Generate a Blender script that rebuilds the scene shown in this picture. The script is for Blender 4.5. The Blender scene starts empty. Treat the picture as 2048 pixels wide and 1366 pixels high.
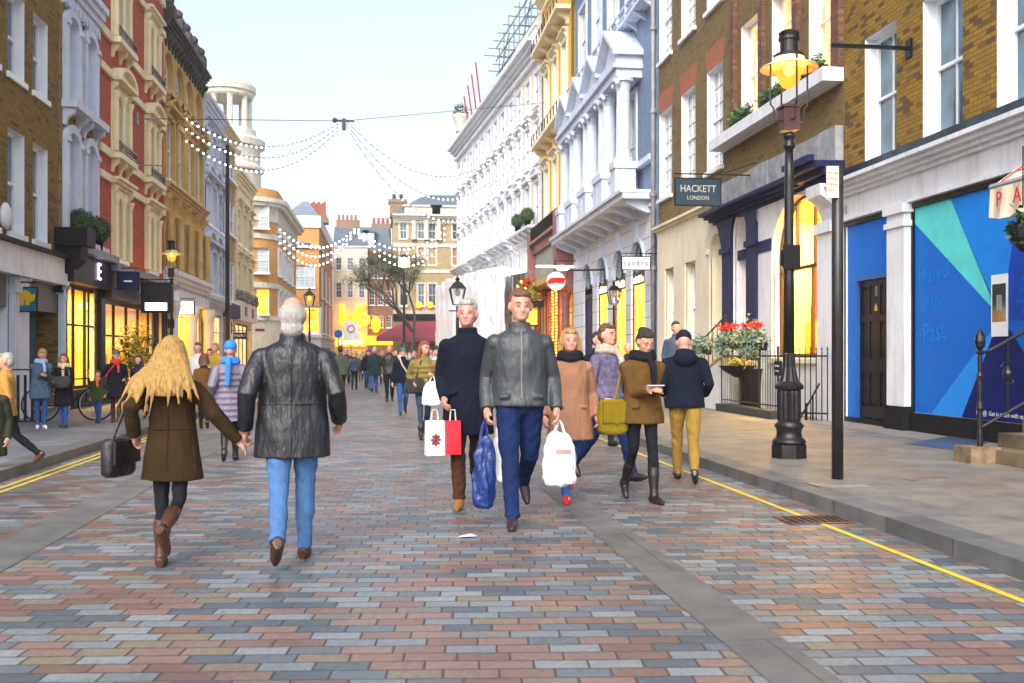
import bpy, math, random
from math import sin, cos, pi, radians, sqrt, atan2, hypot
from mathutils import Vector, Matrix, noise, kdtree
random.seed(7)
C = bpy.context.scene.collection
F, CX, HY, CH = 2000.0, 1024.0, 712.0, 1.42      # focal length in photo pixels, centre column, horizon row, camera height
PSI = math.atan(254/F); SP, CP = sin(PSI), cos(PSI)
PAVE = 0.12

def ground(px, py, z=0.0):
    Z = F*(CH-z)/(py-HY); X = (px-CX)/F*Z
    return (X*CP+Z*SP, -X*SP+Z*CP)
def at(px, Y):                                    # street X of a column at distance Y along the street
    t = (px-CX)/F
    return Y*(t*CP+SP)/(CP-t*SP)
def hgt(X, Y, py):
    return CH-(py-HY)*(X*SP+Y*CP)/F

# ------------------------------------------------------------------ mesh builder
class MB:
    def __init__(s): s.v=[]; s.f=[]; s.m=[]; s.cur=0
    def face(s, pts, m=None):
        n=len(s.v); s.v+= [tuple(p) for p in pts]; s.f.append(tuple(range(n,n+len(pts)))); s.m.append(s.cur if m is None else m)
    def box(s, x0,x1,y0,y1,z0,z1, m=None):
        if x0>x1: x0,x1=x1,x0
        if y0>y1: y0,y1=y1,y0
        if z0>z1: z0,z1=z1,z0
        n=len(s.v); s.v+=[(x0,y0,z0),(x1,y0,z0),(x1,y1,z0),(x0,y1,z0),(x0,y0,z1),(x1,y0,z1),(x1,y1,z1),(x0,y1,z1)]
        for q in ((0,3,2,1),(4,5,6,7),(0,1,5,4),(1,2,6,5),(2,3,7,6),(3,0,4,7)):
            s.f.append(tuple(n+i for i in q)); s.m.append(s.cur if m is None else m)
    def rings(s, rings, cap=True, m=None, closed=False):
        k=len(rings[0]); n=len(s.v)
        for r in rings: s.v+=[tuple(p) for p in r]
        mm=s.cur if m is None else m
        R=len(rings)
        for i in range(R if closed else R-1):
            a=n+i*k; b=n+((i+1)%R)*k
            for j in range(k):
                j2=(j+1)%k
                s.f.append((a+j,a+j2,b+j2,b+j)); s.m.append(mm)
        if cap and not closed:
            s.f.append(tuple(n+j for j in reversed(range(k)))); s.m.append(mm)
            s.f.append(tuple(n+(R-1)*k+j for j in range(k))); s.m.append(mm)
    def lathe(s, prof, c=(0,0,0), n=16, m=None, flute=0, cap=True):
        rs=[]
        for r,z in prof:
            rs.append([(c[0]+r*cos(2*pi*j/n)*(1-(flute if j%2 else 0)), c[1]+r*sin(2*pi*j/n)*(1-(flute if j%2 else 0)), c[2]+z) for j in range(n)])
        s.rings(rs, cap, m)
    def tube(s, pts, r, n=6, m=None, closed=False):
        pts=[Vector(p) for p in pts]; rs=[]
        N=len(pts)
        up=None
        for i,p in enumerate(pts):
            if closed: d=pts[(i+1)%N]-pts[i-1]
            else: d=(pts[min(i+1,N-1)]-pts[max(i-1,0)])
            d=d.normalized() if d.length>1e-9 else Vector((0,0,1))
            if up is None:
                up=Vector((0,0,1)) if abs(d.z)<.9 else Vector((1,0,0))
            a=d.cross(up)
            if a.length<1e-6: a=d.cross(Vector((0,1,0.1)))
            a.normalize(); b=a.cross(d); up=b
            rr=r[i] if isinstance(r,(list,tuple)) else r
            rs.append([p+a*rr*cos(2*pi*j/n)+b*rr*sin(2*pi*j/n) for j in range(n)])
        s.rings(rs, True, m, closed)
    def bar(s, a, b, w=.02, m=None): s.tube([a,b], w/1.2, 4, m)
    def prism(s, poly, axis, a, b, m=None):         # poly: 2-D points on the other two axes
        def P(p,t):
            return (t,p[0],p[1]) if axis=='x' else ((p[0],t,p[1]) if axis=='y' else (p[0],p[1],t))
        s.rings([[P(p,a) for p in poly],[P(p,b) for p in poly]], True, m)
    def sphere(s, c, r, n=10, k=6, m=None):
        if not isinstance(r,(tuple,list)): r=(r,r,r)
        rs=[]
        for i in range(k+1):
            t=-pi/2+pi*i/k; cr=max(cos(t),.02)
            rs.append([(c[0]+r[0]*cr*cos(2*pi*j/n), c[1]+r[1]*cr*sin(2*pi*j/n), c[2]+r[2]*sin(t)) for j in range(n)])
        s.rings(rs, True, m)
    def mesh(s, name, mats, smooth=False):
        me=bpy.data.meshes.new(name); me.from_pydata(s.v,[],s.f)
        if not isinstance(mats,(list,tuple)): mats=[mats]
        for m in mats: me.materials.append(m)
        if len(mats)>1: me.polygons.foreach_set('material_index', s.m)
        if smooth: me.polygons.foreach_set('use_smooth',[True]*len(me.polygons))
        me.validate(); me.update()
        return me
    def build(s, name, mats, parent=None, smooth=False, loc=None, rot=None):
        o=bpy.data.objects.new(name, s.mesh(name,mats,smooth)); C.objects.link(o)
        if parent: o.parent=parent
        if loc is not None: o.location=loc
        if rot is not None: o.rotation_euler=rot
        return o

def put(name, me, parent=None, loc=(0,0,0), rot=(0,0,0)):
    o=bpy.data.objects.new(name, me); C.objects.link(o)
    if parent: o.parent=parent
    o.location=loc; o.rotation_euler=rot
    return o
def tag(o, label=None, cat=None, group=None, kind=None):
    if label: o['label']=label
    if cat: o['category']=cat
    if group: o['group']=group
    if kind: o['kind']=kind
    return o
def thing(name, label, cat, loc=(0,0,0), rz=0, group=None):
    o=bpy.data.objects.new(name,None); C.objects.link(o)
    o.location=loc; o.rotation_euler=(0,0,rz); o.empty_display_size=.2
    return tag(o,label,cat,group)
def copy_tree(o, parent=None, label=None):
    c=o.copy(); C.objects.link(c); c.parent=parent
    for ch in [x for x in KIDS.get(o.name,[])]: copy_tree(ch,c)
    if label: c['label']=label
    return c
KIDS={}
def index_kids():
    KIDS.clear()
    for x in C.objects:
        if x.parent: KIDS.setdefault(x.parent.name,[]).append(x)

# ------------------------------------------------------------------ materials
def newmat(name):
    m=bpy.data.materials.new(name); m.use_nodes=True
    nt=m.node_tree; return m, nt, nt.nodes['Principled BSDF']
def N(nt, t, **kw):
    n=nt.nodes.new(t)
    for k,v in kw.items():
        if k in n.inputs.keys() if not hasattr(n,k) else False: n.inputs[k].default_value=v
        else: setattr(n,k,v)
    return n
def math_(nt, op, a, b=None, c=None):
    n=nt.nodes.new('ShaderNodeMath'); n.operation=op
    for i,x in enumerate((a,b,c)):
        if x is None: continue
        if isinstance(x,(int,float)): n.inputs[i].default_value=x
        else: nt.links.new(x,n.inputs[i])
    return n.outputs[0]
def rgb4(c): return (c[0],c[1],c[2],1)
def mixc(nt, fac, a, b, mode='MIX'):
    n=nt.nodes.new('ShaderNodeMix'); n.data_type='RGBA'; n.blend_type=mode
    for i,x in ((0,fac),(6,a),(7,b)):
        if isinstance(x,(int,float)): n.inputs[i].default_value=x
        elif isinstance(x,(tuple,list)): n.inputs[i].default_value=rgb4(x)
        else: nt.links.new(x,n.inputs[i])
    return n.outputs[2]
def noise_(nt, vec, scale, detail=4, rough=.6):
    n=nt.nodes.new('ShaderNodeTexNoise'); n.inputs['Scale'].default_value=scale; n.inputs['Detail'].default_value=detail
    n.inputs['Roughness'].default_value=rough
    if vec is not None: nt.links.new(vec,n.inputs['Vector'])
    return n.outputs['Fac']
def ramp(nt, fac, stops, interp='LINEAR'):
    n=nt.nodes.new('ShaderNodeValToRGB'); n.color_ramp.interpolation=interp
    while len(n.color_ramp.elements)<len(stops): n.color_ramp.elements.new(.5)
    for e,(p,c) in zip(n.color_ramp.elements,stops): e.position=p; e.color=rgb4(c)
    nt.links.new(fac,n.inputs[0]); return n.outputs[0]
def objco(nt): return nt.nodes.new('ShaderNodeTexCoord').outputs['Object']
def bump(nt, h, bs, strength=.3, dist=.01):
    n=nt.nodes.new('ShaderNodeBump'); n.inputs['Strength'].default_value=strength; n.inputs['Distance'].default_value=dist
    nt.links.new(h,n.inputs['Height']); nt.links.new(n.outputs[0],bs.inputs['Normal'])
def wallvec(nt):
    co=objco(nt); sx=nt.nodes.new('ShaderNodeSeparateXYZ'); nt.links.new(co,sx.inputs[0])
    cb=nt.nodes.new('ShaderNodeCombineXYZ'); nt.links.new(math_(nt,'ADD',sx.outputs[0],sx.outputs[1]),cb.inputs[0]); nt.links.new(sx.outputs[2],cb.inputs[1])
    return cb.outputs[0]
_mats={}
def paint(name, col, rough=.5, metal=0, var=.12, bumpy=.15, dirt=.0, scale=3, spec=None):
    if name in _mats: return _mats[name]
    m,nt,bs=newmat(name); co=objco(nt)
    f=noise_(nt,co,scale,5); d=tuple(x*(1-var*2) for x in col); l=tuple(min(1,x*(1+var)) for x in col)
    c=ramp(nt,f,[(.3,d),(.7,l)])
    if dirt:
        mp=nt.nodes.new('ShaderNodeMapping'); mp.inputs['Scale'].default_value=(3.0,3.0,.35); nt.links.new(co,mp.inputs[0])
        g=noise_(nt,mp.outputs[0],1.6,6,.7)
        gg=nt.nodes.new('ShaderNodeMapRange'); gg.inputs[1].default_value=.5; gg.inputs[2].default_value=.75; nt.links.new(g,gg.inputs[0])
        c=mixc(nt,math_(nt,'MULTIPLY',gg.outputs[0],dirt),c,tuple(x*.35 for x in col))
    nt.links.new(c,bs.inputs['Base Color']); bs.inputs['Roughness'].default_value=rough; bs.inputs['Metallic'].default_value=metal
    if spec is not None: bs.inputs['Specular IOR Level'].default_value=spec
    if bumpy: bump(nt,noise_(nt,co,scale*12,4),bs,bumpy,.01)
    _mats[name]=m; return m
def brick(name, a, b, c3, mortar, dirt=.5, dirtc=(.03,.02,.01), dk=.0):
    m,nt,bs=newmat(name); v=wallvec(nt)
    t=nt.nodes.new('ShaderNodeTexBrick'); nt.links.new(v,t.inputs['Vector'])
    t.inputs['Scale'].default_value=1; t.inputs['Brick Width'].default_value=.225; t.inputs['Row Height'].default_value=.078
    t.inputs['Mortar Size'].default_value=.008; t.inputs['Mortar Smooth'].default_value=.1; t.inputs['Bias'].default_value=0
    t.inputs['Color1'].default_value=(0,0,0,1); t.inputs['Color2'].default_value=(1,1,1,1); t.inputs['Mortar'].default_value=(.5,.5,.5,1)
    col=ramp(nt,t.outputs['Color'],[(0,a),(.45,b),(.8-dk,b),(1-dk,c3)])
    col=mixc(nt,t.outputs['Fac'],col,mortar)
    g=noise_(nt,v,.6,6,.7); mr=nt.nodes.new('ShaderNodeMapRange'); mr.inputs[1].default_value=.48; mr.inputs[2].default_value=.72; nt.links.new(g,mr.inputs[0])
    col=mixc(nt,math_(nt,'MULTIPLY',mr.outputs[0],dirt),col,dirtc)
    col=mixc(nt,math_(nt,'MULTIPLY',noise_(nt,v,9,3),.35),col,tuple(x*.6 for x in b))
    nt.links.new(col,bs.inputs['Base Color']); bs.inputs['Roughness'].default_value=.85
    bump(nt,math_(nt,'SUBTRACT',noise_(nt,v,40,3),math_(nt,'MULTIPLY',t.outputs['Fac'],1.5)),bs,.6,.008)
    return m
def emis(name, col, strength, var=None, scale=3.0):
    if name in _mats: return _mats[name]
    m,nt,bs=newmat(name); bs.inputs['Base Color'].default_value=rgb4(tuple(x*.3 for x in col)); bs.inputs['Roughness'].default_value=.2
    bs.inputs['Emission Strength'].default_value=strength; bs.inputs['Emission Color'].default_value=rgb4(col)
    if var:
        v=wallvec(nt)
        mp=nt.nodes.new('ShaderNodeMapping'); mp.inputs['Scale'].default_value=(1.6,.55,1); nt.links.new(v,mp.inputs[0])
        f=noise_(nt,mp.outputs[0],scale,3,.55)
        vo=nt.nodes.new('ShaderNodeTexVoronoi'); vo.distance='CHEBYCHEV'; vo.inputs['Scale'].default_value=scale*1.1; nt.links.new(mp.outputs[0],vo.inputs['Vector'])
        sp=nt.nodes.new('ShaderNodeSeparateColor'); nt.links.new(vo.outputs['Color'],sp.inputs[0])
        f=math_(nt,'ADD',math_(nt,'MULTIPLY',f,.6),math_(nt,'MULTIPLY',sp.outputs[0],.38))
        nt.links.new(ramp(nt,f,[(.3,var[0]),(.45,var[1]),(.6,col),(.75,var[2])]),bs.inputs['Emission Color'])
    _mats[name]=m; return m
def glass(name, col, rough=.06, var=None):
    m,nt,bs=newmat(name); v=wallvec(nt)
    f=noise_(nt,v,.8,2); d=var or tuple(x*.3 for x in col)
    nt.links.new(ramp(nt,f,[(.35,d),(.65,col)]),bs.inputs['Base Color'])
    bs.inputs['Roughness'].default_value=rough; bs.inputs['IOR'].default_value=1.5; bs.inputs['Specular IOR Level'].default_value=.9
    bump(nt,noise_(nt,v,1.3,2),bs,.15,.02)
    return m
def clearglass(name):
    m,nt,bs=newmat(name); out=nt.nodes['Material Output']
    tr=nt.nodes.new('ShaderNodeBsdfTransparent'); tr.inputs[0].default_value=(.93,.95,.94,1)
    gl=nt.nodes.new('ShaderNodeBsdfGlossy'); gl.inputs['Roughness'].default_value=.03
    fr=nt.nodes.new('ShaderNodeFresnel'); fr.inputs[0].default_value=1.5
    mx=nt.nodes.new('ShaderNodeMixShader'); nt.links.new(fr.outputs[0],mx.inputs[0]); nt.links.new(tr.outputs[0],mx.inputs[1]); nt.links.new(gl.outputs[0],mx.inputs[2])
    nt.links.new(mx.outputs[0],out.inputs['Surface']); return m

M={}
M['brick_olive']=brick('olive stock brick',(.17,.098,.006),(.24,.145,.008),(.07,.042,.008),(.12,.08,.02),.35,dk=.05)
M['brick_buff']=brick('buff stock brick',(.22,.13,.03),(.30,.19,.05),(.07,.045,.015),(.25,.18,.08),.5,dk=.1)
M['brick_red']=brick('red brick',(.38,.045,.018),(.48,.075,.032),(.24,.03,.018),(.40,.14,.09),.15,(.2,.04,.02))
M['brick_gold']=brick('gold stock brick',(.34,.20,.008),(.27,.155,.010),(.08,.05,.015),(.10,.065,.02),.25,dk=.12)
M['brick_brown']=brick('brown stock brick',(.16,.10,.03),(.20,.135,.04),(.075,.042,.02),(.16,.12,.06),.25)
M['brick_orange']=brick('orange brick',(0.558,0.243,0.054),(0.630,0.306,0.081),(0.450,0.198,0.054),(0.540,0.324,0.144),.1,(0.270,0.135,0.045))
M['brick_tan']=brick('tan brick',(0.405,0.297,0.144),(0.450,0.342,0.162),(0.252,0.180,0.090),(0.405,0.342,0.225),.2)
M['brick_dull']=brick('dull brick',(.25,.15,.09),(.3,.18,.1),(.16,.1,.07),(.3,.22,.15),.2)
M['white']=paint('white stucco',(.72,.74,.78),.6,var=.06,dirt=.5,scale=1.5)
M['bluewhite']=paint('cool white stucco',(.58,.65,.78),.6,var=.06,dirt=.5,scale=1.5)
M['cream']=paint('cream stucco',(.80,.71,.46),.6,var=.06,dirt=.4,scale=1.5)
M['palecream']=paint('pale cream stucco',(.76,.70,.54),.6,var=.06,dirt=.4,scale=1.5)
M['ochre']=paint('ochre stone',(.50,.31,.06),.75,var=.12,dirt=.5,scale=2)
M['ochre_trim']=paint('ochre trim stone',(.55,.38,.13),.75,var=.12,dirt=.6,scale=2)
M['yellow']=paint('yellow stucco',(.72,.43,.05),.7,var=.06,dirt=.2)
M['slateblue']=paint('slate blue stucco',(.16,.23,.34),.7,var=.1,dirt=.3)
M['lead']=paint('weathered lead',(.20,.25,.30),.55,metal=.0,var=.2,dirt=.3,scale=4)
M['darkstone']=paint('dark soot stone',(.07,.065,.06),.8,var=.3,dirt=.4)
M['graystone']=paint('grey stone',(.30,.31,.33),.8,var=.2,dirt=.5,scale=4)
M['stone']=paint('pale stone',(.60,.58,.50),.8,var=.1,dirt=.4,scale=3)
M['slate']=paint('slate roof',(.12,.15,.19),.5,var=.25,scale=6)
M['sash']=paint('white sash paint',(.80,.82,.84),.35,var=.02,bumpy=0)
M['reveal']=paint('white reveal paint',(.76,.80,.85),.5,var=.03,dirt=.1)
M['black']=paint('black satin paint',(.008,.008,.009),.35,var=.2,bumpy=.1,spec=.3)
M['blackmatt']=paint('black matt paint',(.010,.010,.012),.6,var=.2,spec=.2)
M['charcoal']=paint('charcoal shopfront paint',(.018,.020,.026),.5,var=.2,spec=.25)
M['greyblind']=paint('grey shutter paint',(.10,.11,.12),.5,var=.1)
M['navy']=paint('navy satin paint',(.012,.018,.075),.55,var=.1,spec=.2)
M['burgundy']=paint('burgundy paint',(.22,.03,.05),.4,var=.1)
M['burgundy_dim']=paint('faded burgundy paint',(.28,.10,.10),.5,var=.15)
M['greygreen']=paint('grey green sign board',(.28,.32,.29),.6,var=.1)
M['iron']=paint('cast iron',(.018,.017,.017),.28,metal=.3,var=.3,bumpy=.3,scale=8)
M['steel']=paint('galvanised steel',(.35,.36,.38),.4,metal=.8)
M['pipe']=paint('grey drainpipe',(.25,.24,.27),.4,var=.15)
M['terracotta']=paint('terracotta',(.33,.11,.07),.8)
M['redlintel']=brick('red rubbed brick',(.34,.095,.045),(.38,.12,.055),(.30,.08,.04),(.34,.15,.09),.2)
M['glass']=glass('window glass',(.10,.15,.18))
M['glassblue']=glass('blue window glass',(.08,.20,.30))
M['glasspale']=glass('pale window with blinds',(.55,.60,.62),.15,(.30,.36,.40))
M['glassorange']=glass('window with orange blinds',(.55,.22,.06),.2,(.4,.16,.05))
M['glassdark']=glass('dark window glass',(.02,.03,.035))
M['clear']=clearglass('shop glass')
M['lit']=emis('lit warm shop window',(1,.52,.03),2.6,((.55,.16,.0),(1,.40,.01),(1,.75,.25)),2.2)
M['litsoft']=emis('lit warm house window',(1,.62,.25),1.1,((.5,.25,.08),(.9,.5,.18),(1,.8,.5)),2.5)
M['litwhite']=emis('lit white sign',(1,.98,.95),3.0)
M['bulbwhite']=emis('white string bulb',(1,.98,.96),5)
M['bulbwarm']=emis('warm bulb',(1,.55,.08),22)
M['bulbamber']=emis('amber fairy bulb',(1,.45,.03),8)
M['redglow']=emis('red light',(1,.03,.02),7)
M['cable']=paint('dark cable',(.04,.04,.045),.6)

# ------------------------------------------------------------------ building kit
class Bld:
    """a building: local x runs along the front, local y goes inwards, the front face is y = 0"""
    def __init__(s, name, label, O, ang, W, cat='building', group=None):
        s.O=Vector((O[0],O[1])); s.ang=ang; s.W=W
        s.D=Vector((cos(ang),sin(ang))); s.n=Vector((-sin(ang),cos(ang)))
        s.root=thing(name,label,cat,(O[0],O[1],0),ang,group)
    def u(s, px, y=0):
        t=(px-CX)/F; d=Vector((t*CP+SP, CP-t*SP))      # ray direction per unit depth
        P=s.O+s.n*y
        # P + u*D = k*d
        det=s.D.x*(-d.y)+s.D.y*d.x
        return (-P.x*(-d.y)-P.y*d.x)/det
    def z(s, px, py, y=0):
        u=s.u(px,y); p=s.O+s.n*y+s.D*u
        return CH-(py-HY)*(p.x*SP+p.y*CP)/F
    def w(s, u, y=0, z=0):
        p=s.O+s.D*u+s.n*y
        return (p.x,p.y,z)
    def part(s, name, mb, mats, smooth=False, parent=None): return mb.build(name,mats,parent or s.root,smooth)

def wall(mb, u0,u1,z0,z1, ops, rev=.18, m=0, mr=1, y=0.0):
    """front wall at y with rectangular or arched openings (u0,u1,z0,z1,arch)"""
    us=sorted({u0,u1,*[o[0] for o in ops],*[o[1] for o in ops]}); zs=sorted({z0,z1,*[o[2] for o in ops],*[o[3] for o in ops]})
    us=[a for a in us if u0-1e-6<=a<=u1+1e-6]; zs=[a for a in zs if z0-1e-6<=a<=z1+1e-6]
    for i in range(len(us)-1):
        k=None
        for j in range(len(zs)-1):
            cu=(us[i]+us[i+1])/2; cz=(zs[j]+zs[j+1])/2
            if us[i+1]-us[i]<1e-6 or zs[j+1]-zs[j]<1e-6: continue
            if any(o[0]<cu<o[1] and o[2]<cz<o[3] for o in ops): continue
            mb.face([(us[i],y,zs[j]),(us[i+1],y,zs[j]),(us[i+1],y,zs[j+1]),(us[i],y,zs[j+1])],m)
    for o in ops:
        a,b,c,d=o[:4]; arch=o[4] if len(o)>4 else 0; rv=o[5] if len(o)>5 else rev
        if not arch:
            mb.face([(a,y,c),(a,y,d),(a,y+rv,d),(a,y+rv,c)],mr); mb.face([(b,y,d),(b,y,c),(b,y+rv,c),(b,y+rv,d)],mr)
            mb.face([(a,y,d),(b,y,d),(b,y+rv,d),(a,y+rv,d)],mr); mb.face([(b,y,c),(a,y,c),(a,y+rv,c),(b,y+rv,c)],mr)
        else:
            r=(b-a)/2*arch; cu=(a+b)/2; zc=d-r; n=12
            pts=[(cu+(b-a)/2*cos(pi*k/n), zc+r*sin(pi*k/n)) for k in range(n+1)]
            for k in range(n):
                p,q=pts[k],pts[k+1]
                mb.face([(p[0],y,p[1]),(p[0],y,d),(q[0],y,d),(q[0],y,q[1])],m)
                mb.face([(p[0],y,p[1]),(q[0],y,q[1]),(q[0],y+rv,q[1]),(p[0],y+rv,p[1])],mr)
            mb.face([(a,y,c),(a,y,zc),(a,y+rv,zc),(a,y+rv,c)],mr); mb.face([(b,y,zc),(b,y,c),(b,y+rv,c),(b,y+rv,zc)],mr)
            mb.face([(b,y,c),(a,y,c),(a,y+rv,c),(b,y+rv,c)],mr)

def shell(b, H, ops, mw, mr, depth=9, rev=.18, z0=0, roofm=None, name='wall', y=0.0):
    mb=MB(); W=b.W
    wall(mb,0,W,z0,H,ops,rev,0,1,y)
    mb.face([(0,y,z0),(0,y,H),(0,depth,H),(0,depth,z0)],0); mb.face([(W,y,H),(W,y,z0),(W,depth,z0),(W,depth,H)],0)
    mb.face([(0,depth,z0),(0,depth,H),(W,depth,H),(W,depth,z0)],0)
    o=mb.build(name,[mw,mr],b.root)
    r=MB(); r.box(-.0,W,y+.05,depth-.01,H-.12,H-.02); r.build('roof',roofm or M['lead'],b.root)
    return o
_wc={}
def window(parent, u0,u1,z0,z1, y=.18, glassm=None, fr=None, nx=2, ny=1, sash=True, arch=0, sill=.0, sillm=None, name='window', ft=.055, y0=0.0):
    """sash window: frame with glazing bars, child panes and sill"""
    w=u1-u0; h=z1-z0; fr=fr or M['sash']; glassm=glassm or M['glass']
    key=(round(w,2),round(h,2),nx,ny,sash,arch,ft,fr.name,glassm.name)
    if key not in _wc:
        mb=MB(); g=MB(); hh=h-(w/2*arch if arch else 0)
        t=ft
        def strip(a,b,c,d,y1=-.03,y2=.03): mb.box(a,b,y1,y2,c,d)
        strip(-w/2,-w/2+t,0,hh); strip(w/2-t,w/2,0,hh); strip(-w/2+t,w/2-t,0,t)
        if arch:
            n=12; R=w/2; r2=w/2*arch
            o=[(R*cos(pi*k/n),hh+r2*sin(pi*k/n)) for k in range(n+1)]; i_=[((R-t)*cos(pi*k/n),hh+(r2-t)*sin(pi*k/n)) for k in range(n+1)]
            for k in range(n):
                for yy in (-.03,):
                    mb.face([(o[k][0],yy,o[k][1]),(o[k+1][0],yy,o[k+1][1]),(i_[k+1][0],yy,i_[k+1][1]),(i_[k][0],yy,i_[k][1])])
                mb.face([(i_[k][0],-.03,i_[k][1]),(i_[k+1][0],-.03,i_[k+1][1]),(i_[k+1][0],.03,i_[k+1][1]),(i_[k][0],.03,i_[k][1])])
            strip(-w/2+t,w/2-t,hh-t/2,hh+t/2)
            g.face([(-R,.02,0),(R,.02,0),(R,.02,hh)]+[(p[0],.02,p[1]) for p in o[1:-1]]+[(-R,.02,hh)])
            for k in range(1,nx): strip(-w/2+w*k/nx-.012,-w/2+w*k/nx+.012,hh+t/2,hh+r2*sin(math.acos(max(-1,min(1,-1+2*k/nx))))-t*.5,-.015,.02)
        else:
            strip(-w/2+t,w/2-t,h-t,h)
            g.face([(-w/2,.02,0),(w/2,.02,0),(w/2,.02,h),(-w/2,.02,h)])
        if sash: strip(-w/2+t,w/2-t,hh*.5-.025,hh*.5+.03,-.045,.02)
        for k in range(1,nx): strip(-w/2+w*k/nx-.011,-w/2+w*k/nx+.011,t,hh-t/2,-.012,.02)
        for half in ((0,.5),(.5,1)) if sash else ((0,1),):
            for k in range(1,ny):
                zz=hh*(half[0]+(half[1]-half[0])*k/ny); strip(-w/2+t,w/2-t,zz-.011,zz+.011,-.010,.018)
        _wc[key]=(mb.mesh('window',fr),g.mesh('pane',glassm))
    a,g=_wc[key]
    o=put(name,a,parent,((u0+u1)/2,y+y0,z0)); put('pane',g,o)
    if sill:
        sk=('sill',round(w,2),sill,(sillm or fr).name)
        if sk not in _wc:
            mb=MB(); mb.box(-w/2-.08,w/2+.08,-.18-sill,.0,-.12,-.001); _wc[sk]=mb.mesh('sill',sillm or fr)
        put('sill',_wc[sk],o)
    return o
def course(mb, u0,u1,z,h=.18,p=.08,m=None,y=0):
    mb.box(u0,u1,y-p,y+.05,z,z+h,m)
def cornice(mb, u0,u1,z,h=.6,p=.5,m=None,y=0,steps=4):
    for k in range(steps):
        a=z+h*k/steps; mb.box(u0-(.0 if k==0 else .02*k),u1+.02*k,y-p*((k+1)/steps)**1.2,y+.06,a,a+h/steps-.0,m)
def dentils(mb,u0,u1,z,h,p,w=.12,gap=.14,m=None,y=0):
    n=max(1,int((u1-u0)/(w+gap)))
    st=(u1-u0)/n
    for i in range(n): mb.box(u0+st*(i+.5)-w/2,u0+st*(i+.5)+w/2,y-p,y+.02,z,z+h,m)
def bracket(mb,u,z,w=.14,h=.35,p=.3,m=None,y=0):
    mb.prism([(y+.02,z),(y-p,z),(y-p*.95,z-h*.3),(y-p*.35,z-h*.6),(y-p*.2,z-h),(y+.02,z-h)],'x',u-w/2,u+w/2,m)
def pediment(mb,u0,u1,z,h=.4,p=.3,m=None,y=0,seg=False):
    mb.box(u0,u1,y-p,y+.03,z,z+.10,m)
    c=(u0+u1)/2
    if seg:
        n=10; pts=[(c+(u1-u0)/2*cos(pi*k/n),z+.101+h*sin(pi*k/n)) for k in range(n+1)]
        inn=[(c+(u1-u0)/2*.82*cos(pi*k/n),z+.101+h*.75*sin(pi*k/n)) for k in range(n+1)]
        for k in range(n):
            mb.rings([[(pts[k][0],y-p,pts[k][1]),(pts[k+1][0],y-p,pts[k+1][1]),(inn[k+1][0],y-p,inn[k+1][1]),(inn[k][0],y-p,inn[k][1])],
                      [(pts[k][0],y+.03,pts[k][1]),(pts[k+1][0],y+.03,pts[k+1][1]),(inn[k+1][0],y+.03,inn[k+1][1]),(inn[k][0],y+.03,inn[k][1])]],True,m)
        mb.prism([(q[0],q[1]) for q in inn],'y',y-p*.5,y+.02,m)
    else:
        t=.10
        mb.prism([(u0,z+.101),(u0+.02,z+.1+t),(c,z+h+t),(c,z+h)],'y',y-p,y+.03,m)
        mb.prism([(u1,z+.101),(c,z+h),(c,z+h+t),(u1-.02,z+.1+t)],'y',y-p,y+.03,m)
        mb.prism([(u0+.06,z+.102),(u1-.06,z+.102),(c,z+h)],'y',y-p*.55,y+.02,m)
def surround(mb,u0,u1,z0,z1,t=.16,p=.07,m=None,y=0,top=True):
    mb.box(u0-t,u0-.001,y-p,y+.01,z0,z1+(t if top else 0),m); mb.box(u1+.001,u1+t,y-p,y+.01,z0,z1+(t if top else 0),m)
    if top: mb.box(u0-.0005,u1+.0005,y-p,y+.01,z1+.001,z1+t,m)
def quoins(mb,u,z0,z1,w=.5,p=.05,h=.34,m=None,y=0,side=1):
    z=z0;k=0
    while z<z1-h:
        ww=w if k%2 else w*.65
        mb.box(u,u+ww*side,y-p,y+.01,z,z+h-.03,m); z+=h;k+=1
def baluster_rail(mb,u0,u1,z,h=.7,y=-.3,step=.22,m=None,r=.05):
    mb.box(u0,u1,y-.09,y+.09,z,z+.12,m); mb.box(u0,u1,y-.1,y+.1,z+h-.12,z+h,m)
    n=max(2,int((u1-u0)/step))
    for i in range(n):
        mb.lathe([(r*.6,.12),(r,.12+h*.2),(r*.5,h*.6),(r*.7,h-.12)],(u0+(u1-u0)*(i+.5)/n,y,z),6,m,cap=False)
def iron_rail(mb,u0,u1,z,h=.5,y=-.35,step=.14,m=None,r=.012,ends=True):
    mb.box(u0,u1,y-.015,y+.015,z+h-.03,z+h,m); mb.box(u0,u1,y-.015,y+.015,z+.06,z+.09,m)
    n=max(2,int((u1-u0)/step))
    for i in range(n+1):
        u=u0+(u1-u0)*i/n; mb.tube([(u,y,z),(u,y,z+h+.03)],r,4,m)
def text_obj(name, s, size, mat, parent, loc, rot=(pi/2,0,0), ext=.008, align='CENTER', sx=1.0):
    cu=bpy.data.curves.new(name,'FONT'); cu.body=s; cu.size=size; cu.extrude=ext; cu.align_x=align; cu.align_y='CENTER'; cu.resolution_u=3
    t=bpy.data.objects.new(name,cu); C.objects.link(t)
    dg=bpy.context.evaluated_depsgraph_get(); dg.update()
    me=bpy.data.meshes.new_from_object(t.evaluated_get(dg)); bpy.data.objects.remove(t); bpy.data.curves.remove(cu)
    me.materials.clear(); me.materials.append(mat)
    o=put(name,me,parent,loc,rot); o.scale=(sx,1,1); return o
XL, XR = -7.7, 9.1
def ywall(px, X):
    t=(px-CX)/F; return X*(CP-t*SP)/(SP+t*CP)
def lbld(name,label,px0,px1,**k):
    y0=ywall(px0,XL) if px0>0 else px0*-1; y1=ywall(px1,XL)
    return Bld(name,label,(XL,y0),pi/2,y1-y0,**k)
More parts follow.
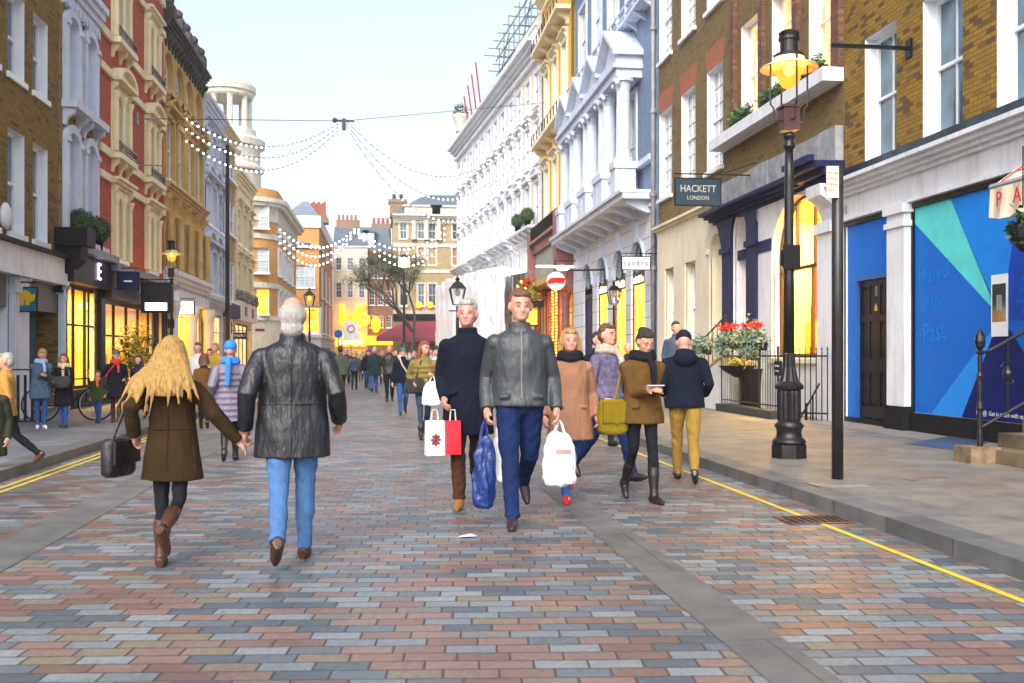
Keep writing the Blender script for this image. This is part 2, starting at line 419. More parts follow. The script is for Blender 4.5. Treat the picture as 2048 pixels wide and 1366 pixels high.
def rbld(name,label,px0,px1,X=XR,**k):            # px0 far (left) .. px1 near
    y0=ywall(px0,X); y1=ywall(px1,X) if px1<2100 else 9.0
    return Bld(name,label,(X,y0),-pi/2,y0-y1,**k)

def classic(b, H, floors, mw, mr, trim, base_ops=(), depth=9, crn=None, z0=0, roofm=None):
    """floors: dicts with z0,z1,bays[(u0,u1)] and styling"""
    ops=[(*o,) for o in base_ops]
    for f in floors:
        for (a,c) in f['bays']: ops.append((a,c,f['z0'],f['z1'],f.get('arch',0),f.get('rev',.18)))
    shell(b,H,ops,mw,mr,depth,z0=z0,roofm=roofm)
    for f in floors:
        for i,(a,c) in enumerate(f['bays']):
            g=f.get('glass','glass'); g=g[i%len(g)] if isinstance(g,(list,tuple)) else g
            window(b.root,a,c,f['z0'],f['z1'],f.get('rev',.18),M[g],None,f.get('nx',2),f.get('ny',1),f.get('sash',True),f.get('arch',0),
                   f.get('sill',.08),f.get('sillm'),ft=f.get('ft',.06))
            tr=MB()
            if f.get('sur'): surround(tr,a,c,f['z0'],f['z1'],f['sur'],.07,top=not f.get('arch'))
            if f.get('hood')=='tri': pediment(tr,a-.3,c+.3,f['z1']+.28,.42,.3)
            if f.get('hood')=='seg': pediment(tr,a-.32,c+.32,f['z1']+.28,.42,.32,seg=True)
            if f.get('hood')=='flat': cornice(tr,a-.3,c+.3,f['z1']+.26,.25,.3,steps=3)
            if f.get('hood'):
                bracket(tr,a-.18,f['z1']+.27,.12,.4,.2); bracket(tr,c+.18,f['z1']+.27,.12,.4,.2)
            if f.get('ledge'):
                tr.box(a-.35,c+.35,-.30,-.002,f['z0']-.22,f['z0']-.06)
                for q in (a-.15,(a+c)/2,c+.15): bracket(tr,q,f['z0']-.221,.13,.38,.22)
            if f.get('rail'): 
                rb=MB(); iron_rail(rb,a-.3,c+.3,f['z0']-.06,.3,-.26); rb.build('balcony_rail',M['iron'],b.root)
            if tr.v: b.part('window_surround',tr,trim)
        if 'course' in f: tr=MB(); course(tr,0.003,b.W-.003,f['course'],f.get('ch',.2),.09); b.part('string_course',tr,trim)
    if crn:
        tr=MB(); z,h,p=crn; cornice(tr,0.0,b.W,z,h,p); dentils(tr,.05,b.W-.05,z-.2,.2,p*.35,.14,.2)
        b.part('cornice',tr,trim)
    return b

def bays(b, pxs, y=0):          # pixel pairs -> (u0,u1)
    r=[]
    for p,q in pxs:
        a,c=b.u(p,y),b.u(q,y); r.append((min(a,c),max(a,c)))
    return r
def even(W,n,w,off=0,margin=None):
    st=W/n; return [(st*(i+.5)-w/2+off, st*(i+.5)+w/2+off) for i in range(n)]

def room(b,u0,u1,z0,z1,d,wallm,power,col,name='shop_interior',y0=.25,shelves=True,seed=1):
    """a furnished lit room behind a shop window"""
    mb=MB(); rnd=random.Random(seed)
    mb.face([(u0,d,z0),(u1,d,z0),(u1,d,z1),(u0,d,z1)],0); mb.face([(u0,y0,z0),(u0,d,z0),(u0,d,z1),(u0,y0,z1)],0)
    mb.face([(u1,d,z0),(u1,y0,z0),(u1,y0,z1),(u1,d,z1)],0); mb.face([(u0,y0,z1),(u0,d,z1),(u1,d,z1),(u1,y0,z1)],0)
    mb.face([(u0,y0,z0),(u1,y0,z0),(u1,d,z0),(u0,d,z0)],1)
    if shelves:
        for k in range(3):
            zz=z0+.7+k*.65
            if zz>z1-.3: break
            mb.box(u0+.05,u1-.05,d-.35,d-.01,zz,zz+.04,1)
            u=u0+.15
            while u<u1-.3:
                w=rnd.uniform(.1,.3); mb.box(u,u+w,d-.32,d-.05,zz+.041,zz+.04+rnd.uniform(.12,.42),2+rnd.randint(0,2)); u+=w+rnd.uniform(.04,.25)
        w=(u1-u0)
        mb.box(u0+w*.25,u0+w*.75,y0+1.0,y0+1.5,z0+.001,z0+.9,1)
        for k in range(4): mb.box(u0+w*(.27+.11*k),u0+w*(.34+.11*k),y0+1.1,y0+1.35,z0+.901,z0+1.0+rnd.uniform(.1,.35),2+k%3)
    o=mb.build(name,[wallm,M['ochre_trim'],M['burgundy'],M['palecream'],M['navy']],b.root)
    l=bpy.data.lights.new('shop_lamp','AREA'); l.shape='RECTANGLE'; l.size=(u1-u0)*.8; l.size_y=max(.5,(d-y0)*.7); l.energy=power; l.color=col
    lo=bpy.data.objects.new('shop_lamp',l); C.objects.link(lo); lo.parent=b.root; lo.location=((u0+u1)/2,(y0+d)/2,z1-.06)
    return o
def glazing(b,u0,u1,z0,z1,nx,ny,y=.1,fm=None,gm=None,t=.06,name='shop_window',bot=0):
    mb=MB(); fm=fm or M['charcoal']
    mb.box(u0,u0+t,y-.04,y+.04,z0,z1); mb.box(u1-t,u1,y-.04,y+.04,z0,z1); mb.box(u0+t,u1-t,y-.04,y+.04,z1-t,z1); mb.box(u0+t,u1-t,y-.04,y+.04,z0,z0+max(t,bot))
    for k in range(1,nx): u=u0+(u1-u0)*k/nx; mb.box(u-.025,u+.025,y-.035,y+.035,z0+t,z1-t)
    if ny:
        for q in (ny if isinstance(ny,(list,tuple)) else [z0+(z1-z0)*k/ny for k in range(1,ny)]): mb.box(u0+t,u1-t,y-.03,y+.03,q-.025,q+.025)
    f=mb.build(name,fm,b.root)
    g=MB(); g.face([(u0+t,y+.01,z0+t),(u1-t,y+.01,z0+t),(u1-t,y+.01,z1-t),(u0+t,y+.01,z1-t)]); g.build('pane',gm or M['clear'],f)
    return f
def hanging_sign(name,label,cat,px0,px1,py0,py1,X,Yoff,mat,proj_from,letters=None,lm=None,side=1,size=.2,glyph=None,thick=.05):
    """board hung at right angles to the wall (faces along the street)"""
    Y=Yoff; x0=at(px0,Y); x1=at(px1,Y); xc=(x0+x1)/2; zt=hgt(xc,Y,py0); zb=hgt(xc,Y,py1)
    r=thing(name,label,cat,(xc,Y,zb)); w=x1-x0; h=zt-zb
    mb=MB(); mb.box(-w/2,w/2,-thick/2,thick/2,0,h); mb.build('board',mat,r)
    mb=MB(); e=.025
    for a in ((-w/2-e,-w/2,0-e,h+e),(w/2,w/2+e,-e,h+e)): mb.box(a[0],a[1],-thick/2-.01,thick/2+.01,a[2],a[3])
    mb.box(-w/2,w/2,-thick/2-.01,thick/2+.01,-e,-.0005); mb.box(-w/2,w/2,-thick/2-.01,thick/2+.01,h+.0005,h+e); mb.build('edge_frame',M['blackmatt'],r)
    mb=MB(); wx=proj_from-xc; o=-1 if wx>0 else 1
    mb.tube([(wx,0,h+.12),(o*w/2*1.05,0,h+.12)],.018,6)
    for q in (-w*.35,w*.35): mb.tube([(q,0,h+.12),(q,0,h+.02)],.008,5)
    mb.tube([(wx,0,h+.55),(wx,0,h-.05)],.025,6)
    mb.tube([(wx,0,h+.45),(wx*.75,0,h+.32),(wx*.45,0,h+.16)],.012,5)
    mb.build('bracket',M['iron'],r)
    if letters:
        for i,(s,dz,sz,sx) in enumerate(letters): text_obj('lettering',s,sz,lm or M['sash'],r,(0,-thick/2-.004,h/2+dz),sx=sx,ext=.002)
    return r,w,h

# =====================================================  LEFT SIDE
def left_side():
    # ---- near olive brick house over white fascia
    b=lbld('brick_house','olive brown brick house with sash windows above a white fascia, nearest on the left',-13,117)
    hi=bays(b,[(8,38),(55,84)]); lo=bays(b,[(16,48),(66,95)])
    wd=.95; hi=[((a+c)/2-wd/2,(a+c)/2+wd/2) for a,c in hi]; lo=[((a+c)/2-wd/2,(a+c)/2+wd/2) for a,c in lo]
    hi=[(lo[0][0],lo[0][1]),(lo[1][0],lo[1][1])]; 
    d=lo[1][0]-lo[0][0]; ex=[(lo[0][0]-d*k,lo[0][1]-d*k) for k in (1,2)]; allb=ex+lo
    zl0,zl1=b.z(80,483),b.z(80,292); zh0,zh1=b.z(70,184),b.z(70,26)
    fz1=b.z(70,499); fz0=b.z(70,553)
    u1,u2=b.u(122),b.u(143); p1,p2=b.u(17),b.u(45)
    uo=[(p2+.05,b.u(122)-.05,PAVE+.1,fz0-.02,0,.62),(p1-3.0,p1-.05,PAVE+.1,fz0-.02,0,.62)]
    H=b.z(70,-260)
    b.W-=.02
    fl=[dict(z0=zl0,z1=zl1,bays=allb,nx=1,ny=1,glass=['glassblue'],sill=.1,rev=.22,ft=.07),dict(z0=zh0,z1=zh1,bays=allb,nx=1,glass=['glassblue'],sill=.1,rev=.22,ft=.07)]
    classic(b,H,fl,M['brick_olive'],M['reveal'],M['stone'],base_ops=uo)
    m=MB(); W=b.W
    m.box(2,W-.01,-.22,-.002,fz0,fz1-.08,0); m.box(1.9,W,-.36,-.002,fz1-.079,fz1,1); m.box(2,W-.01,-.26,-.002,fz0-.1,fz0-.001,0)
    m.build('fascia',[M['white'],M['blackmatt']],b.root)
    for a,c in ((p1,p2),(b.u(120),W-.02)):
        m=MB(); m.box(a,c,-.14,-.003,PAVE+.5,fz0-.11); m.box(a-.03,c+.03,-.18,-.003,PAVE,PAVE+.499); m.box(a-.03,c+.03,-.2,-.003,fz0-.45,fz0-.3)
        for q in (a+.08,c-.08): bracket(m,q,fz0-.101,.1,.2,.22)
        m.build('pilaster',M['bluewhite'],b.root)
    for (a,c) in ((p2+.05,b.u(122)-.05),(p1-3,p1-.05)):
        m=MB(); m.box(a,c,.02,.06,fz0-.75,fz0-.03); m.build('shutter_box',M['greyblind'],b.root)
        m=MB(); y=.5; w=c-a
        m.box(a,a+w*.45,y,y+.05,PAVE+.1,fz0-.75); m.box(a+w*.45,c,y-.0,y+.04,PAVE+.1,PAVE+.75); m.box(a+w*.45,a+w*.48,y-.03,y+.03,PAVE+.1,fz0-.75); m.box(c-.05,c,y-.03,y+.03,PAVE+.751,fz0-.75)
        m.box(a+w*.48,c-.051,y-.03,y+.03,2.6,2.66)
        m.build('shopfront',M['charcoal'],b.root)
        m=MB(); m.face([(a,.6,PAVE),(c,.6,PAVE),(c,.6,fz0),(a,.6,fz0)]); m.build('back_panel',M['charcoal'],b.root)
        g=MB(); g.face([(a+w*.48,y,PAVE+.75),(c,y,PAVE+.75),(c,y,fz0-.7),(a+w*.48,y,fz0-.7)]); g.build('pane',M['glassblue'],b.root)
        m=MB(); m.tube([(a+w*.47,.3,PAVE),(a+w*.47,.3,fz0-.7)],.07,10); m.lathe([(.07,0),(.13,.1),(.13,.16),(.07,.2)],(a+w*.47,.3,fz0-.95),10); m.build('iron_column',M['charcoal'],b.root,True)
    # alarm box
    m=MB(); ua=b.u(6); za=b.z(6,432); m.sphere((ua,-.05,za),(.22,.1,.28),14,8); m.build('alarm_box',M['white'],b.root,True)
    # teal hanging sign
    Y=ywall(60,XL)+.2
    r,w,h=hanging_sign('hanging_sign','small teal sign with a yellow emblem hanging in front of the white shop pilaster','sign',18,73,576,622,0,Y-1.2,paint('teal sign paint',(.005,.11,.20),.4),XL)
    yl=emis('yellow emblem with own glow',(.9,.5,.02),.12)  # emblem is no lamp, a faint glow is added to its yellow
    m=MB()
    for k,(x,z,s) in enumerate(((-.14,.0,.1),(-.02,.0,.1),(.1,.0,.09))): m.prism([(x-s*.5,z-.1),(x+s*.5,z-.1),(x+s*.5,z+.06),(x,z+.1),(x-s*.5,z+.06)],'y',-.034,-.027)
    m.prism([(.0+.18*cos(t*pi/6),.12+.10*sin(t*pi/6)) for t in range(12)],'y',-.0345,-.0275); m.prism([(.12,.1),(.26,.14),(.24,.0),(.16,-.04)],'y',-.035,-.028)
    m.build('emblem',yl,r,loc=(0,0,h/2-.02))
    # ---- narrow brick house with arched windows
    b=lbld('arched_window_house','narrow brown brick house with white arched window surrounds and a heavy white cornice',117,196)
    W=b.W; zt=b.z(150,60,0)
    cs=bays(b,[(126,146),(163,184)]); c1=(cs[0][0]+cs[0][1])/2; c2=(cs[1][0]+cs[1][1])/2
    bw=.82; bb=[(W*.27-bw/2,W*.27+bw/2),(W*.73-bw/2,W*.73+bw/2)]
    z1a,z1b=b.z(142,472),b.z(142,268); z2a,z2b=b.z(134,198),b.z(134,30)
    H=b.z(170,6)+.3; H=max(H,z2b+1.0)
    sz0=b.z(150,570); sz1=b.z(150,506)
    fl=[dict(z0=z1a,z1=z1b,bays=bb,arch=.6,nx=2,rev=.16,glass='glasspale',sill=0),dict(z0=z2a,z1=z2b,bays=bb,arch=.6,nx=2,rev=.16,glass='glasspale',sill=0)]
    uo=[(.35,W-.35,PAVE+.45,sz0-.02,0,.12)]
    classic(b,H,fl,M['brick_buff'],M['bluewhite'],M['bluewhite'],base_ops=uo)
    m=MB()
    for (za,zb) in ((z1a,z1b),(z2a,z2b)):
        for a,c in bb:
            m=MB(); t=.20; r=(c-a)/2*.6
            m.box(a-t,a-.001,-.12,0,za-.1,zb-r); m.box(c+.001,c+t,-.12,0,za-.1,zb-r)
            n=10; cu=(a+c)/2
            for k in range(n):
                q=[]
                for kk in (k,k+1):
                    an=pi*kk/n; q.append(((cu+((c-a)/2+t)*cos(an)),zb-r+(r+t)*sin(an),cu+(c-a)/2*cos(an),zb-r+r*sin(an)))
                A,B=q
                m.rings([[(A[0],y,A[1]),(B[0],y,B[1]),(B[2],y,B[3]),(A[2],y,A[3])] for y in (-.12,.0)],True)
            m.box(a-t-.06,c+t+.06,-.36,-.002,za-.28,za-.1)
            for qq in (a-t+.1,c+t-.1): bracket(m,qq,za-.281,.16,.4,.28)
            m.box(a-t-.04,a-.0,-.16,-.12,zb-r-.05,zb-r+.08); m.box(c,c+t+.04,-.16,-.12,zb-r-.05,zb-r+.08)
            m.build('window_surround',M['bluewhite'],b.root)
    m=MB(); cornice(m,0,W,H-.75,.7,.28); dentils(m,.1,W-.1,H-.95,.2,.12)
    m.build('cornice',M['bluewhite'],b.root)
    shopfront_dark(b,.3,W-.1,sz0,sz1,'lit',lit_to=1.0,pw=2.2)
    m=MB(); m.box(-.35,.35,-.75,-.01,sz1+.02,sz1+.45); bracket(m,0,sz1+.02,.5,1.1,.6); m.build('console_bracket',M['blackmatt'],b.root)
    text_obj('lettering','E',.62,emis('violet white sign glow',(.8,.6,1),5),b.root,(W*.62,-.38,(sz0+sz1)/2-.02))
    for uu in (.9,W-1.0):
        bush_pot(('small round topiary bush in a pot at the left end of the black cornice' if uu<1 else 'small round topiary bush in a pot further along the black cornice'),b.w(uu,-.25,sz1+.14+.0),.34,'topiary_bush','topiaries on the black shop cornice',.16)
    # ---- red brick
    b=lbld('red_brick_building','red brick building with cream stone window bays and pediments on the left',196,327)
    W=b.W; p=bays(b,[(222,252),(290,318)])
    bw=1.3; bb=[(W*.27-bw/2,W*.27+bw/2),(W*.76-bw/2,W*.76+bw/2)]
    rows=[(b.z(238,520),b.z(238,398)),(b.z(238,312),b.z(238,195)),(b.z(238,88),b.z(238,-30))]
    H=rows[2][1]+2.2
    sz1=b.z(238,548); sz0=b.z(238,604)
    fl=[dict(z0=rows[0][0],z1=rows[0][1],bays=bb,nx=2,glass='glasspale',sur=.22,hood='flat',rev=.16,sill=.1,sash=False),
        dict(z0=rows[1][0],z1=rows[1][1],bays=bb,nx=2,glass='glasspale',sur=.26,hood='seg',ledge=True,rail=True,rev=.16,course=rows[1][0]-.25,ch=.22),
        dict(z0=rows[2][0],z1=rows[2][1],bays=bb,nx=2,glass='glasspale',sur=.26,hood='flat',ledge=True,rail=True,rev=.16,course=rows[2][0]-.25,ch=.22)]
    classic(b,H,fl,M['brick_red'],M['cream'],M['cream'],base_ops=[(.3,W-.3,PAVE+.45,sz0-.02,0,.12)],crn=(H-.7,.7,.32))
    m=MB()
    for (za,zb) in rows:
        for a,c in bb:
            m.box((a+c)/2-.09,(a+c)/2+.09,-.0,.25,za,zb)
            for q in (a-.12,(a+c)/2,c+.12): m.lathe([(.09,0),(.075,.1),(.07,zb-za-.25),(.12,zb-za-.05),(.12,zb-za)],(q,-.12,za),8,cap=False)
        course(m,0.004,W-.004,zb+.3,.2,.09)
    m.build('pilasters',M['cream'],b.root)
    shopfront_dark(b,.3,W-.3,sz0,sz1,'lit',lit_to=.95,cols=5)
    text_obj('lettering','LOUNGE',.32,M['sash'],b.root,(W*.45,-.38,(sz0+sz1)/2))
    for i,(pxs,pys,lt) in enumerate((((236,277),(545,578),None),((284,341),(567,624),'glow'))):
        Y=ywall(pxs[0]-34,XL)
        r,w,h=hanging_sign('hanging_sign',('dark blurred sign board projecting from the red brick building' if not lt else 'dark sign board with a glowing white lower edge beside the lit lantern'),'sign',pxs[0],pxs[1],pys[0],pys[1],0,Y,M['navy'] if not lt else M['charcoal'],XL)
        m=MB(); m.box(-w*(.2 if not lt else .38),w*(.2 if not lt else .38),-.04,-.028,(.42 if not lt else .06)*h,(.52 if not lt else .32)*h); m.build('sign_strip',M['sash'] if not lt else M['litwhite'],r)
    # brackets holding the wire
    # ---- ochre palazzo
    b=lbld('ochre_palazzo','ochre stone building with an arcaded top floor and dark bracketed cornice',327,406)
    W=b.W; n=4; bb=even(W,n,1.5)
    r1=(b.z(365,585),b.z(365,447)); r2=(b.z(365,383),b.z(365,268)); r3=(b.z(365,222),b.z(365,142))
    H=b.z(400,165); 
    sz1=b.z(385,580); sz0=b.z(385,606)
    r1=(sz1+.5,r1[1])
    H=r3[1]+1.0
    fl=[dict(z0=r1[0],z1=r1[1],bays=bb,nx=2,glass='glassdark',sur=.2,rev=.12,sash=False,sill=.12),
        dict(z0=r2[0],z1=r2[1],bays=even(W,n,1.2),nx=2,glass='glassdark',sur=.2,hood='tri',rev=.12,course=r2[0]-.5,ch=.35),
        dict(z0=r3[0],z1=r3[1],bays=even(W,n,1.5),arch=1,nx=2,glass='glassdark',sur=.0,rev=.25,ledge=True,course=r3[0]-.3,ch=.2)]
    classic(b,H,fl,M['ochre'],M['ochre_trim'],M['ochre_trim'],base_ops=[(.5,W-.5,PAVE+.4,sz0-.05,0,.3)])
    m=MB(); cornice(m,0,W,H-.5,.5,.36,steps=5)
    for k in range(14): bracket(m,W*(k+.5)/14,H-.501,.16,.45,.26)
    for k in range(5):
        u=W*(k+.5)/5; m.box(u-.25,u+.25,-.25,.2,H,H+.6); m.sphere((u,-.02,H+.8),.2,8,6)
    m.build('cornice',M['darkstone'],b.root)
    for k in range(2):
        m=MB(); u=W*(.45+.35*k); m.box(u-.5,u+.5,.6,1.6,H,H+1.7); m.box(u-.6,u+.6,.5,1.7,H+1.7,H+1.9); ch=m.build('chimney',M['graystone'] if k else M['darkstone'],b.root)
        for q in (-.25,.25): m=MB(); m.lathe([(.14,0),(.11,.5)],(u+q,1.1,H+1.9),8); m.build('chimney_pot',M['darkstone'],ch)
    m=MB(); cornice(m,0,W,r2[0]-.55,.4,.3)
    for k in range(n+1):
        u=min(max(W*k/n,.2),W-.2)
        m.lathe([(.16,0),(.13,.2),(.12,r1[1]-r1[0]-.4),(.2,r1[1]-r1[0])],(u,-.2,r1[0]),8); bracket(m,u,r2[0]-.56,.22,.5,.25)
    m.build('colonnade',M['ochre_trim'],b.root)
    m=MB(); cornice(m,0,W,sz0+.25,sz1-sz0+.1,.5); m.box(0,W,-.25,-.003,sz0-.15,sz0+.249)
    for u in (.25,W*.5,W-.25):
        m.lathe([(.28,0),(.24,.2),(.22,.4),(.2,sz0-.9),(.3,sz0-.55),(.3,sz0-.3)],(u,-.25,PAVE),12)
    m.build('shopfront',M['white'],b.root)
    glazing(b,.55,W-.55,PAVE+.42,sz0-.08,4,[2.9],y=.12,gm=M['lit'],fm=M['sash'])
    Y=ywall(368,XL)-2
    r,w,h=hanging_sign('illuminated_sign','glowing blank white box sign on the white shopfront beyond the lit lantern','sign',358,388,604,628,0,Y,M['litwhite'],XL,thick=.16)
    # ---- white house, brown house, cream ornate
    b=lbld('white_townhouse','cool white stuccoed townhouse with quoins and deep cornices beyond the ochre building',406,446)
    W=b.W; H=b.z(440,236)
    rr=[(b.z(425,600),b.z(425,505)),(b.z(425,455),b.z(425,375)),(b.z(425,340),b.z(425,275))]
    fl=[dict(z0=a,z1=c,bays=even(W,3,1.1),nx=2,glass='glasspale',sur=.22,hood=h_,rev=.1,course=a-.35,ch=.25) for (a,c),h_ in zip(rr,('seg','tri','flat'))]
    fl[0]['z0']+=.3
    classic(b,H,fl,M['bluewhite'],M['bluewhite'],M['bluewhite'],base_ops=[(.4,W-.4,PAVE+.3,3.3,0,.3)],crn=(H-.7,.7,.32))
    m=MB(); quoins(m,0.01,4.2,H-1,p=.07); quoins(m,W-.01,4.2,H-1,side=-1,p=.07); cornice(m,0,W,3.5,.5,.4); m.build('quoins',M['bluewhite'],b.root)
    glazing(b,.45,W-.45,PAVE+.32,3.25,3,[2.5],y=.12,gm=M['litsoft'],fm=M['cream'])
    b=lbld('brown_brick_house','narrow brown brick house squeezed between white and cream fronts',446,469,)
    W=b.W; H=b.z(455,262)
    rr=[(b.z(457,610),b.z(457,520)),(b.z(457,475),b.z(457,400)),(b.z(457,365),b.z(457,320))]
    classic(b,H,[dict(z0=a+.2,z1=c,bays=even(W,3,1.1),nx=2,glass='glass',sill=.1,rev=.1) for a,c in rr],M['brick_tan'],M['sash'],M['cream'],base_ops=[(.4,W-.4,PAVE+.3,3.3,0,.3)],crn=(H-.4,.4,.35))
    m=MB(); m.box(.0,W,-.3,-.002,3.35,4.0); m.build('fascia',M['navy'],b.root)
    glazing(b,.45,W-.45,PAVE+.32,3.25,3,[2.5],y=.28,gm=M['litsoft'],fm=M['navy'])
    b=lbld('cream_ornate_house','cream stucco house with a swelling dome-like crown at the end of the left row',469,504,)
    W=b.W; H=b.z(490,372)
    rr=[(b.z(487,600),b.z(487,530)),(b.z(487,500),b.z(487,430)),(b.z(487,418),b.z(487,385))]
    classic(b,H+.6,[dict(z0=a+.1,z1=c,bays=even(W,3,1.2),nx=2,glass='glasspale',sur=.22,hood='flat',rev=.1) for a,c in rr[:2]],M['cream'],M['cream'],M['cream'],base_ops=[(.4,W-.4,PAVE+.3,3.2,0,.3)],crn=(H-.3,.6,.35))
    m=MB(); quoins(m,.02,4.6,H,w=.8,p=.1); quoins(m,W-.02,4.6,H,w=.8,p=.1,side=-1); m.build('quoins',M['cream'],b.root)
    m=MB()
    pr=[(2.0,0),(2.3,.3),(2.5,.5),(1.8,.8),(1.7,1.5),(2.1,1.8),(1.5,2.2),(.7,2.7),(.1,3.0)]
    m.lathe(pr,(W-2.0,2.4,H+.3),16); m.build('crown',M['cream'],b.root,True)
    m=MB(); m.box(0,W,-.3,-.002,3.3,4.3); m.build('fascia',M['palecream'],b.root)
    m=MB()
    for u in (W*.3,W*.7): m.box(u-.35,u+.35,-.34,-.301,3.55,4.05)
    m.build('sign_squares',M['burgundy'],b.root)
    rnd=random.Random(3); m=MB()
    for k in range(160):
        u=rnd.uniform(0,W); m.sphere((u,-.25+rnd.uniform(-.15,.1),4.45+rnd.uniform(-.12,.35)),rnd.uniform(.05,.14),5,4)
    m.build('grey_foliage',paint('grey foliage',(.25,.26,.22),.9),b.root)
    glazing(b,.45,W-.45,PAVE+.32,3.15,4,[2.4],y=.28,gm=M['litsoft'],fm=M['charcoal'])
    Y=ywall(480,XL)-3
    hanging_sign('hanging_sign','navy sign with white capitals under a white strip light, in front of the cream house','sign',468,492,666,677,0,Y,M['navy'],XL,[('FIREFLY',0,.2,.9)],M['sash'])
    m=MB(); x=at(520,Y+6); zc=hgt(x,Y+6,660); r=thing('round_sign','round white sign projecting from the last shop of the left row','sign',(x,Y+6,zc)); m.lathe([(.42,-.05),(.42,.05)],(0,0,0),20); o=m.build('disc',M['white'],r); o.rotation_euler=(pi/2,0,0)
    m=MB(); m.tube([(-.4,0,0),(XL-x,0,0)],.02,5); m.build('bracket',M['iron'],r)
    m=MB(); m.box(-.25,.25,-.062,-.053,-.07,.07); m.build('emblem',M['burgundy'],r)

def shopfront_dark(b,u0,u1,z0,z1,gm,lit_to=1,cols=3,pw=1):
    m=MB(); m.box(0,b.W,-.35,-.003,z0,z1-.08,0); m.box(-.05,b.W+.05,-.55,-.003,z1-.079,z1+.1,1)
    m.build('fascia',[M['charcoal'],M['lead']],b.root)
    m=MB(); m.box(0.003,b.W-.003,-.1,-.004,PAVE,PAVE+.449)
    m.box(0,u0,-.12,-.003,PAVE+.45,z0-.001); m.box(u1,b.W,-.12,-.003,PAVE+.45,z0-.001)
    for k in range(4): m.box(u0+(u1-u0)*(k+.12)/4,u0+(u1-u0)*(k+.88)/4,-.13,-.101,PAVE+.12,PAVE+.38)
    m.build('stall_riser',M['charcoal'],b.root)
    ul=u0+(u1-u0)*lit_to
    room(b,u0+.02,ul,PAVE+.45,z0-.03,2.6,M['wallgold'],pw*150*(ul-u0)/3,(1,.60,.12),seed=int(b.W*100))
    glazing(b,u0+.02,ul,PAVE+.46,z0-.02,max(2,int(cols*lit_to+.5)),[z0-1.0],y=.05,t=.09)
    if lit_to<.9:
        m=MB(); m.box(ul+.05,u1-.02,.3,.36,PAVE+.46,z0-.03); m.box(ul,ul+.05,-.05,.4,PAVE+.46,z0-.03); m.build('door',M['blackmatt'],b.root)
M['wallgold']=paint('warm interior wall',(.85,.62,.22),.8,var=.15,scale=1.2,bumpy=0)

# foliage
def leafmat(name,a,b_):
    m,nt,bs=newmat(name); oi=nt.nodes.new('ShaderNodeTexCoord'); 
    f=noise_(nt,oi.outputs['Object'],9,3); nt.links.new(ramp(nt,f,[(.3,a),(.7,b_)]),bs.inputs['Base Color']); bs.inputs['Roughness'].default_value=.6
    return m
M['leaf']=leafmat('dark box leaf',(.015,.04,.012),(.05,.11,.025)); M['leafgreen']=leafmat('fresh leaf',(.03,.09,.02),(.10,.20,.05))
M['leafsilver']=leafmat('silvery leaf',(.08,.14,.08),(.30,.38,.28)); M['leafyellow']=leafmat('yellow green leaf',(.18,.17,.01),(.42,.36,.03))
M['petalred']=leafmat('red petal',(.40,.01,.01),(.75,.04,.03)); M['bark']=paint('bark',(.07,.05,.035),.9,var=.3)
M['leaftree']=leafmat('dull winter leaf',(.05,.075,.03),(.13,.16,.08))
def leaves(mb,c,r,n,size,rnd,m=0,hollow=.6):
    for k in range(n):
        d=Vector((rnd.gauss(0,1),rnd.gauss(0,1),rnd.gauss(0,1))).normalized(); q=rnd.uniform(hollow,1.05)
        p=Vector((c[0]+d.x*r[0]*q,c[1]+d.y*r[1]*q,c[2]+d.z*r[2]*q))
        a=Vector((rnd.gauss(0,1),rnd.gauss(0,1),rnd.gauss(0,.6))).normalized(); b_=a.cross(d+Vector((.01,0,.3))).normalized()
        s=size*rnd.uniform(.6,1.4)
        mb.face([p-a*s,p-b_*s*.45,p+a*s,p+b_*s*.45],m)
def bush_pot(label,loc,r,name,group,pot):
    t=thing(name,label,'plant',loc,0,group); rnd=random.Random(hash(label)%1000 if False else len(label))
    m=MB(); m.lathe([(pot*.8,0),(pot,pot*1.6),(pot*1.1,pot*1.6),(pot*1.1,pot*1.9)],(0,0,0),12); m.build('pot',M['blackmatt'],t,True)
    m=MB(); m.sphere((0,0,pot*1.7+r*.9),r*.85,10,7); leaves(m,(0,0,pot*1.7+r*.9),(r,r,r),900,.045,rnd,hollow=.8); m.build('foliage',M['leaf'],t)
    return t
M['wallpale']=paint('pale interior wall',(.9,.74,.34),.8,var=.05,bumpy=0)
M['dimletter']=paint('dull white lettering',(.38,.42,.45),.6,bumpy=0)
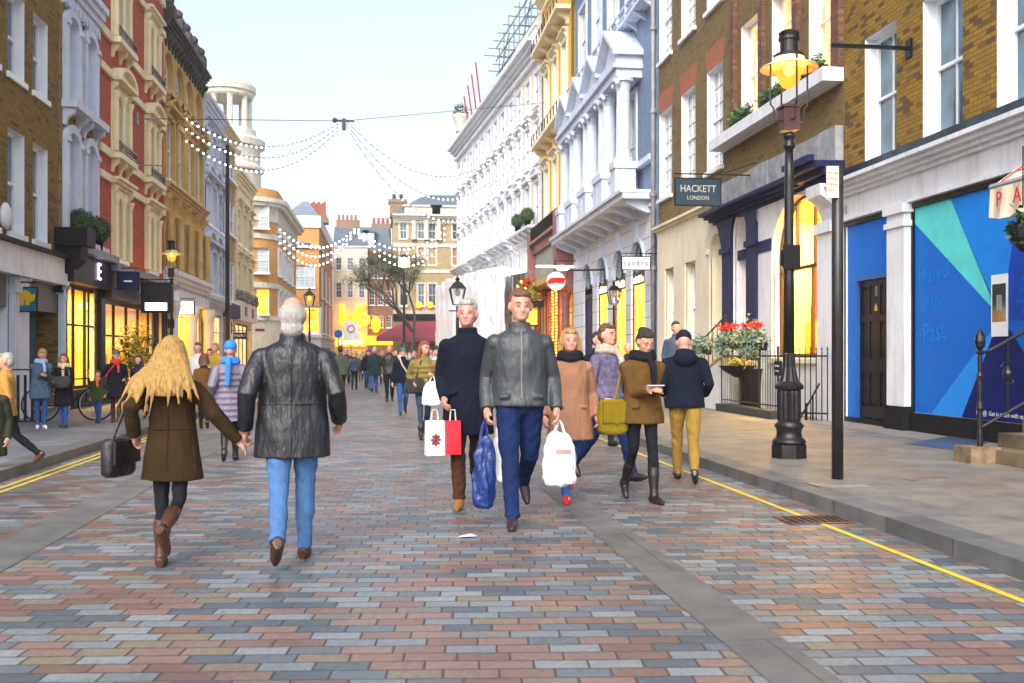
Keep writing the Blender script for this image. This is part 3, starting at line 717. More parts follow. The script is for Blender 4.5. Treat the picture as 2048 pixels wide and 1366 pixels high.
def right_side():
    # ================= A  near yellow brick with blue hoarding
    b=rbld('corner_brick_building','golden brick building above a white shopfront boarded with blue panels, nearest on the right',1690,3000)
    W=b.W
    z1,z0=b.z(1760,60),b.z(1760,315)
    a1=b.u(1730),b.u(1791); a2=b.u(1843),b.u(1924); a3=b.u(1994),0
    w=a1[1]-a1[0]; w2=a2[1]-a2[0]; w=(w+w2)/2
    st=((a2[0]-a1[0])+(a3[0]-a2[0]))/2
    bb=[(a1[0]+st*k,a1[0]+st*k+w) for k in range(3)]
    bt=b.z(1690,343); bb0=b.z(1690,368); fz=b.z(1690,445)
    H=z1+7
    fl=[dict(z0=z0,z1=z1,bays=bb,nx=2,ny=1,glass=['glassblue'],rev=.26,sill=0,ft=.08),dict(z0=z1+1.2,z1=z1+3.6,bays=bb,nx=2,glass='glassblue',rev=.32,sill=.1)]
    up=b.u(1790),b.u(1825)
    hb=PAVE+.32
    ops=[(0.05,up[0],PAVE,fz-.02,0,.35),(up[1],W-.05,hb,fz-.02,0,.3)]
    classic(b,H,fl,M['brick_gold'],M['reveal'],M['white'],base_ops=ops)
    m=MB(); m.box(0.003,W,-.10,-.003,bb0+.0,bt); 
    for k in range(int(W/1.0)): pass
    m.build('lead_band',M['leaddark'],b.root)
    m=MB(); cornice(m,0.003,W,bb0-.36,.36,.42,steps=5); m.box(0.003,W,-.06,-.002,fz,bb0-.361); m.box(.0,W,-.12,-.061,fz,fz+.06); m.build('fascia',M['white'],b.root)
    text_obj('house_number','38',.26,M['graystone'],b.root,(b.u(1694)+.02,-.064,b.z(1694,422)),ext=.002)
    m=MB(); m.box(up[0],up[1],-.16,-.003,hb+.1,fz-.001); m.box(up[0]-.04,up[1]+.04,-.2,-.003,fz-.4,fz-.3); m.box(up[0]-.05,up[1]+.05,-.22,-.003,fz-.16,fz-.002); m.build('pilaster',M['white'],b.root)
    m=MB(); m.box(up[0]-.03,up[1]+.03,-.2,-.003,PAVE,hb+.099); m.box(up[1]+.04,W,-.08,-.003,PAVE,hb-.001); m.box(0.003,up[0]-.04,-.02,.1,PAVE,PAVE+.1); m.build('plinth',M['blackmatt'],b.root)
    # blue hoarding left with door
    d0,d1=b.u(1714),b.u(1792); dz=b.z(1714,563)
    m=MB(); y=.03
    dd1=min(d1,up[0]-.02)
    m.box(0.053,d0-.05,y,y+.04,PAVE+.1,fz-.1); m.box(d0-.05,up[0]-.003,y,y+.04,dz+.08,fz-.1)
    o=m.build('blue_panel',M['vinylblue'],b.root)
    m=MB(); m.box(0.06,up[0]-.003,y-.04,y+.05,fz-.099,fz-.021); m.build('head_rail',M['black'],b.root)
    m=MB(); m.box(d0-.049,dd1+.0,-.01,.06,dz+.0,dz+.079); m.box(d0-.049,d0-.001,-.01,.06,PAVE+.1,dz-.001); m.build('door_frame',M['vinylframe'],b.root)
    mid=(d0+dd1)/2
    for k,(p,q) in enumerate(((d0+.003,mid-.006),(mid+.006,dd1))):
        m=MB(); y0=.06; Hd=dz-PAVE-.13; zb=PAVE+.12; w_=q-p
        m.box(p,q,y0+.03,y0+.06,zb,zb+Hd)
        st_=.07
        m.box(p,p+st_,y0,y0+.031,zb,zb+Hd); m.box(q-st_,q,y0,y0+.031,zb,zb+Hd); m.box((p+q)/2-.03,(p+q)/2+.03,y0+.001,y0+.0305,zb,zb+Hd)
        for f0,f1 in ((0,.09),(.33,.43),(.70,.75),(.96,1)): m.box(p+st_,q-st_,y0+.0005,y0+.0302,zb+Hd*f0,zb+Hd*f1)
        for f0,f1 in ((.09,.33),(.43,.70),(.75,.96)):
            for (s0,s1) in ((p+st_,(p+q)/2-.03),((p+q)/2+.03,q-st_)):
                m.box(s0+.03,s1-.03,y0+.016,y0+.032,zb+Hd*f0+.05,zb+Hd*f1-.05)
        o=m.build('door',M['black'],b.root)
    m=MB(); c=mid-.02; zc=b.z(1752,615,0); m.box(c-.035,c+.035,.015,.045,zc-.06,zc+.02); o=m.build('padlock',M['brass'],b.root)
    m=MB(); m.tube([(c-.025,.03,zc+.02),(c-.025,.03,zc+.06),(c,.03,zc+.08),(c+.025,.03,zc+.06),(c+.025,.03,zc+.02)],.007,5); m.build('shackle',M['steel'],o)
    m=MB(); m.box(c-.012,c+.012,.02,.05,zc+.22,zc+.4); m.build('pull_handle',M['steel'],b.root)
    # right hoarding with print
    ua=up[1]+.05
    m=MB(); y=.02; m.box(ua,W,y,y+.05,hb,fz-.1); pn=m.build('blue_panel',M['vinylblue'],b.root)
    m=MB(); m.box(up[1]+.002,ua-.001,-.03,.06,hb,fz-.03); m.box(ua,W,-.04,.05,fz-.099,fz-.03); m.build('head_rail',M['black'],b.root)
    def poly(name,pts,mat,off):
        mb=MB(); q=[(b.u(px,y),b.z(px,py,y)) for px,py in pts]; q=[(min(max(u,ua+.005),W),min(max(z,hb+.005),fz-.104)) for u,z in q]
        mb.face([(u,y-off,z) for u,z in q]); return mb.build(name,mat,pn)
    def clipx(pts): return pts
    poly('pale_ray',[(1829,448),(1985,616),(1985,596),(1901,380),(1829,400)],M['vinylmint'],.004)
    poly('light_ray',[(1988,655),(1862,852),(1926,862),(1984,690)],M['vinylsky'],.004)
    poly('sky_field',[(1901,395),(1986,603),(2016,600),(2046,360),(2046,330)],M['vinylazure'],.004)
    poly('navy_field',[(1985,676),(1924,866),(2200,930),(2080,760),(2022,660)],M['vinylnavy'],.008)
    poly('deep_field',[(2046,350),(2016,550),(2016,640),(2120,640),(2120,330)],M['vinyldeep'],.006)
    # phone picture
    pu0,pu1=b.u(1986,y),b.u(2018,y); pz0,pz1=b.z(2000,673,y),b.z(2000,549,y)
    m=MB(); m.box(pu0,pu1,y-.03,y-.012,pz0,pz1); ph=m.build('printed_phone',M['sash'],pn)
    m=MB(); m.box(pu0+.03,pu1-.03,y-.033,y-.0301,pz0+.22,pz1-.14); sc=m.build('screen',M['glassdark'],ph)
    m=MB(); m.box(pu0+.14,pu1-.12,y-.036,y-.0331,pz0+.38,pz0+.62); m.build('button',M['graystone'],ph)
    wr=M['vinylink']
    for s,px,py,sz in (('Marvel',1868,548,.42),('of the',1866,605,.34),('Past',1868,665,.50)):
        o=text_obj('handwriting',s,sz,wr,pn,(b.u(px,y),y-.006,b.z(px,py,y)),ext=.001,sx=.85)
        o.rotation_euler=(pi/2,radians(-8),0)
    for k in range(6): text_obj('small_print','Brilliant from the very start'[:18+k%3*3],.085,wr,pn,(b.u(2022,y)+.55,y-.0105,b.z(2030,560+k*22,y)),ext=.001)
    text_obj('small_print','f  t  @  Get in touch with us',.10,M['sash'],pn,(b.u(1945,y)+.7,y-.012,b.z(1965,826,y)),ext=.001)
    for k in range(3): text_obj('small_print','No. 38',.10,wr,pn,(b.u(1848,y),y-.006,b.z(1848,795+k*12,y)),ext=.001)
    # wall bar
    t=thing('iron_wall_bar','plain black iron bar sticking out from the golden brick wall above the lamp post','bracket',b.w(b.u(1820),0,b.z(1820,97)))
    m=MB(); m.box(-1.45,0,-.03,.03,-.03,.03); m.build('bar',M['black'],t); m=MB(); m.box(-.04,0,-.09,.09,-.16,.16); m.build('wall_plate',M['black'],t)
    # ================= B  brown brick
    b=rbld('brown_brick_building','brown brick building with white sash windows over a navy and white arched shop',1318,1688)
    W=b.W
    zl1,zl0=8.05+CH,5.2+CH; zu0=9.75+CH
    lw=bays(b,[(1319,1344),(1363,1391),(1414,1446)])
    zr1,zr0=8.45+CH,5.86+CH
    rw=bays(b,[(1483,1517),(1544,1584),(1618,1664)])
    cr=4.25+CH                                            # top of the cream ground storey
    ub=b.u(1452)
    tw=bays(b,[(1333,1351),(1373,1395)]); nd=bays(b,[(1422,1451)])[0]
    na=bays(b,[(1471,1502)])[0]; aw=bays(b,[(1548,1654)])[0]
    ops=[(tw[0][0],tw[0][1],1.5,2.82+CH,0,.25),(tw[1][0],tw[1][1],1.5,2.82+CH,0,.25),(nd[0],nd[1],1.45,3.38+CH,1,.4),
         (na[0],na[1],1.45,3.70+CH,1,.35),(aw[0],aw[1],1.38,3.57+CH,.9,.2)]
    H=18.5
    fl=[dict(z0=zl0,z1=zl1,bays=lw,nx=3,ny=3,glass='glasspale',rev=.2,sill=.12),dict(z0=zu0,z1=zu0+2.7,bays=lw,nx=3,ny=3,glass='glasspale',rev=.2,sill=.12),
        dict(z0=zr0,z1=zr1,bays=rw,nx=2,ny=2,glass='litsoft',rev=.26,sill=0),dict(z0=zr1+1.6,z1=zr1+4.2,bays=rw,nx=2,ny=2,glass='glasspale',rev=.26,sill=.1)]
    # ground storey painted: separate skin in front
    for f in fl: pass
    opsall=[(p[0],p[1],p[2],p[3],p[4],.01) for p in ops]
    classic(b,H,fl,M['brick_brown'],M['reveal'],M['white'],base_ops=[(o[0]-.0,o[1],o[2],o[3],o[4],.02) for o in ops])
    m=MB(); 
    def skin(name,u0,u1,z0_,z1_,sel,mat,y=-.06):
        mb=MB(); wall(mb,u0,u1,z0_,z1_,[(o[0],o[1],o[2],o[3],o[4],o[5]+.06) for o in sel],0,0,0,y=y)
        mb.face([(u0,y,z0_),(u0,y,z1_),(u0,0,z1_),(u0,0,z0_)]); mb.face([(u1,y,z1_),(u1,y,z0_),(u1,0,z0_),(u1,0,z1_)]); mb.face([(u0,y,z1_),(u1,y,z1_),(u1,0,z1_),(u0,0,z1_)])
        return mb.build(name,mat,b.root)
    skin('cream_ground_wall',0.003,ub-.08,PAVE,cr-.2,ops[:3],M['palecream'])
    skin('white_ground_wall',ub-.079,W-.003,PAVE,3.9+CH-.05,ops[3:],M['white'])
    m=MB(); cornice(m,0,b.u(1432),cr-.2,.22,.25,steps=3); 
    m.box(nd[0]-.2,nd[0]-.001,-.12,-.061,3.0+CH-.15,3.0+CH-.0); m.box(nd[1]+.001,nd[1]+.2,-.12,-.061,3.0+CH-.15,3.0+CH)
    cornice(m,b.u(1425),ub,cr-.25,.3,.35,steps=3)
    m.build('string_moulding',M['palecream'],b.root)
    for a,c in tw: window(b.root,a,c,1.5,2.82+CH,.22,M['glasspale'],None,2,2)
    m=MB(); a,c=nd; m.box(a+.02,c-.02,.36,.40,1.5,3.38+CH); m.box(a+.25,a+.3,.33,.36,2.55,2.75); m.build('door',M['palecream'],b.root)
    m=MB(); m.box(a+.22,a+.30,.30,.35,2.75,2.9); m.box(a+.33,a+.36,.28,.35,2.3,3.0); m.build('door_furniture',M['black'],b.root)
    # navy arcade
    m=MB(); zt=3.9+CH
    c1=bays(b,[(1453,1471)])[0]; c2=bays(b,[(1502,1521)])[0]
    m.box(c1[0],c1[1]-.001,-.13,-.061,PAVE,zt-.6); m.box(c2[0]+.001,c2[1],-.13,-.061,PAVE,zt-.6)
    # spandrel round the arch
    mb=MB(); wall(mb,c1[0]-.0,c2[1],3.0+CH,zt-.3,[(na[0],na[1],2.0,3.72+CH,1,.07)],0,0,0,y=-.135)
    for f,mm in zip(mb.f,mb.m): m.face([mb.v[i] for i in f])
    m.box(c1[0]-.06,c1[1]+.0,-.2,-.136,2.86+CH-.15,2.86+CH); m.box(c2[0],c2[1]+.06,-.2,-.136,2.86+CH-.15,2.86+CH)
    m.box(na[0]+.001,na[1]-.001,.05,.15,2.5+CH,2.75+CH)
    m.box(c2[1]+.001,aw[0]-.001,-.09,-.061,2.5+CH,2.78+CH)
    m.prism([(c1[0]-.5,zt-.3),(c1[0]-.35,zt-.45),(c1[0]-.1,zt-.9),(c1[0]+.02,zt-1.4),(c1[0]+.02,zt-.3)],'y',-.13,-.062)
    cornice(m,b.u(1432),b.u(1676),zt-.3,.3,.5,steps=4)
    m.build('navy_arcade',M['navy'],b.root)
    m=MB(); e0,e1=b.u(1630),W-.02
    m.box(e0,e1,-.75,-.62,zt+.0,zt+.12); cornice(m,e0+.05,e1,zt-.5,.5,.62,steps=4); m.build('end_console_cap',M['navy'],b.root)
    m=MB(); m.box(b.u(1656),W-.02,-.24,-.061,PAVE,zt-1.15)
    bracket(m,(b.u(1656)+W)/2,zt-.45,W-b.u(1656)-.05,.75,.5); m.box(b.u(1656)-.04,W-.01,-.3,-.061,zt-1.4,zt-1.2); m.build('console_pilaster',M['white'],b.root)
    m=MB(); a,c=na; m.face([(a,.34,1.45),(c,.34,1.45),(c,.34,3.7+CH),(a,.34,3.7+CH)]); m.build('porch_wall',M['peach'],b.root)
    # stone band
    m=MB(); u=b.u(1440); rnd=random.Random(5)
    while u<W-.1:
        w_=min(rnd.uniform(.8,1.1),W-u); m.box(u,u+w_-.02,-.16-rnd.uniform(0,.02),-.003,zt+.02,4.62+CH-rnd.uniform(0,.03)); u+=w_
    m.build('stone_blocks',M['graystone'],b.root)
    m=MB(); m.box(ub-.1,W-.01,-.45,-.003,5.5+CH,5.78+CH); m.build('long_sill',M['white'],b.root)
    for i,(a,c) in enumerate(rw):
        t=thing('window_planter',['trailing green planter box on the long sill, the one farthest from the lamp post','trailing green planter box on the long sill, the middle one just left of the lantern','trailing green planter box on the long sill, behind the lit lantern'][i],'planter',b.w((a+c)/2,-.2,5.785+CH),-pi/2,'planters on the white sill')
        m=MB(); w_=(c-a)*.5; m.box(-w_,w_,-.12,.12,0,.2); m.build('trough',M['blackmatt'],t)
        m=MB(); rnd=random.Random(i); 
        for k in range(10): leaves(m,(-w_+2*w_*(k+.5)/10,-.03,.25),(.2,.2,.22),70,.05,rnd,hollow=.2)
        m.build('foliage',M['leafgreen'],t)
    # red lintels and red pier edges
    m=MB()
    for a,c in lw:
        for zz in (zl1,):
            m.prism([(a,zz+.002),(c,zz+.002),(c+.18,zz+.62),(a-.18,zz+.62)],'y',-.006,.0)
    m.build('flat_arch',M['redlintel'],b.root)
    m=MB()
    for a,c in ((rw[0][0]-.55,rw[0][0]-.3),(rw[0][1]+.25,rw[0][1]+.5),(rw[1][1]+.25,rw[1][1]+.5),(b.u(1672),W-.004)):
        m.box(a,c,-.12,-.002,5.8+CH,H-.5)
    m.build('brick_pier',M['redpier'],b.root)
    # arch shop interior & glazing
    a,c=aw; za,zb=1.38,3.57+CH
    room(b,a-2.8,c+.4,za,zb+.1,3.2,M['wallpale'],2000,(1,.62,.14),seed=4,y0=.32)
    m=MB(); hh=zb-(c-a)/2*.9; n=14; r=(c-a)/2; t=.07
    for k in range(n):
        q=[((a+c)/2+r*cos(pi*j/n),hh+r*.9*sin(pi*j/n),(a+c)/2+(r-t)*cos(pi*j/n),hh+(r*.9-t)*sin(pi*j/n)) for j in (k,k+1)]
        m.rings([[(q[0][0],yy,q[0][1]),(q[1][0],yy,q[1][1]),(q[1][2],yy,q[1][3]),(q[0][2],yy,q[0][3])] for yy in (.14,.22)],True)
    m.box(a,a+t,.14,.22,za,hh); m.box(c-t,c,.14,.22,za,hh); m.box(a+t,c-t,.145,.215,za,za+.1); m.box(a+t,c-t,.14,.22,hh-.35,hh-.27)
    for k in (1,2): uu=a+(c-a)*k/3; m.box(uu-.03,uu+.03,.145,.215,hh-.27,hh+r*.9*.9)
    uu=a+(c-a)*.62; m.box(uu-.03,uu+.03,.146,.214,za+.1,hh-.35)
    f=m.build('arched_window',M['brownframe'],b.root)
    g=MB(); g.face([(a,.18,za),(c,.18,za),(c,.18,hh)]+[((a+c)/2+r*cos(pi*j/n),.18,hh+r*.9*sin(pi*j/n)) for j in range(1,n)]+[(a,.18,hh)]); g.build('pane',M['clear'],f)
    m=MB(); m.box(a+(c-a)*.14,a+(c-a)*.36,.8,.82,2.9,4.1); m.box(a+(c-a)*.1,a+(c-a)*.22,.85,.87,2.3,3.6); m.build('red_poster',M['posterred'],b.root)
    text_obj('window_number','S',.7,M['posterorange'],b.root,(a+(c-a)*.86,.62,2.5),ext=.02); text_obj('window_number','G',.7,M['posterorange'],b.root,(a+(c-a)*.84,.62,3.1),ext=.02)
    m=MB(); m.box(a-.05,c+.05,-.16,-.061,za-.12,za-.01); m.build('window_ledge',M['palecream'],b.root)
    # drainpipe between B and C
    t=thing('drainpipe','grey drainpipe running full height between the brown brick and blue-grey fronts','drainpipe',(XR-.12,ywall(1313,XR),0))
    m=MB(); m.tube([(0,0,PAVE),(0,0,18)],.08,8); 
    m.build('pipe',M['pipe'],t,True)
    m=MB()
    for zz in (1.2,4.3,6.8,9.6,12.4,15): m.lathe([(.1,0),(.12,.02),(.12,.14),(.1,.16)],(0,0,zz),8)
    m.build('pipe_collar',M['pipe'],t)
    # hackett style sign
    Y=ywall(1505,XR)
    r,w_,h=hanging_sign('hanging_sign','dark teal sign with two lines of white lettering on the brown brick building','sign',1351,1440,358,410,0,Y-.3,paint('dark teal sign',(.01,.035,.06),.4),XR,[('HACKETT',.07,.24,.85),('LONDON',-.15,.14,.9)],M['dimletter'])
    # ================= C  blue-grey with columns
    b=rbld('columned_building','slate blue building with white paired columns and pointed pediments over a rusticated arcade',1150,1312)
    W=b.W; H=19.5
    cols=[1279,1253,1235,1217,1202,1186,1171,1158]; cu=sorted(b.u(p) for p in cols)
    n=4; per=(cu[-1]-cu[0]+1.0)/n; c0=cu[0]-.5
    pair=[(c0+per*k+.55,c0+per*(k+1)-.55) for k in range(n)]
    z_b,z_p,z_c,z_e=6.95,8.35,11.35,12.1
    ap=bays(b,[(1170,1189),(1199,1218),(1230,1256),(1267,1293)])
    aw_=2.0; aps=[((x+y_)/2-aw_/2,(x+y_)/2+aw_/2) for x,y_ in ap]; aps=sorted(aps)
    opsg=[(x,y_,PAVE+(.55),5.55,1,.2) for x,y_ in aps]; opsg[0]=(*opsg[0][:2],PAVE,5.55,1,.2)
    wn=[(x+.35,y_-.35) for x,y_ in pair]
    fl=[dict(z0=z_p-1.0,z1=z_c-.3,bays=wn,nx=2,glass='glasspale',rev=.1,sill=0,sur=.15),dict(z0=14.6,z1=17.5,bays=[(x+.2,y_-.2) for x,y_ in pair],nx=2,glass='glasspale',rev=.1,sill=.1,sur=.2)]
    classic(b,H,fl,M['slateblue'],M['bluewhite'],M['bluewhite'],base_ops=[(o[0],o[1],o[2],o[3],1,.05) for o in opsg],crn=(H-.7,.7,.6))
    mb=MB(); wall(mb,.0,W-.1,PAVE,6.4,[(*o[:5],.14) for o in opsg],0,0,0,y=-.08)
    mb.face([(W-.1,-.08,6.4),(W-.1,-.08,PAVE),(W-.1,0,PAVE),(W-.1,0,6.4)])
    mb.build('rusticated_wall',M['rust'],b.root)
    for k,(x,y_) in enumerate(aps):
        m=MB(); cx=(x+y_)/2; r=aw_/2
        for j in range(12):
            q=[(cx+(r+.14)*cos(pi*i/12),5.55-r+(r+.14)*sin(pi*i/12),cx+(r+.001)*cos(pi*i/12),5.55-r+(r+.001)*sin(pi*i/12)) for i in (j,j+1)]
            m.rings([[(q[0][0],yy,q[0][1]),(q[1][0],yy,q[1][1]),(q[1][2],yy,q[1][3]),(q[0][2],yy,q[0][3])] for yy in (-.16,-.081)],True)
        m.prism([(cx-.16,5.5),(cx+.16,5.5),(cx+.26,6.2),(cx-.26,6.2)],'y',-.2,-.082)
        m.build('arch_moulding',M['bluewhite'],b.root)
    for k,(x,y_) in enumerate(aps):
        cx=(x+y_)/2; r=aw_/2; lit=k>0
        m=MB(); t=.09
        z0_=PAVE+.56 if lit else PAVE
        m.box(x,x+t,.0,.06,z0_,5.55-r); m.box(y_-t,y_,.0,.06,z0_,5.55-r); m.box(x+t,y_-t,.0,.06,4.0,4.45 if lit else 4.2); m.box(cx-.03,cx+.03,.005,.055,4.46,5.5)
        f=m.build('arched_shop_window',M['charcoal'],b.root)
        g=MB(); zz=4.45
        g.face([(x,.04,zz),(y_,.04,zz),(y_,.04,5.55-r)]+[(cx+r*cos(pi*i/12),.04,5.55-r+r*sin(pi*i/12)) for i in range(1,12)]+[(x,.04,5.55-r)],1)
        g.face([(x,.04,z0_),(y_,.04,z0_),(y_,.04,4.0),(x,.04,4.0)],0)
        g.build('pane',[M['lit'] if lit else M['navy'],M['glassblue']],f)
        if lit:
            m=MB()
            rnd=random.Random(k)
            for i in range(6): m.box(x+.3+i*.22,x+.42+i*.22,-.05,-.02,4.08,4.18+rnd.uniform(.05,.18))
            m.build('sign_lights',M['bulbamber2'],f)
    m=MB(); cornice(m,0,W-.05,6.4,.2,.2,steps=2)
    m.box(-.1,W-.02,-1.15,-.003,6.75,6.95); m.box(-.14,W+.0,-1.25,-.003,6.951,7.06)
    for k in range(9): u=.4+(W-.9)*k/8; m.prism([(-.01,6.749),(-1.0,6.749),(-.95,6.62),(-.3,6.35),(-.01,6.3)],'x',u-.16,u+.16)
    m.build('balcony',M['bluewhite'],b.root)
    # pedestals, columns, pediments
    m=MB()
    for x,y_ in pair:
        for u in (x-.12,y_+.12):
            m.box(u-.36,u+.36,-1.0,-.25,7.061,8.1); m.box(u-.42,u+.42,-1.06,-.2,8.1,8.35)
        m.box(x+.25,y_-.25,-.75,-.6,7.061,7.2); m.box(x+.25,y_-.25,-.78,-.57,7.95,8.1)
        for q in range(4): uu=x+.4+(y_-x-.8)*q/3; m.lathe([(.05,0),(.09,.2),(.05,.5),(.07,.75)],(uu,-.68,7.2),8,cap=False)
    m.box(.0,W-.1,-.22,-.003,8.1,8.3)
    m.build('pedestals',M['bluewhite'],b.root)
    for x,y_ in pair:
        for u in (x-.12,y_+.12):
            m=MB(); m.lathe([(.34,0),(.34,.1),(.28,.2),(.27,.3),(.235,z_c-8.35-.45),(.25,z_c-8.35-.42),(.25,z_c-8.35-.38),(.3,z_c-8.35-.15),(.4,z_c-8.35-.12),(.4,z_c-8.35)],(u,-.62,8.35),16,cap=True)
            for s in (-1,1): m.sphere((u+s*.3,-.9,z_c-.2),(.1,.1,.1),8,5)
            m.build('column',M['bluewhite'],b.root,False)
    for x,y_ in pair:
        m=MB(); a,c=x-.55,y_+.55
        m.box(a+.1,c-.1,-.95,-.003,z_c+.001,z_c+.3); m.box(a+.0,c-.0,-1.08,-.003,z_c+.301,z_c+.45); m.box(a+.06,c-.06,-.98,-.003,z_c+.451,z_c+.75)
        cc=(a+c)/2; zb_=z_c+.751; hh=1.15
        m.prism([(a-.08,zb_),(c+.08,zb_),(cc,zb_+hh)],'y',-.8,-.0035)
        t=.16
        m.prism([(a-.12,zb_-.0),(a-.12,zb_+t),(cc,zb_+hh+t+.02),(cc,zb_+hh+.001)],'y',-1.12,-.0036); m.prism([(c+.12,zb_),(cc+.0,zb_+hh+.001),(cc+.0,zb_+hh+t+.02),(c+.12,zb_+t)],'y',-1.12,-.0037)
        m.build('pediment',M['bluewhite'],b.root)
    m=MB(); 
    m.box(0,W-.05,-.5,-.003,13.55,13.68)
    for zz in (13.85,14.15): m.box(0,W-.05,-.45,-.38,zz,zz+.06)
    for k in range(13): u=.1+(W-.3)*k/12; m.box(u-.03,u+.03,-.46,-.37,13.68,14.15); m.prism([(-.003,13.549),(-.45,13.549),(-.003,13.25)],'x',u-.06,u+.06)
    m.build('upper_rail',M['bluewhite'],b.root)
    Y=ywall(1300,XR)
    hanging_sign('hanging_sign','white sign board with spaced grey lower-case letters in front of the arched windows','sign',1244,1299,514,539,0,Y-1.0,M['white'],XR,[('s a n d r o',0,.27,.75)],M['charcoal'],thick=.08)
    t=thing('wall_lantern_arm','black bracket arm with a white globe light across the arched windows','lamp',(XR-1.9,ywall(1196,XR)-2,hgt(XR-1.9,ywall(1196,XR)-2,541)))
    m=MB(); m.tube([(0,0,0),(1.8,0,.05)],.04,6); m.tube([(0.2,0,-.3),(.2,0,0)],.02,5); m.build('arm',M['iron'],t); m=MB(); m.sphere((0,0,.1),(.3,.14,.12),10,6); m.build('lamp_globe',M['litwhite'],t)
    # ================= D yellow narrow over burgundy pub
    b=rbld('yellow_pub_building','narrow yellow stucco building with cream windows over a burgundy pub front',1085,1149)
    W=b.W; H=22
    bb=even(W*.86,3,1.3,off=W*.02)
    fl=[dict(z0=8.75,z1=12.0,bays=bb,nx=1,glass='glasspale',sur=.25,hood='flat',rev=.1,sash=False),dict(z0=14.0,z1=17.4,bays=bb,nx=1,glass='glasspale',sur=.25,hood='flat',rev=.1,sash=False)]
    classic(b,H,fl,M['yellow'],M['cream'],M['cream'],base_ops=[(.7,W-.7,PAVE+.5,5.2,0,.3)],crn=(H-.6,.6,.5))
    for zz in (13.25,18.6):
        m=MB(); m.box(.2,W*.9,-.75,-.003,zz,zz+.2)
        for k in range(5): bracket(m,.6+(W*.86-.8)*k/4,zz-.001,.25,.6,.55)
        m.build('balcony_slab',M['cream'],b.root)
    for zz in (13.45,18.8):
        m=MB(); iron_rail(m,.25,W*.88,zz,.6,-.68,.9,r=.03); m.build('balcony_rail',M['iron'],b.root)
    m=MB(); m.box(W*.93,W,-.03,-.002,7.9,H-.7); m.box(0,.5,-.03,-.002,7.9,H-.7); m.build('brick_strip',M['brick_gold'],b.root)
    m=MB()
    m.box(W-1.0,W-.02,-.9,-.004,5.6,8.6); m.box(.02,.8,-.9,-.004,5.6,8.3); m.box(.8,W-1.0,-.7,-.004,7.2,7.7); m.box(.8,W-1.0,-.95,-.004,7.7,7.85)
    for u in (.4,W-.5): bracket(m,u,5.6,.7,1.0,.85); m.lathe([(.3,0),(.3,.4),(.22,.5),(.2,4.0),(.3,4.4)],(u,-.35,PAVE),10)
    m.build('pub_frame',M['burgundy_dim'],b.root)
    m=MB(); m.box(.85,W-1.05,-.55,-.45,5.7,7.19); 
    for k in range(16): u=1+(W-2.3)*k/16; m.box(u,u+.12,-.57,-.551,5.8,7.1)
    m.build('sign_board',M['greygreen'],b.root)
    m=MB(); m.box(.8,W-1,-.8,-.004,5.25,5.6); m.build('beam',M['ochre_trim'],b.root)
    m=MB(); iron_rail(m,.8,W-1.0,7.85,.8,-.8,.35,r=.03); m.build('crest_rail',M['blackmatt'],b.root)
    room(b,.8,W-.8,PAVE+.5,5.15,2.8,M['peach'],250,(1,.35,.12),seed=9)
    glazing(b,.72,W-.72,PAVE+.5,5.18,4,[3.6],y=.1,fm=M['burgundy'])
    # fairy light curtains
    rnd=random.Random(2)
    for gi,(ux,lab) in enumerate(((W-.9,'hanging strand of amber fairy lights on the near pub column'),(W-1.9,'hanging strand of amber fairy lights beside the pub window'))):
        p=b.w(ux,-.75,5.2); t=thing('fairy_light_strand',lab,'string lights',p,-pi/2,'amber fairy light strands on the pub')
        m=MB(); m.tube([(0,0,0),(.03,0,-2),(0,0,-4.2)],.01,4); m.build('wire',M['cable'],t)
        bm=MB(); bm.sphere((0,0,0),.05,6,4); bme=bm.mesh('bulb',M['bulbamber'])
        for k in range(26): put('bulb',bme,t,(rnd.uniform(-.08,.08),0,-.1-k*.16))
    # round red sign
    Y=ywall(1140,XR)-3; x=at(1112,Y); zc=hgt(x,Y,562); t=thing('round_sign','round white sign with a thick red band hanging before the burgundy pub','sign',(x,Y,zc)); r=.992*19/(F/(x*SP+Y*CP))*1.0
    m=MB(); m.lathe([(r,-.06),(r,.06)],(0,0,0),24); o=m.build('disc',M['white'],t); o.rotation_euler=(pi/2,0,0)
    m=MB(); m.prism([(-r*.98,-.05),(-r*.85,-.35*r),(0,-.18*r),(r*.85,-.1),(r*.98,.3*r),(.2*r,.35*r),(-.6*r,.3*r)],'y',-.075,-.061); m.build('red_band',emis('red sign band with own glow',(.8,.02,.01),.5),t)  # red band is unlit in itself, its glow is added to brighten the red
    m=MB(); m.tube([(0,0,r),(0,0,r+.5),(XR-x-.3,0,r+.5)],.03,5); m.build('bracket',M['iron'],t)
    # window-sill lamps of pub
    m=MB(); m.box(-.9,.9,-.06,.06,-.05,.05); Y2=Y+1; x=at(1110,Y2); t=thing('strip_light','glowing white strip light under the pub sign beam','lamp',(x,Y2,hgt(x,Y2,533))); m.build('tube',M['litwhite'],t)
    m=MB(); m.tube([(0,0,.05),(0,0,.4),(XR-x-.2,0,.4)],.02,4); m.build('bracket',M['iron'],t)
    # pub hanging lantern
    # ================= bend: white rows
    A=Vector((XR,ywall(1085,XR)+.02)); Bp=Vector((6.45,90.0)); D=(A-Bp).normalized(); ang=atan2(D.y,D.x); L=(A-Bp).length
    def seg(name,label,s0,s1):
        O=A-D*s1; return Bld(name,label,(O.x,O.y),ang,s1-s0-.02)
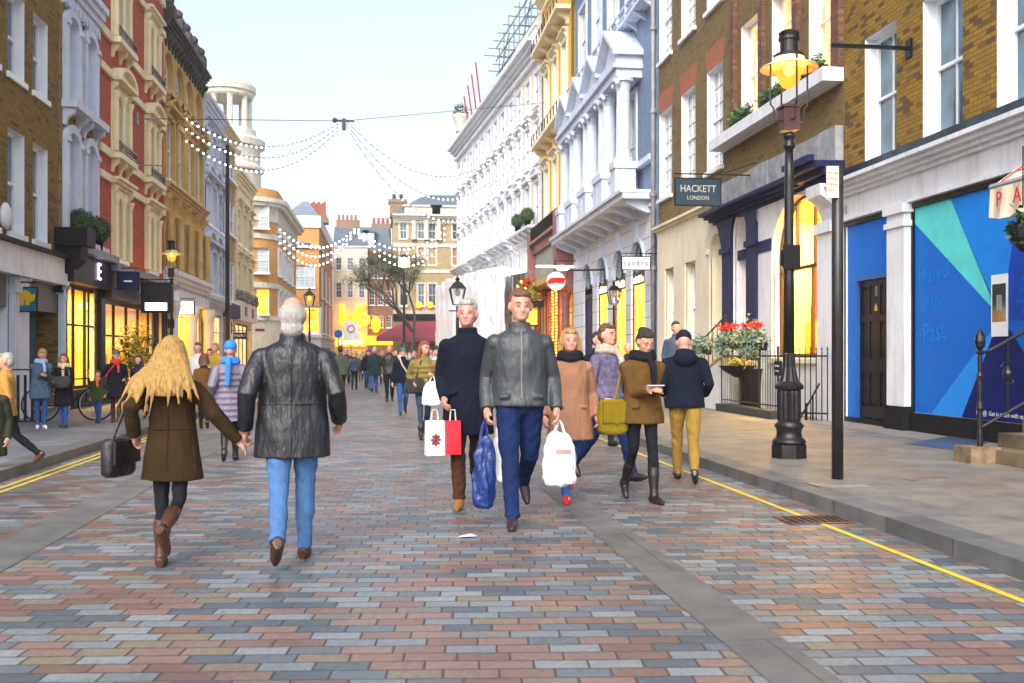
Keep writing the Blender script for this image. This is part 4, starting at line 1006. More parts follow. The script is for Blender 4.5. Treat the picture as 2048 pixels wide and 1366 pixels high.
    specs=[('white_terrace_house','cream white terrace house next to the yellow pub building, with segmental window heads',0,7.5,'palecream',3,'seg',21.6),
           ('white_terrace_house','tall white terrace house with scaffolding poles on its roof',7.5,15.5,'white',3,'tri',21.0),
           ('white_terrace_house','tall white terrace house with iron balcony rails, second before the sheeted scaffold',15.5,23.5,'white',3,'flat',20.8),
           ('white_terrace_house','farthest white terrace house of the right row, with an urn on its corner',23.5,L,'white',3,'flat',21.4)]
    for i,(nm,lb,s0,s1,mt,n,hd,H) in enumerate(specs):
        b=seg(nm,lb,s0,s1); b.root['group']='white terrace on the right'
        W=b.W
        fz=[(5.4,8.0),(9.0,11.8),(12.9,15.4),(16.3,18.3)]
        fl=[dict(z0=a,z1=c,bays=even(W,n,1.25),nx=2,glass='glasspale',sur=.2,hood=hd if k in (1,) else ('flat' if k!=3 else None),rev=.06,course=a-.45,ch=.22,rail=(k==1 and i==2)) for k,(a,c) in enumerate(fz)]
        fl.append(dict(z0=.9,z1=3.7,bays=even(W,n,1.5),nx=2,glass='litsoft' if i<2 else 'glass',rev=.08))
        classic(b,H,fl,M[mt],M['white'],M['white'],crn=(19.1,.9,.9))
        m=MB(); quoins(m,W-.01,4.6,19,side=-1,p=.06); quoins(m,.01,4.6,19,p=.06)
        cornice(m,0,W,4.2,.5,.5); baluster_rail(m,.1,W-.1,20.05,.8,-.3,.4,r=.09) if H>20.9 else m.box(0,W,-.3,.2,20.01,H)
        for k in range(5): bracket(m,.8+(W-1.6)*k/4,8.94,.3,.6,.7)
        m.box(.3,W-.3,-.8,-.002,8.95,9.1)
        m.build('cornice_work',M['white'],b.root)
        if i==0:
            for k,u in enumerate((W-1.5,W-4.2)):
                bush_pot(('dark green ball bush on the pub-side balcony of the cream terrace house' if k==0 else 'dark green ball bush on the far side balcony of the cream terrace house'),b.w(u,-.55,9.11),.45,'topiary_bush','topiaries on the cream balcony',.2)
        if i==3:
            m=MB(); m.lathe([(.5,0),(.3,.4),(.7,1.2),(.8,1.5),(.4,1.7)],(.8,.2,H),10); m.build('urn',M['stone'],b.root,True)
            m=MB(); leaves(m,(.8,.2,H+2.0),(.8,.8,.6),250,.12,random.Random(8)); m.build('urn_plant',M['leaf'],b.root)
        if i in (1,2):
            m=MB(); m.box(.1,W-.1,-1.0,-.9,8.6,9.8) if False else None
            iron_rail(m,.2,W-.2,4.75,1.1,-1.1,.25,r=.035); m.build('balcony_rail',M['iron'],b.root)
    # scaffold on roof
    O=A-D*14; t=thing('roof_scaffold','grey tube scaffolding standing on the roof of the tall white terrace house','scaffold',(O.x,O.y,21.0),ang)
    m=MB(); rnd=random.Random(12)
    nx_=8
    for i in range(nx_):
        for y in (.2,1.6):
            m.tube([(i*1.7,y,-.9),(i*1.7,y,2.6+(i%3)*.5+.9*(i/nx_))],.045,5)
        m.tube([(i*1.7,-.6,.9),(i*1.7,2.4,.9)],.04,5); m.tube([(i*1.7,-.9,2.0),(i*1.7,2.2,2.0)],.04,5)
    for y in (.2,1.6):
        for zz in (.9,2.0,2.9): m.tube([(-1.2,y,zz),(13.0,y,zz)],.045,5)
    m.tube([(0,.2,0),(3.4,.2,2.6)],.04,5); m.tube([(6.8,.2,0),(10.2,.2,2.6)],.04,5)
    m.build('tubes',M['scaffold'],t)
    m=MB(); m.box(0,11.5,.3,1.5,.95,1.0); m.build('deck_boards',M['ochre_trim'],t)
    O=A-D*26; 
    for k in range(4):
        q=A-D*(20.5+k*1.9); t=thing('red_roof_pole','thin red pole leaning above the roof of the far white terrace, number %s from the scaffold'%('one','two','three','four')[k],'pole',(q.x+.1,q.y,20.2),0,'red roof poles')
        t['label']=['red pole nearest the grey scaffold above the white roofs','second red roof pole from the grey scaffold','third red roof pole from the grey scaffold','farthest red roof pole, leaning over the last white house'][k]
        m=MB(); m.tube([(0,0,0),(-.5,0,4.2-k*.4)],.07,6); m.build('pole',emis('red pole with own glow',(.6,.03,.02),.25),t)  # plain red pole with emission added, not a light source
    # white sheeting over scaffold
    t=thing('sheeted_scaffold','scaffold at the end of the white terrace wrapped in bulging white plastic sheeting','scaffold',(0,0,0))
    x0,x1=at(872,84)+.0,at(1004,58)
    P=[(at(872,83),83),(at(905,72),72),(at(960,64),64),(at(1010,60),60)]
    tops=[hgt(*P[0],575),hgt(*P[1],556),hgt(*P[2],545),hgt(*P[3],552)]
    m=MB(); nU,nV=48,18
    grid=[]
    for i in range(nU+1):
        s=i/nU*3; k=min(2,int(s)); f_=s-k
        x=P[k][0]*(1-f_)+P[k+1][0]*f_; y=P[k][1]*(1-f_)+P[k+1][1]*f_; zt=tops[k]*(1-f_)+tops[k+1]*f_
        col=[]
        for j in range(nV+1):
            v=j/nV; z=2.0+(zt-2.0)*v+(.35*sin(i*.9) if j==0 else 0)
            o=noise.noise(Vector((i*.25,j*.22,1.7)))*.22+.13*sin(i*1.9)+.05*sin(i*.7+j*.5)
            col.append((x-abs(o)*.6,y-o*.6,z+ (noise.noise(Vector((i*.4,3,0)))*.4 if j==nV else 0)))
        grid.append(col)
    for i in range(nU):
        for j in range(nV): m.face([grid[i][j],grid[i+1][j],grid[i+1][j+1],grid[i][j+1]])
    for i in range(nU):       # roof fold back
        a_,b_=grid[i][nV],grid[i+1][nV]; m.face([a_,b_,(b_[0]+2.0,b_[1]+2.0,b_[2]+.5),(a_[0]+2.0,a_[1]+2.0,a_[2]+.5)])
    m.build('plastic_sheet',M['sheet'],t,True)
    m=MB()
    for p,zt in zip(P,tops): m.tube([(p[0]+.5,p[1]+.4,0.0),(p[0]+.5,p[1]+.4,zt)],.06,5)
    for k in range(3): m.tube([(P[k][0]+.5,P[k][1]+.4,2.1),(P[k+1][0]+.5,P[k+1][1]+.4,2.1)],.06,5)
    m.build('poles',M['steel'],t)

M['leaddark']=paint('dark lead flashing',(.03,.045,.065),.35,var=.4,dirt=.2,scale=1.5)
M['vinylblue']=paint('blue vinyl hoarding',(.001,.13,.55),.55,spec=.2,var=.05,bumpy=.03,scale=.8)
M['vinylframe']=paint('blue painted frame',(.01,.10,.35),.4)
M['vinylmint']=paint('mint vinyl',(.10,.62,.62),.55,spec=.2,var=.08,bumpy=0)
M['vinylsky']=paint('sky blue vinyl',(.02,.26,.80),.55,spec=.2,var=.05,bumpy=0)
M['vinylazure']=paint('azure vinyl',(.005,.22,.72),.55,spec=.2,var=.05,bumpy=0)
M['vinylnavy']=paint('navy vinyl',(.001,.010,.12),.55,spec=.2,var=.1,bumpy=0)
M['vinyldeep']=paint('deep blue vinyl',(.003,.06,.45),.55,spec=.2,var=.1,bumpy=0)
M['vinylink']=paint('pale blue lettering',(.008,.19,.66),.55,spec=.2,var=.05,bumpy=0)
M['brass']=paint('brass',(.75,.42,.03),.35,metal=.5)
M['peach']=paint('peach wall',(.85,.52,.33),.7,var=.04,bumpy=0)
M['redpier']=brick('dark red pier brick',(.10,.045,.035),(.15,.06,.04),(.28,.16,.02),(.16,.1,.07),.2)
M['brownframe']=paint('brown window frame',(.05,.02,.01),.4)
M['posterred']=emis('self-glowing red poster',(.75,.06,.01),.5)  # poster brightness put in as emission, it is no lamp
M['posterorange']=emis('self-glowing orange lettering',(1,.35,.02),1.2)  # lettering brightness put in as emission
M['bulbamber2']=emis('warm interior lamps',(1,.7,.35),5)
M['scaffold']=paint('scaffold tube',(.16,.19,.20),.5,metal=.3)
M['sheet']=paint('white plastic sheeting',(.82,.84,.88),.4,var=.03,scale=1)
def rustmat():
    m,nt,bs=newmat('rusticated white stucco'); v=wallvec(nt); sx=nt.nodes.new('ShaderNodeSeparateXYZ'); nt.links.new(v,sx.inputs[0])
    f=math_(nt,'FRACT',math_(nt,'DIVIDE',sx.outputs[1],.55)); g=math_(nt,'LESS_THAN',f,.05)
    c=mixc(nt,g,(.60,.66,.78),(.20,.23,.29)); nt.links.new(c,bs.inputs['Base Color']); bs.inputs['Roughness'].default_value=.6
    bump(nt,math_(nt,'SUBTRACT',1,g),bs,.8,.03); return m
M['rust']=rustmat()

def far_end():
    # rounded orange corner building
    Yc=70; x0=at(468,Yc); xc=at(548,Yc)
    b=Bld('orange_corner_building','orange brick corner building with a rounded white stone cornice and one yellow lit window',(x0-6,Yc),0,xc-(x0-6))
    W=b.W; uL=b.u(508); H=b.z(540,405)
    zf=[(b.z(520,628),b.z(520,578)),(b.z(520,545),b.z(520,495)),(b.z(520,455),b.z(520,408))]
    bw=1.25; uc=b.u(519); bb=[(uc-bw/2,uc+bw/2),(uc-3.2-bw/2,uc-3.2+bw/2)]
    ops=[]; 
    for k,(a,c) in enumerate(zf): 
        for q in bb: ops.append((*q,a,c,0,.25))
    # curved + side wall as one mesh: front straight, quarter-round, side receding
    R=2.2; side=15; zg=b.z(520,640)
    m=MB()
    wall(m,0,W-R,0,H,ops,.25,0,1)
    n=8; arc=[(W-R+R*sin(pi/2*k/n),R-R*cos(pi/2*k/n)) for k in range(n+1)]+[(W,R+side)]
    for k in range(len(arc)-1):
        p,q=arc[k],arc[k+1]; m.face([(p[0],p[1],0),(q[0],q[1],0),(q[0],q[1],H),(p[0],p[1],H)],0)
    m.face([(W,R+side,0),(0,R+side,0),(0,R+side,H),(W,R+side,H)],0); m.face([(0,R+side,0),(0,0,0),(0,0,H),(0,R+side,H)],0)
    m.build('wall',[M['brick_orange'],M['white']],b.root)
    m=MB(); poly=[(0,0)]+[(W-R,0)]+arc[1:]+[(0,R+side)]; m.prism(poly,'z',H-.2,H-.05); m.build('roof',M['lead'],b.root)
    for k,(a,c) in enumerate(zf):
        for i,q in enumerate(bb):
            window(b.root,q[0],q[1],a,c,.25,M['lit'] if (k==0 and i==0) else M['glasspale'],None,2,2,sill=.12)
    def band(mb,z,h,p,m_=None):
        path=[(0,0),(W-R,0)]+arc[1:]
        nn=[(0,-1),(0,-1)]+[(sin(pi/2*k/n),-cos(pi/2*k/n)) for k in range(1,n+1)]+[(1,0)]
        for k in range(len(path)-1):
            A_,B_=path[k],path[k+1]; na_,nb=nn[k],nn[k+1]
            ring=lambda zz:[(A_[0]+na_[0]*p,A_[1]+na_[1]*p,zz),(B_[0]+nb[0]*p,B_[1]+nb[1]*p,zz),(B_[0]-nb[0]*.05,B_[1]-nb[1]*.05,zz),(A_[0]-na_[0]*.05,A_[1]-na_[1]*.05,zz)]
            mb.rings([ring(z),ring(z+h)],True,m_)
    m=MB(); band(m,H-1.2,1.0,.12); band(m,H-.2,.25,.5); band(m,H+.05,.3,.7); band(m,zf[1][0]-1.0,.35,.12); band(m,zf[2][0]-.7,.35,.1); m.build('stone_bands',M['stone'],b.root)
    m=MB(); band(m,0.0,zg,.2); band(m,zg,.3,.35); m.build('ground_storey',M['palecream'],b.root)
    m=MB(); band(m,H+.35,.7,.1); m.build('parapet',M['brick_orange'],b.root)
    for k,(a,c) in enumerate(zf):
        for j in range(4):
            y=R+1.0+j*3.2
            o=window(b.root,0,1.3,a,c,0,M['glass'],None,2,2,sill=.1); o.location=(W+.02,y,a); o.rotation_euler=(0,0,pi/2)
    m=MB()
    for k,(a,c) in enumerate(zf):
        for j in range(4):
            y=R+1.0+j*3.2
            m=MB(); m.box(W-.01,W+.12,y-.95,y-.66,a-.1,c+.25); m.box(W-.01,W+.12,y+.66,y+.95,a-.1,c+.25); m.box(W-.01,W+.14,y-.655,y+.655,c+.001,c+.25)
            m.build('window_surround',M['white'],b.root)
    # rotunda
    Yr=74; xr=at(456,Yr); s=F/(xr*SP+Yr*CP); zt=hgt(xr,Yr,168)
    t=thing('rotunda_tower','round pale stone tower with an open ring of columns, above the left roofs','tower',(xr,Yr,0))
    Z=lambda py: hgt(xr,Yr,py)
    m=MB(); r0=50/s
    r1=70/s
    m.lathe([(r1*.92,0),(r1*.92,Z(345)),(r1*1.0,Z(343)),(r1*1.0,Z(338)),(r1*.9,Z(330)),(r1*.9,Z(300)),(r1*1.02,Z(296)),(r1*1.04,Z(284)),(r1*.95,Z(278)),(r1*.8,Z(275)),(r1*.78,Z(262)),(.2,Z(261))],(0,0,0),32); m.build('drum',M['stone'],t)
    m=MB(); m.lathe([(r0*.93,Z(198)),(r0*1.0,Z(194)),(r0*1.0,Z(188)),(r0*1.08,Z(186)),(r0*1.1,Z(176)),(r0*.98,Z(172)),(r0*.95,Z(168)),(r0*.3,Z(166))],(0,0,0),32); m.build('cap',M['stone'],t)
    for k in range(8):
        a=2*pi*(k+.3)/8; m=MB(); m.lathe([(.26,0),(.22,.2),(.2,Z(198)-Z(261)-.2),(.27,Z(198)-Z(261))],(r0*.82*cos(a),r0*.82*sin(a),Z(261)),10); m.build('column',M['stone'],t)
    m=MB(); m.lathe([(r0*.25,Z(262)),(r0*.25,Z(199))],(0,0,0),12) if False else None
    # second orange building
    Yc=95; xa,xb=at(566,Yc),at(638,Yc)
    b=Bld('orange_brick_building','plain orange brick building with a lead roof and a row of red chimney pots',(xa,Yc),0,xb-xa)
    W=b.W; H=b.z(600,455)
    zf=[(b.z(609,668),b.z(609,612)),(b.z(609,575),b.z(609,530)),(b.z(609,497),b.z(609,487))]
    uc=b.u(609); 
    ops=[(uc-1.5,uc+1.5,*zf[0],0,.2),(uc-.95,uc+.95,*zf[1],0,.2),(uc-.6,uc+.6,b.z(609,493),b.z(609,484),0,.2)]
    m=MB(); wall(m,0,W,0,H,ops,.2,0,1); xs=at(665,118)-xb; dy=23
    m.face([(W,0,0),(W+xs,dy,0),(W+xs,dy,H),(W,0,H)],0); m.face([(W+xs,dy,0),(0,dy,0),(0,dy,H),(W+xs,dy,H)],0); m.face([(0,dy,0),(0,0,0),(0,0,H),(0,dy,H)],0)
    m.build('wall',[M['brick_orange'],M['white']],b.root)
    window(b.root,ops[0][0],ops[0][1],*zf[0],.2,M['lit'],None,2,1,sill=.15,ft=.2); window(b.root,ops[1][0],ops[1][1],*zf[1],.2,M['glasspale'],None,4,4,sill=.12); window(b.root,ops[2][0],ops[2][1],ops[2][2],ops[2][3],.2,M['glass'],None,2,1,sash=False)
    m=MB(); pts=[(-.1,-.15),(W+.15,-.15),(W+xs+.15,dy+.1),(-.1,dy+.1)]; m.prism(pts,'z',H,H+1.1); m.prism([(p[0],p[1]-.15) for p in pts],'z',H-1.9,H-1.7); m.build('parapet',M['white'],b.root)
    m=MB(); ang_=atan2(xs,dy); zz0=b.z(609,660); m.prism([(-.1,-.2),(W+.2,-.2),(W+xs+.2,dy),(-.1,dy)],'z',0.0,b.z(609,676)); m.prism([(-.1,-.35),(W+.35,-.35),(W+xs+.35,dy),(-.1,dy)],'z',b.z(609,676),b.z(609,671)); m.build('ground_storey',M['stone'],b.root)
    zr=H+1.1
    r1=[(0,.3,zr),(W,.3,zr),(W+xs*.9,dy-1,zr),(0,dy-1,zr)]; r2=[(1.5,3.2,zr+1.8),(W-1.2,3.2,zr+1.8),(W-1.0+xs*.7,dy-4,zr+1.8),(1.5,dy-4,zr+1.8)]
    m=MB(); m.rings([r1,r2]); m.build('roof',M['lead'],b.root)
    m=MB(); cx0,cx1=b.u(604)+.2,b.u(652)-.2; zc=b.z(620,425,4); m.box(cx0,cx1,4,5.4,zr,zc-1.0); m.box(cx0-.15,cx1+.15,3.85,5.55,zc-.999,zc-.5); m.box(cx0,cx1,4,5.4,zc-.499,zc-.1); ch=m.build('chimney',M['brick_dull'],b.root)
    for k in range(9):
        u=cx0+.2+(cx1-cx0-.4)*k/8; m=MB(); hh=.95+(k%3)*.12; m.lathe([(.16,0),(.13,.2),(.12,hh),(.15,hh+.06)],(u,4.7,zc-.1),8); m.build('chimney_pot',M['terracotta'],ch)
    for z0_,z1_ in ((b.z(640,592),b.z(640,528)),(b.z(640,665),b.z(640,600))):
        for j in range(3):
            f_=(.18+.27*j); o=window(b.root,0,1.5,z0_,z1_,0,M['glass'],None,2,2,sill=.1); o.location=(W+xs*f_+.04,dy*f_,z0_); o.rotation_euler=(0,0,pi/2-ang_)
    # white house with lit front
    def flat(name,label,p0,p1,Y,ptop,mw,rows,n,wpx,glassn,trim,roofpts=None,hood=None,extra=None,arch=0):
        xa,xb=at(p0,Y),at(p1,Y); b=Bld(name,label,(xa,Y),0,xb-xa); H=b.z((p0+p1)/2,ptop); W=b.W
        w=wpx/(F/(xa*SP+Y*CP)); pm=(p0+p1)/2
        fl=[dict(z0=b.z(pm,r[1]),z1=b.z(pm,r[0]),bays=even(W,n,w),nx=2,ny=2,glass=glassn,rev=.15,sill=.1,sur=.12 if hood!='no' else 0,arch=arch) for r in rows]
        classic(b,H,fl,M[mw],M['white'],M[trim],depth=10,crn=(H-.4,.4,.3))
        return b,H,W
    Y=119.5
    b,H,W=flat('white_end_house','slim white house at the end of the street, its lower front lit orange',666,735,Y,492,'palecream',[(516,540),(566,595)],3,11,'glass','white')
    m=MB(); m.rings([[(0,0.1,H),(W,0.1,H),(W,9,H),(0,9,H)],[(.0,4.2,H+2.8),(W*.9,4.2,H+2.8),(W*.9,5,H+2.8),(.0,5,H+2.8)]]); m.build('pitched_roof',M['slate'],b.root)
    m=MB(); m.box(.2,3.0,4,5.2,H+1.5,H+3.6); ch=m.build('chimney',M['brick_dull'],b.root)
    for k in range(5): m=MB(); m.lathe([(.15,0),(.12,.7)],(.5+k*.5,4.6,H+3.6),8); m.build('chimney_pot',M['terracotta'],ch)
    m=MB(); z0_,z1_=b.z(700,602),b.z(700,665)
    l=bpy.data.lights.new('sign_glow','AREA'); l.energy=110; l.color=(1,.38,.10); l.size=5; l.size_y=1; l.shape='RECTANGLE'
    lo=bpy.data.objects.new('sign_glow',l); C.objects.link(lo); lo.parent=b.root; lo.location=(W/2,-2.2,3.2); lo.rotation_euler=(radians(125),0,0)
    m=MB(); m.box(.3,W-.1,-.5,-.05,b.z(700,694),b.z(700,664)); sg=m.build('lit_sign_box',emis('amber sign box',(1,.50,.02),1.2,((.6,.2,.0),(.9,.4,.01),(1,.8,.2)),1.2),b.root)
    for k in range(9): text_obj('sign_letter','THEATRE'[k%7],.75,M['litwhite2'],sg,(.8+k*(W-1.4)/8.5,-.52,b.z(700,686)),ext=.01)
    rnd=random.Random(4)
    for k,(s_,ux,zz,sz) in enumerate((('I',.16,632,3.6),('1',.26,640,2.6),('H',.44,632,3.6),('8',.62,640,2.8),('6',.80,632,3.9))): text_obj('sign_letter',s_,sz,M['signamber'],b.root,(W*ux+.3,-.35,b.z(700,zz)),ext=.12)
    # brown brick house with dormers
    Y=120.5
    b,H,W=flat('brown_end_house','brown brick house at the street end with red arched window heads and white dormers',735.5,786,Y,503,'brick_dull',[(530,556),(580,610),(630,655)],3,11,'glass','redtrim',arch=.5)
    m=MB(); m.rings([[(-2.5,0.15,H),(W,0.15,H),(W,9.5,H),(-2.5,9.5,H)],[(-1.5,2.6,H+3.2),(W-.6,2.6,H+3.2),(W-.6,8,H+3.2),(-1.5,8,H+3.2)]]); m.build('mansard_roof',M['slate'],b.root)
    for k,px in enumerate((725,739)):
        u=b.u(px); m=MB(); m.box(u-.65,u+.65,.6,2.5,H+.4,H+2.4); m.box(u-.8,u+.8,.5,2.5,H+2.4,H+2.6); d_=m.build('dormer',M['slate'],b.root); window(d_,u-.5,u+.5,H+.6,H+2.2,.56,M['glasspale'],None,2,1)
    m=MB(); m.box(W-2.6,W-.2,3,4.2,H+1,H+3.7); ch=m.build('chimney',M['brick_dull'],b.root)
    for k in range(4): m=MB(); m.lathe([(.2,0),(.16,.8)],(W-2.3+k*.55,3.6,H+3.7),8); m.build('chimney_pot',M['terracotta'],ch)
    m=MB(); m.box(0,W,-.4,-.003,b.z(760,690),b.z(760,672)); m.build('shop_sign',M['signamber'] ,b.root)
    m=MB(); m.sphere((b.u(752),-.6,b.z(752,649)),(.55,.3,1.0),10,8); m.build('hanging_lantern',M['signamber'],b.root)
    # pale corner block with slate mansard
    Y=112
    x0_,x1_=at(786,Y),at(1000,Y)
    b=Bld('mansard_corner_block','pale brick and stone corner block with slate mansard roof behind the bare tree',(x0_,Y),0,x1_-x0_)
    W=b.W; H=b.z(850,430); 
    cols=[(800,814),(836,849),(857,872),(905,922)]
    rr=[((445,478),'glass'),((495,530),'glassorange'),((568,612),'glass')]
    fl=[]
    for (a,c),g in rr: fl.append(dict(z0=b.z(850,c),z1=b.z(850,a),bays=bays(b,cols),nx=2,ny=1,glass=g,sur=.18,rev=.2,sill=.12,course=b.z(850,c)-.9,ch=.4))
    classic(b,H,fl,M['brick_tan'],M['white'],M['stone'],depth=12,crn=(H-.8,.8,.8))
    m=MB(); 
    for px in (828,853,878): m.lathe([(.32,0),(.27,.3),(.25,b.z(850,440)-b.z(850,478)),(.36,b.z(850,438)-b.z(850,478))],(b.u(px),-.3,b.z(850,480)),10)
    m.build('window_columns',M['stone'],b.root)
    m=MB(); m.rings([[(-.2,-.2,H),(W,-.2,H),(W,12,H),(-.2,12,H)],[(3,1.8,H+2.2),(W,1.8,H+2.2),(W,9,H+2.2),(3,9,H+2.2)],[(4.5,4,H+2.9),(W,4,H+2.9),(W,8,H+2.9),(4.5,8,H+2.9)]]); m.build('mansard_roof',M['slate'],b.root)
    m=MB(); 
    for px in (845,900): u=b.u(px); m.box(u-2,u+2,-.1,2,H+.0,H+.9); m.box(u-2.2,u+2.2,-.3,2,H+.9,H+1.1)
    m.build('dormer_hood',M['stone'],b.root)
    m=MB(); u=b.u(796); m.box(u-.9,u+.9,2,3.6,H,b.z(796,400)); m.box(u-1.05,u+1.05,1.9,3.7,b.z(796,400),b.z(796,393)); ch=m.build('chimney',M['brick_dull'],b.root)
    for k in range(2): m=MB(); m.lathe([(.22,0),(.18,.7)],(u-.4+k*.8,2.8,b.z(796,393)),8); m.build('chimney_pot',M['darkstone'],ch)
    m=MB(); zz=b.z(820,640); m.box(0,W,-.3,-.003,b.z(820,640),b.z(820,628)); m.build('fascia',M['blackmatt'],b.root)
    for k,px in enumerate((838,860)):
        m=MB(); m.sphere((b.u(px),-.3,b.z(px,610)),.35,8,6); m.build('wall_lamp',M['signamber'],b.root)
    t=thing('shop_awning','long burgundy canvas awning sloping out at the foot of the pale corner block','awning',(b.O.x,Y,0))
    m=MB(); a0,a1=b.u(782),b.u(1000); zt_,zb_=b.z(820,643),b.z(820,684)
    m.rings([[(a0+1.5,-.32,zt_),(a1,-.32,zt_),(a1,-.35,zt_-.08),(a0+1.5,-.35,zt_-.08)],[(a0-1.6,-4.2,zb_+.5),(a1,-4.2,zb_+.5),(a1,-4.2,zb_+.42),(a0-1.6,-4.2,zb_+.42)]]); m.box(a0-1.6,a1,-4.23,-4.2,zb_,zb_+.5); m.build('canvas',M['awningred'],t)
    m=MB(); 
    for u in (a0,(a0+a1)/2,a1-1): m.tube([(u,-.4,zt_-1.2),(u,-4.1,zb_+.4)],.04,4)
    m.build('arms',M['iron'],t)
    # garden behind: bare tree
    tree()
M['litwhite2']=emis('pale sign letters',(1,.85,.4),2.2)
M['signamber']=emis('amber neon',(1,.38,.01),2.5)
M['awningred']=paint('burgundy canvas',(.30,.05,.08),.8,var=.1)
M['redtrim']=paint('red brick trim',(.42,.10,.07),.8)

def tree():
    Y=100; x=at(830,Y); t=thing('street_tree','sparse grey-green winter tree standing before the pale corner block','tree',(x,Y,0))
    rnd=random.Random(21); m=MB(); tips=[]
    def grow(p,d,l,r,k):
        q=p+d*l*.55+Vector((rnd.uniform(-.1,.1),rnd.uniform(-.1,.1),.05))*l; e=q+ (d+Vector((rnd.uniform(-.25,.25),rnd.uniform(-.25,.25),.1))).normalized()*l*.45
        m.tube([p,q,e],[r,r*.85,r*.65],6 if k<2 else 4)
        if k>=3: tips.append(q)
        if k==5: tips.append(e); return
        for j in range(3 if k<3 else 2+(rnd.random()<.4)):
            a=rnd.uniform(0,2*pi); sp=rnd.uniform(.45,.85)
            nd=(d+Vector((cos(a),sin(a),rnd.uniform(-.1,.4)))*sp).normalized(); grow(e,nd,l*rnd.uniform(.68,.82),r*.6,k+1)
    grow(Vector((0,0,0)),Vector((0,0,1)),3.6,.26,0)
    m.build('trunk',M['bark'],t)
    c=MB()
    for p in tips: leaves(c,p,(.9,.9,.8),48,.07,rnd,hollow=.05)
    c.build('crown',M['leaftree'],t)
def settmat(name='street setts'):
    m,nt,bs=newmat(name); co=objco(nt)
    mp=nt.nodes.new('ShaderNodeMapping'); mp.inputs['Rotation'].default_value=(0,0,radians(5.5)); nt.links.new(co,mp.inputs[0])
    sx=nt.nodes.new('ShaderNodeSeparateXYZ'); nt.links.new(mp.outputs[0],sx.inputs[0])
    wob=math_(nt,'MULTIPLY',math_(nt,'SUBTRACT',noise_(nt,co,1.2,2),.5),.012)
    X=math_(nt,'ADD',sx.outputs[0],wob); Y=math_(nt,'ADD',sx.outputs[1],wob)
    r=math_(nt,'DIVIDE',Y,.126); row=math_(nt,'FLOOR',r); fy=math_(nt,'FRACT',r)
    wn0=nt.nodes.new('ShaderNodeTexWhiteNoise'); wn0.noise_dimensions='1D'; nt.links.new(row,wn0.inputs['W'])
    off=math_(nt,'ADD',math_(nt,'MULTIPLY',row,.36),math_(nt,'MULTIPLY',wn0.outputs['Value'],.16))
    xx=math_(nt,'ADD',math_(nt,'DIVIDE',X,.252),off); colx=math_(nt,'FLOOR',xx); fx=math_(nt,'FRACT',xx)
    cb=nt.nodes.new('ShaderNodeCombineXYZ'); nt.links.new(row,cb.inputs[0]); nt.links.new(colx,cb.inputs[1])
    wn=nt.nodes.new('ShaderNodeTexWhiteNoise'); wn.noise_dimensions='2D'; nt.links.new(cb.outputs[0],wn.inputs['Vector'])
    col=ramp(nt,wn.outputs['Value'],[(0,(.20,.125,.10)),(.14,(.25,.165,.14)),(.26,(.10,.12,.14)),(.42,(.14,.16,.18)),(.56,(.20,.225,.24)),(.72,(.25,.27,.28)),(.82,(.22,.185,.135)),(.90,(.205,.19,.165)),(.95,(.235,.15,.125))],'CONSTANT')
    vv=noise_(nt,co,26,5,.65); col=mixc(nt,1.0,col,ramp(nt,vv,[(.3,(.72,.72,.72)),(.7,(1.18,1.18,1.18))]),'MULTIPLY')
    big=noise_(nt,co,.5,5,.6); col=mixc(nt,1.0,col,ramp(nt,big,[(.3,(.62,.62,.64)),(.5,(.88,.88,.88)),(.72,(1.08,1.07,1.05))]),'MULTIPLY')
    gum=nt.nodes.new('ShaderNodeTexVoronoi'); gum.inputs['Scale'].default_value=2.2; nt.links.new(co,gum.inputs['Vector']); gm=math_(nt,'LESS_THAN',gum.outputs['Distance'],.045); col=mixc(nt,math_(nt,'MULTIPLY',gm,.55),col,(.07,.07,.07))
    ex=math_(nt,'MINIMUM',fx,math_(nt,'SUBTRACT',1,fx)); ey=math_(nt,'MINIMUM',fy,math_(nt,'SUBTRACT',1,fy))
    dx=math_(nt,'MULTIPLY',ex,.252); dy=math_(nt,'MULTIPLY',ey,.126); d=math_(nt,'MINIMUM',dx,dy)
    mr=nt.nodes.new('ShaderNodeMapRange'); mr.inputs[1].default_value=.0032; mr.inputs[2].default_value=.0075; nt.links.new(d,mr.inputs[0])
    col=mixc(nt,mr.outputs[0],(.045,.042,.04),col)
    nt.links.new(col,bs.inputs['Base Color'])
    rr=math_(nt,'ADD',.40,math_(nt,'MULTIPLY',wn.outputs['Value'],.22)); nt.links.new(rr,bs.inputs['Roughness'])
    h=math_(nt,'ADD',math_(nt,'MULTIPLY',mr.outputs[0],1.0),math_(nt,'MULTIPLY',noise_(nt,co,60,4),.35)); bump(nt,h,bs,.5,.006)
    return m
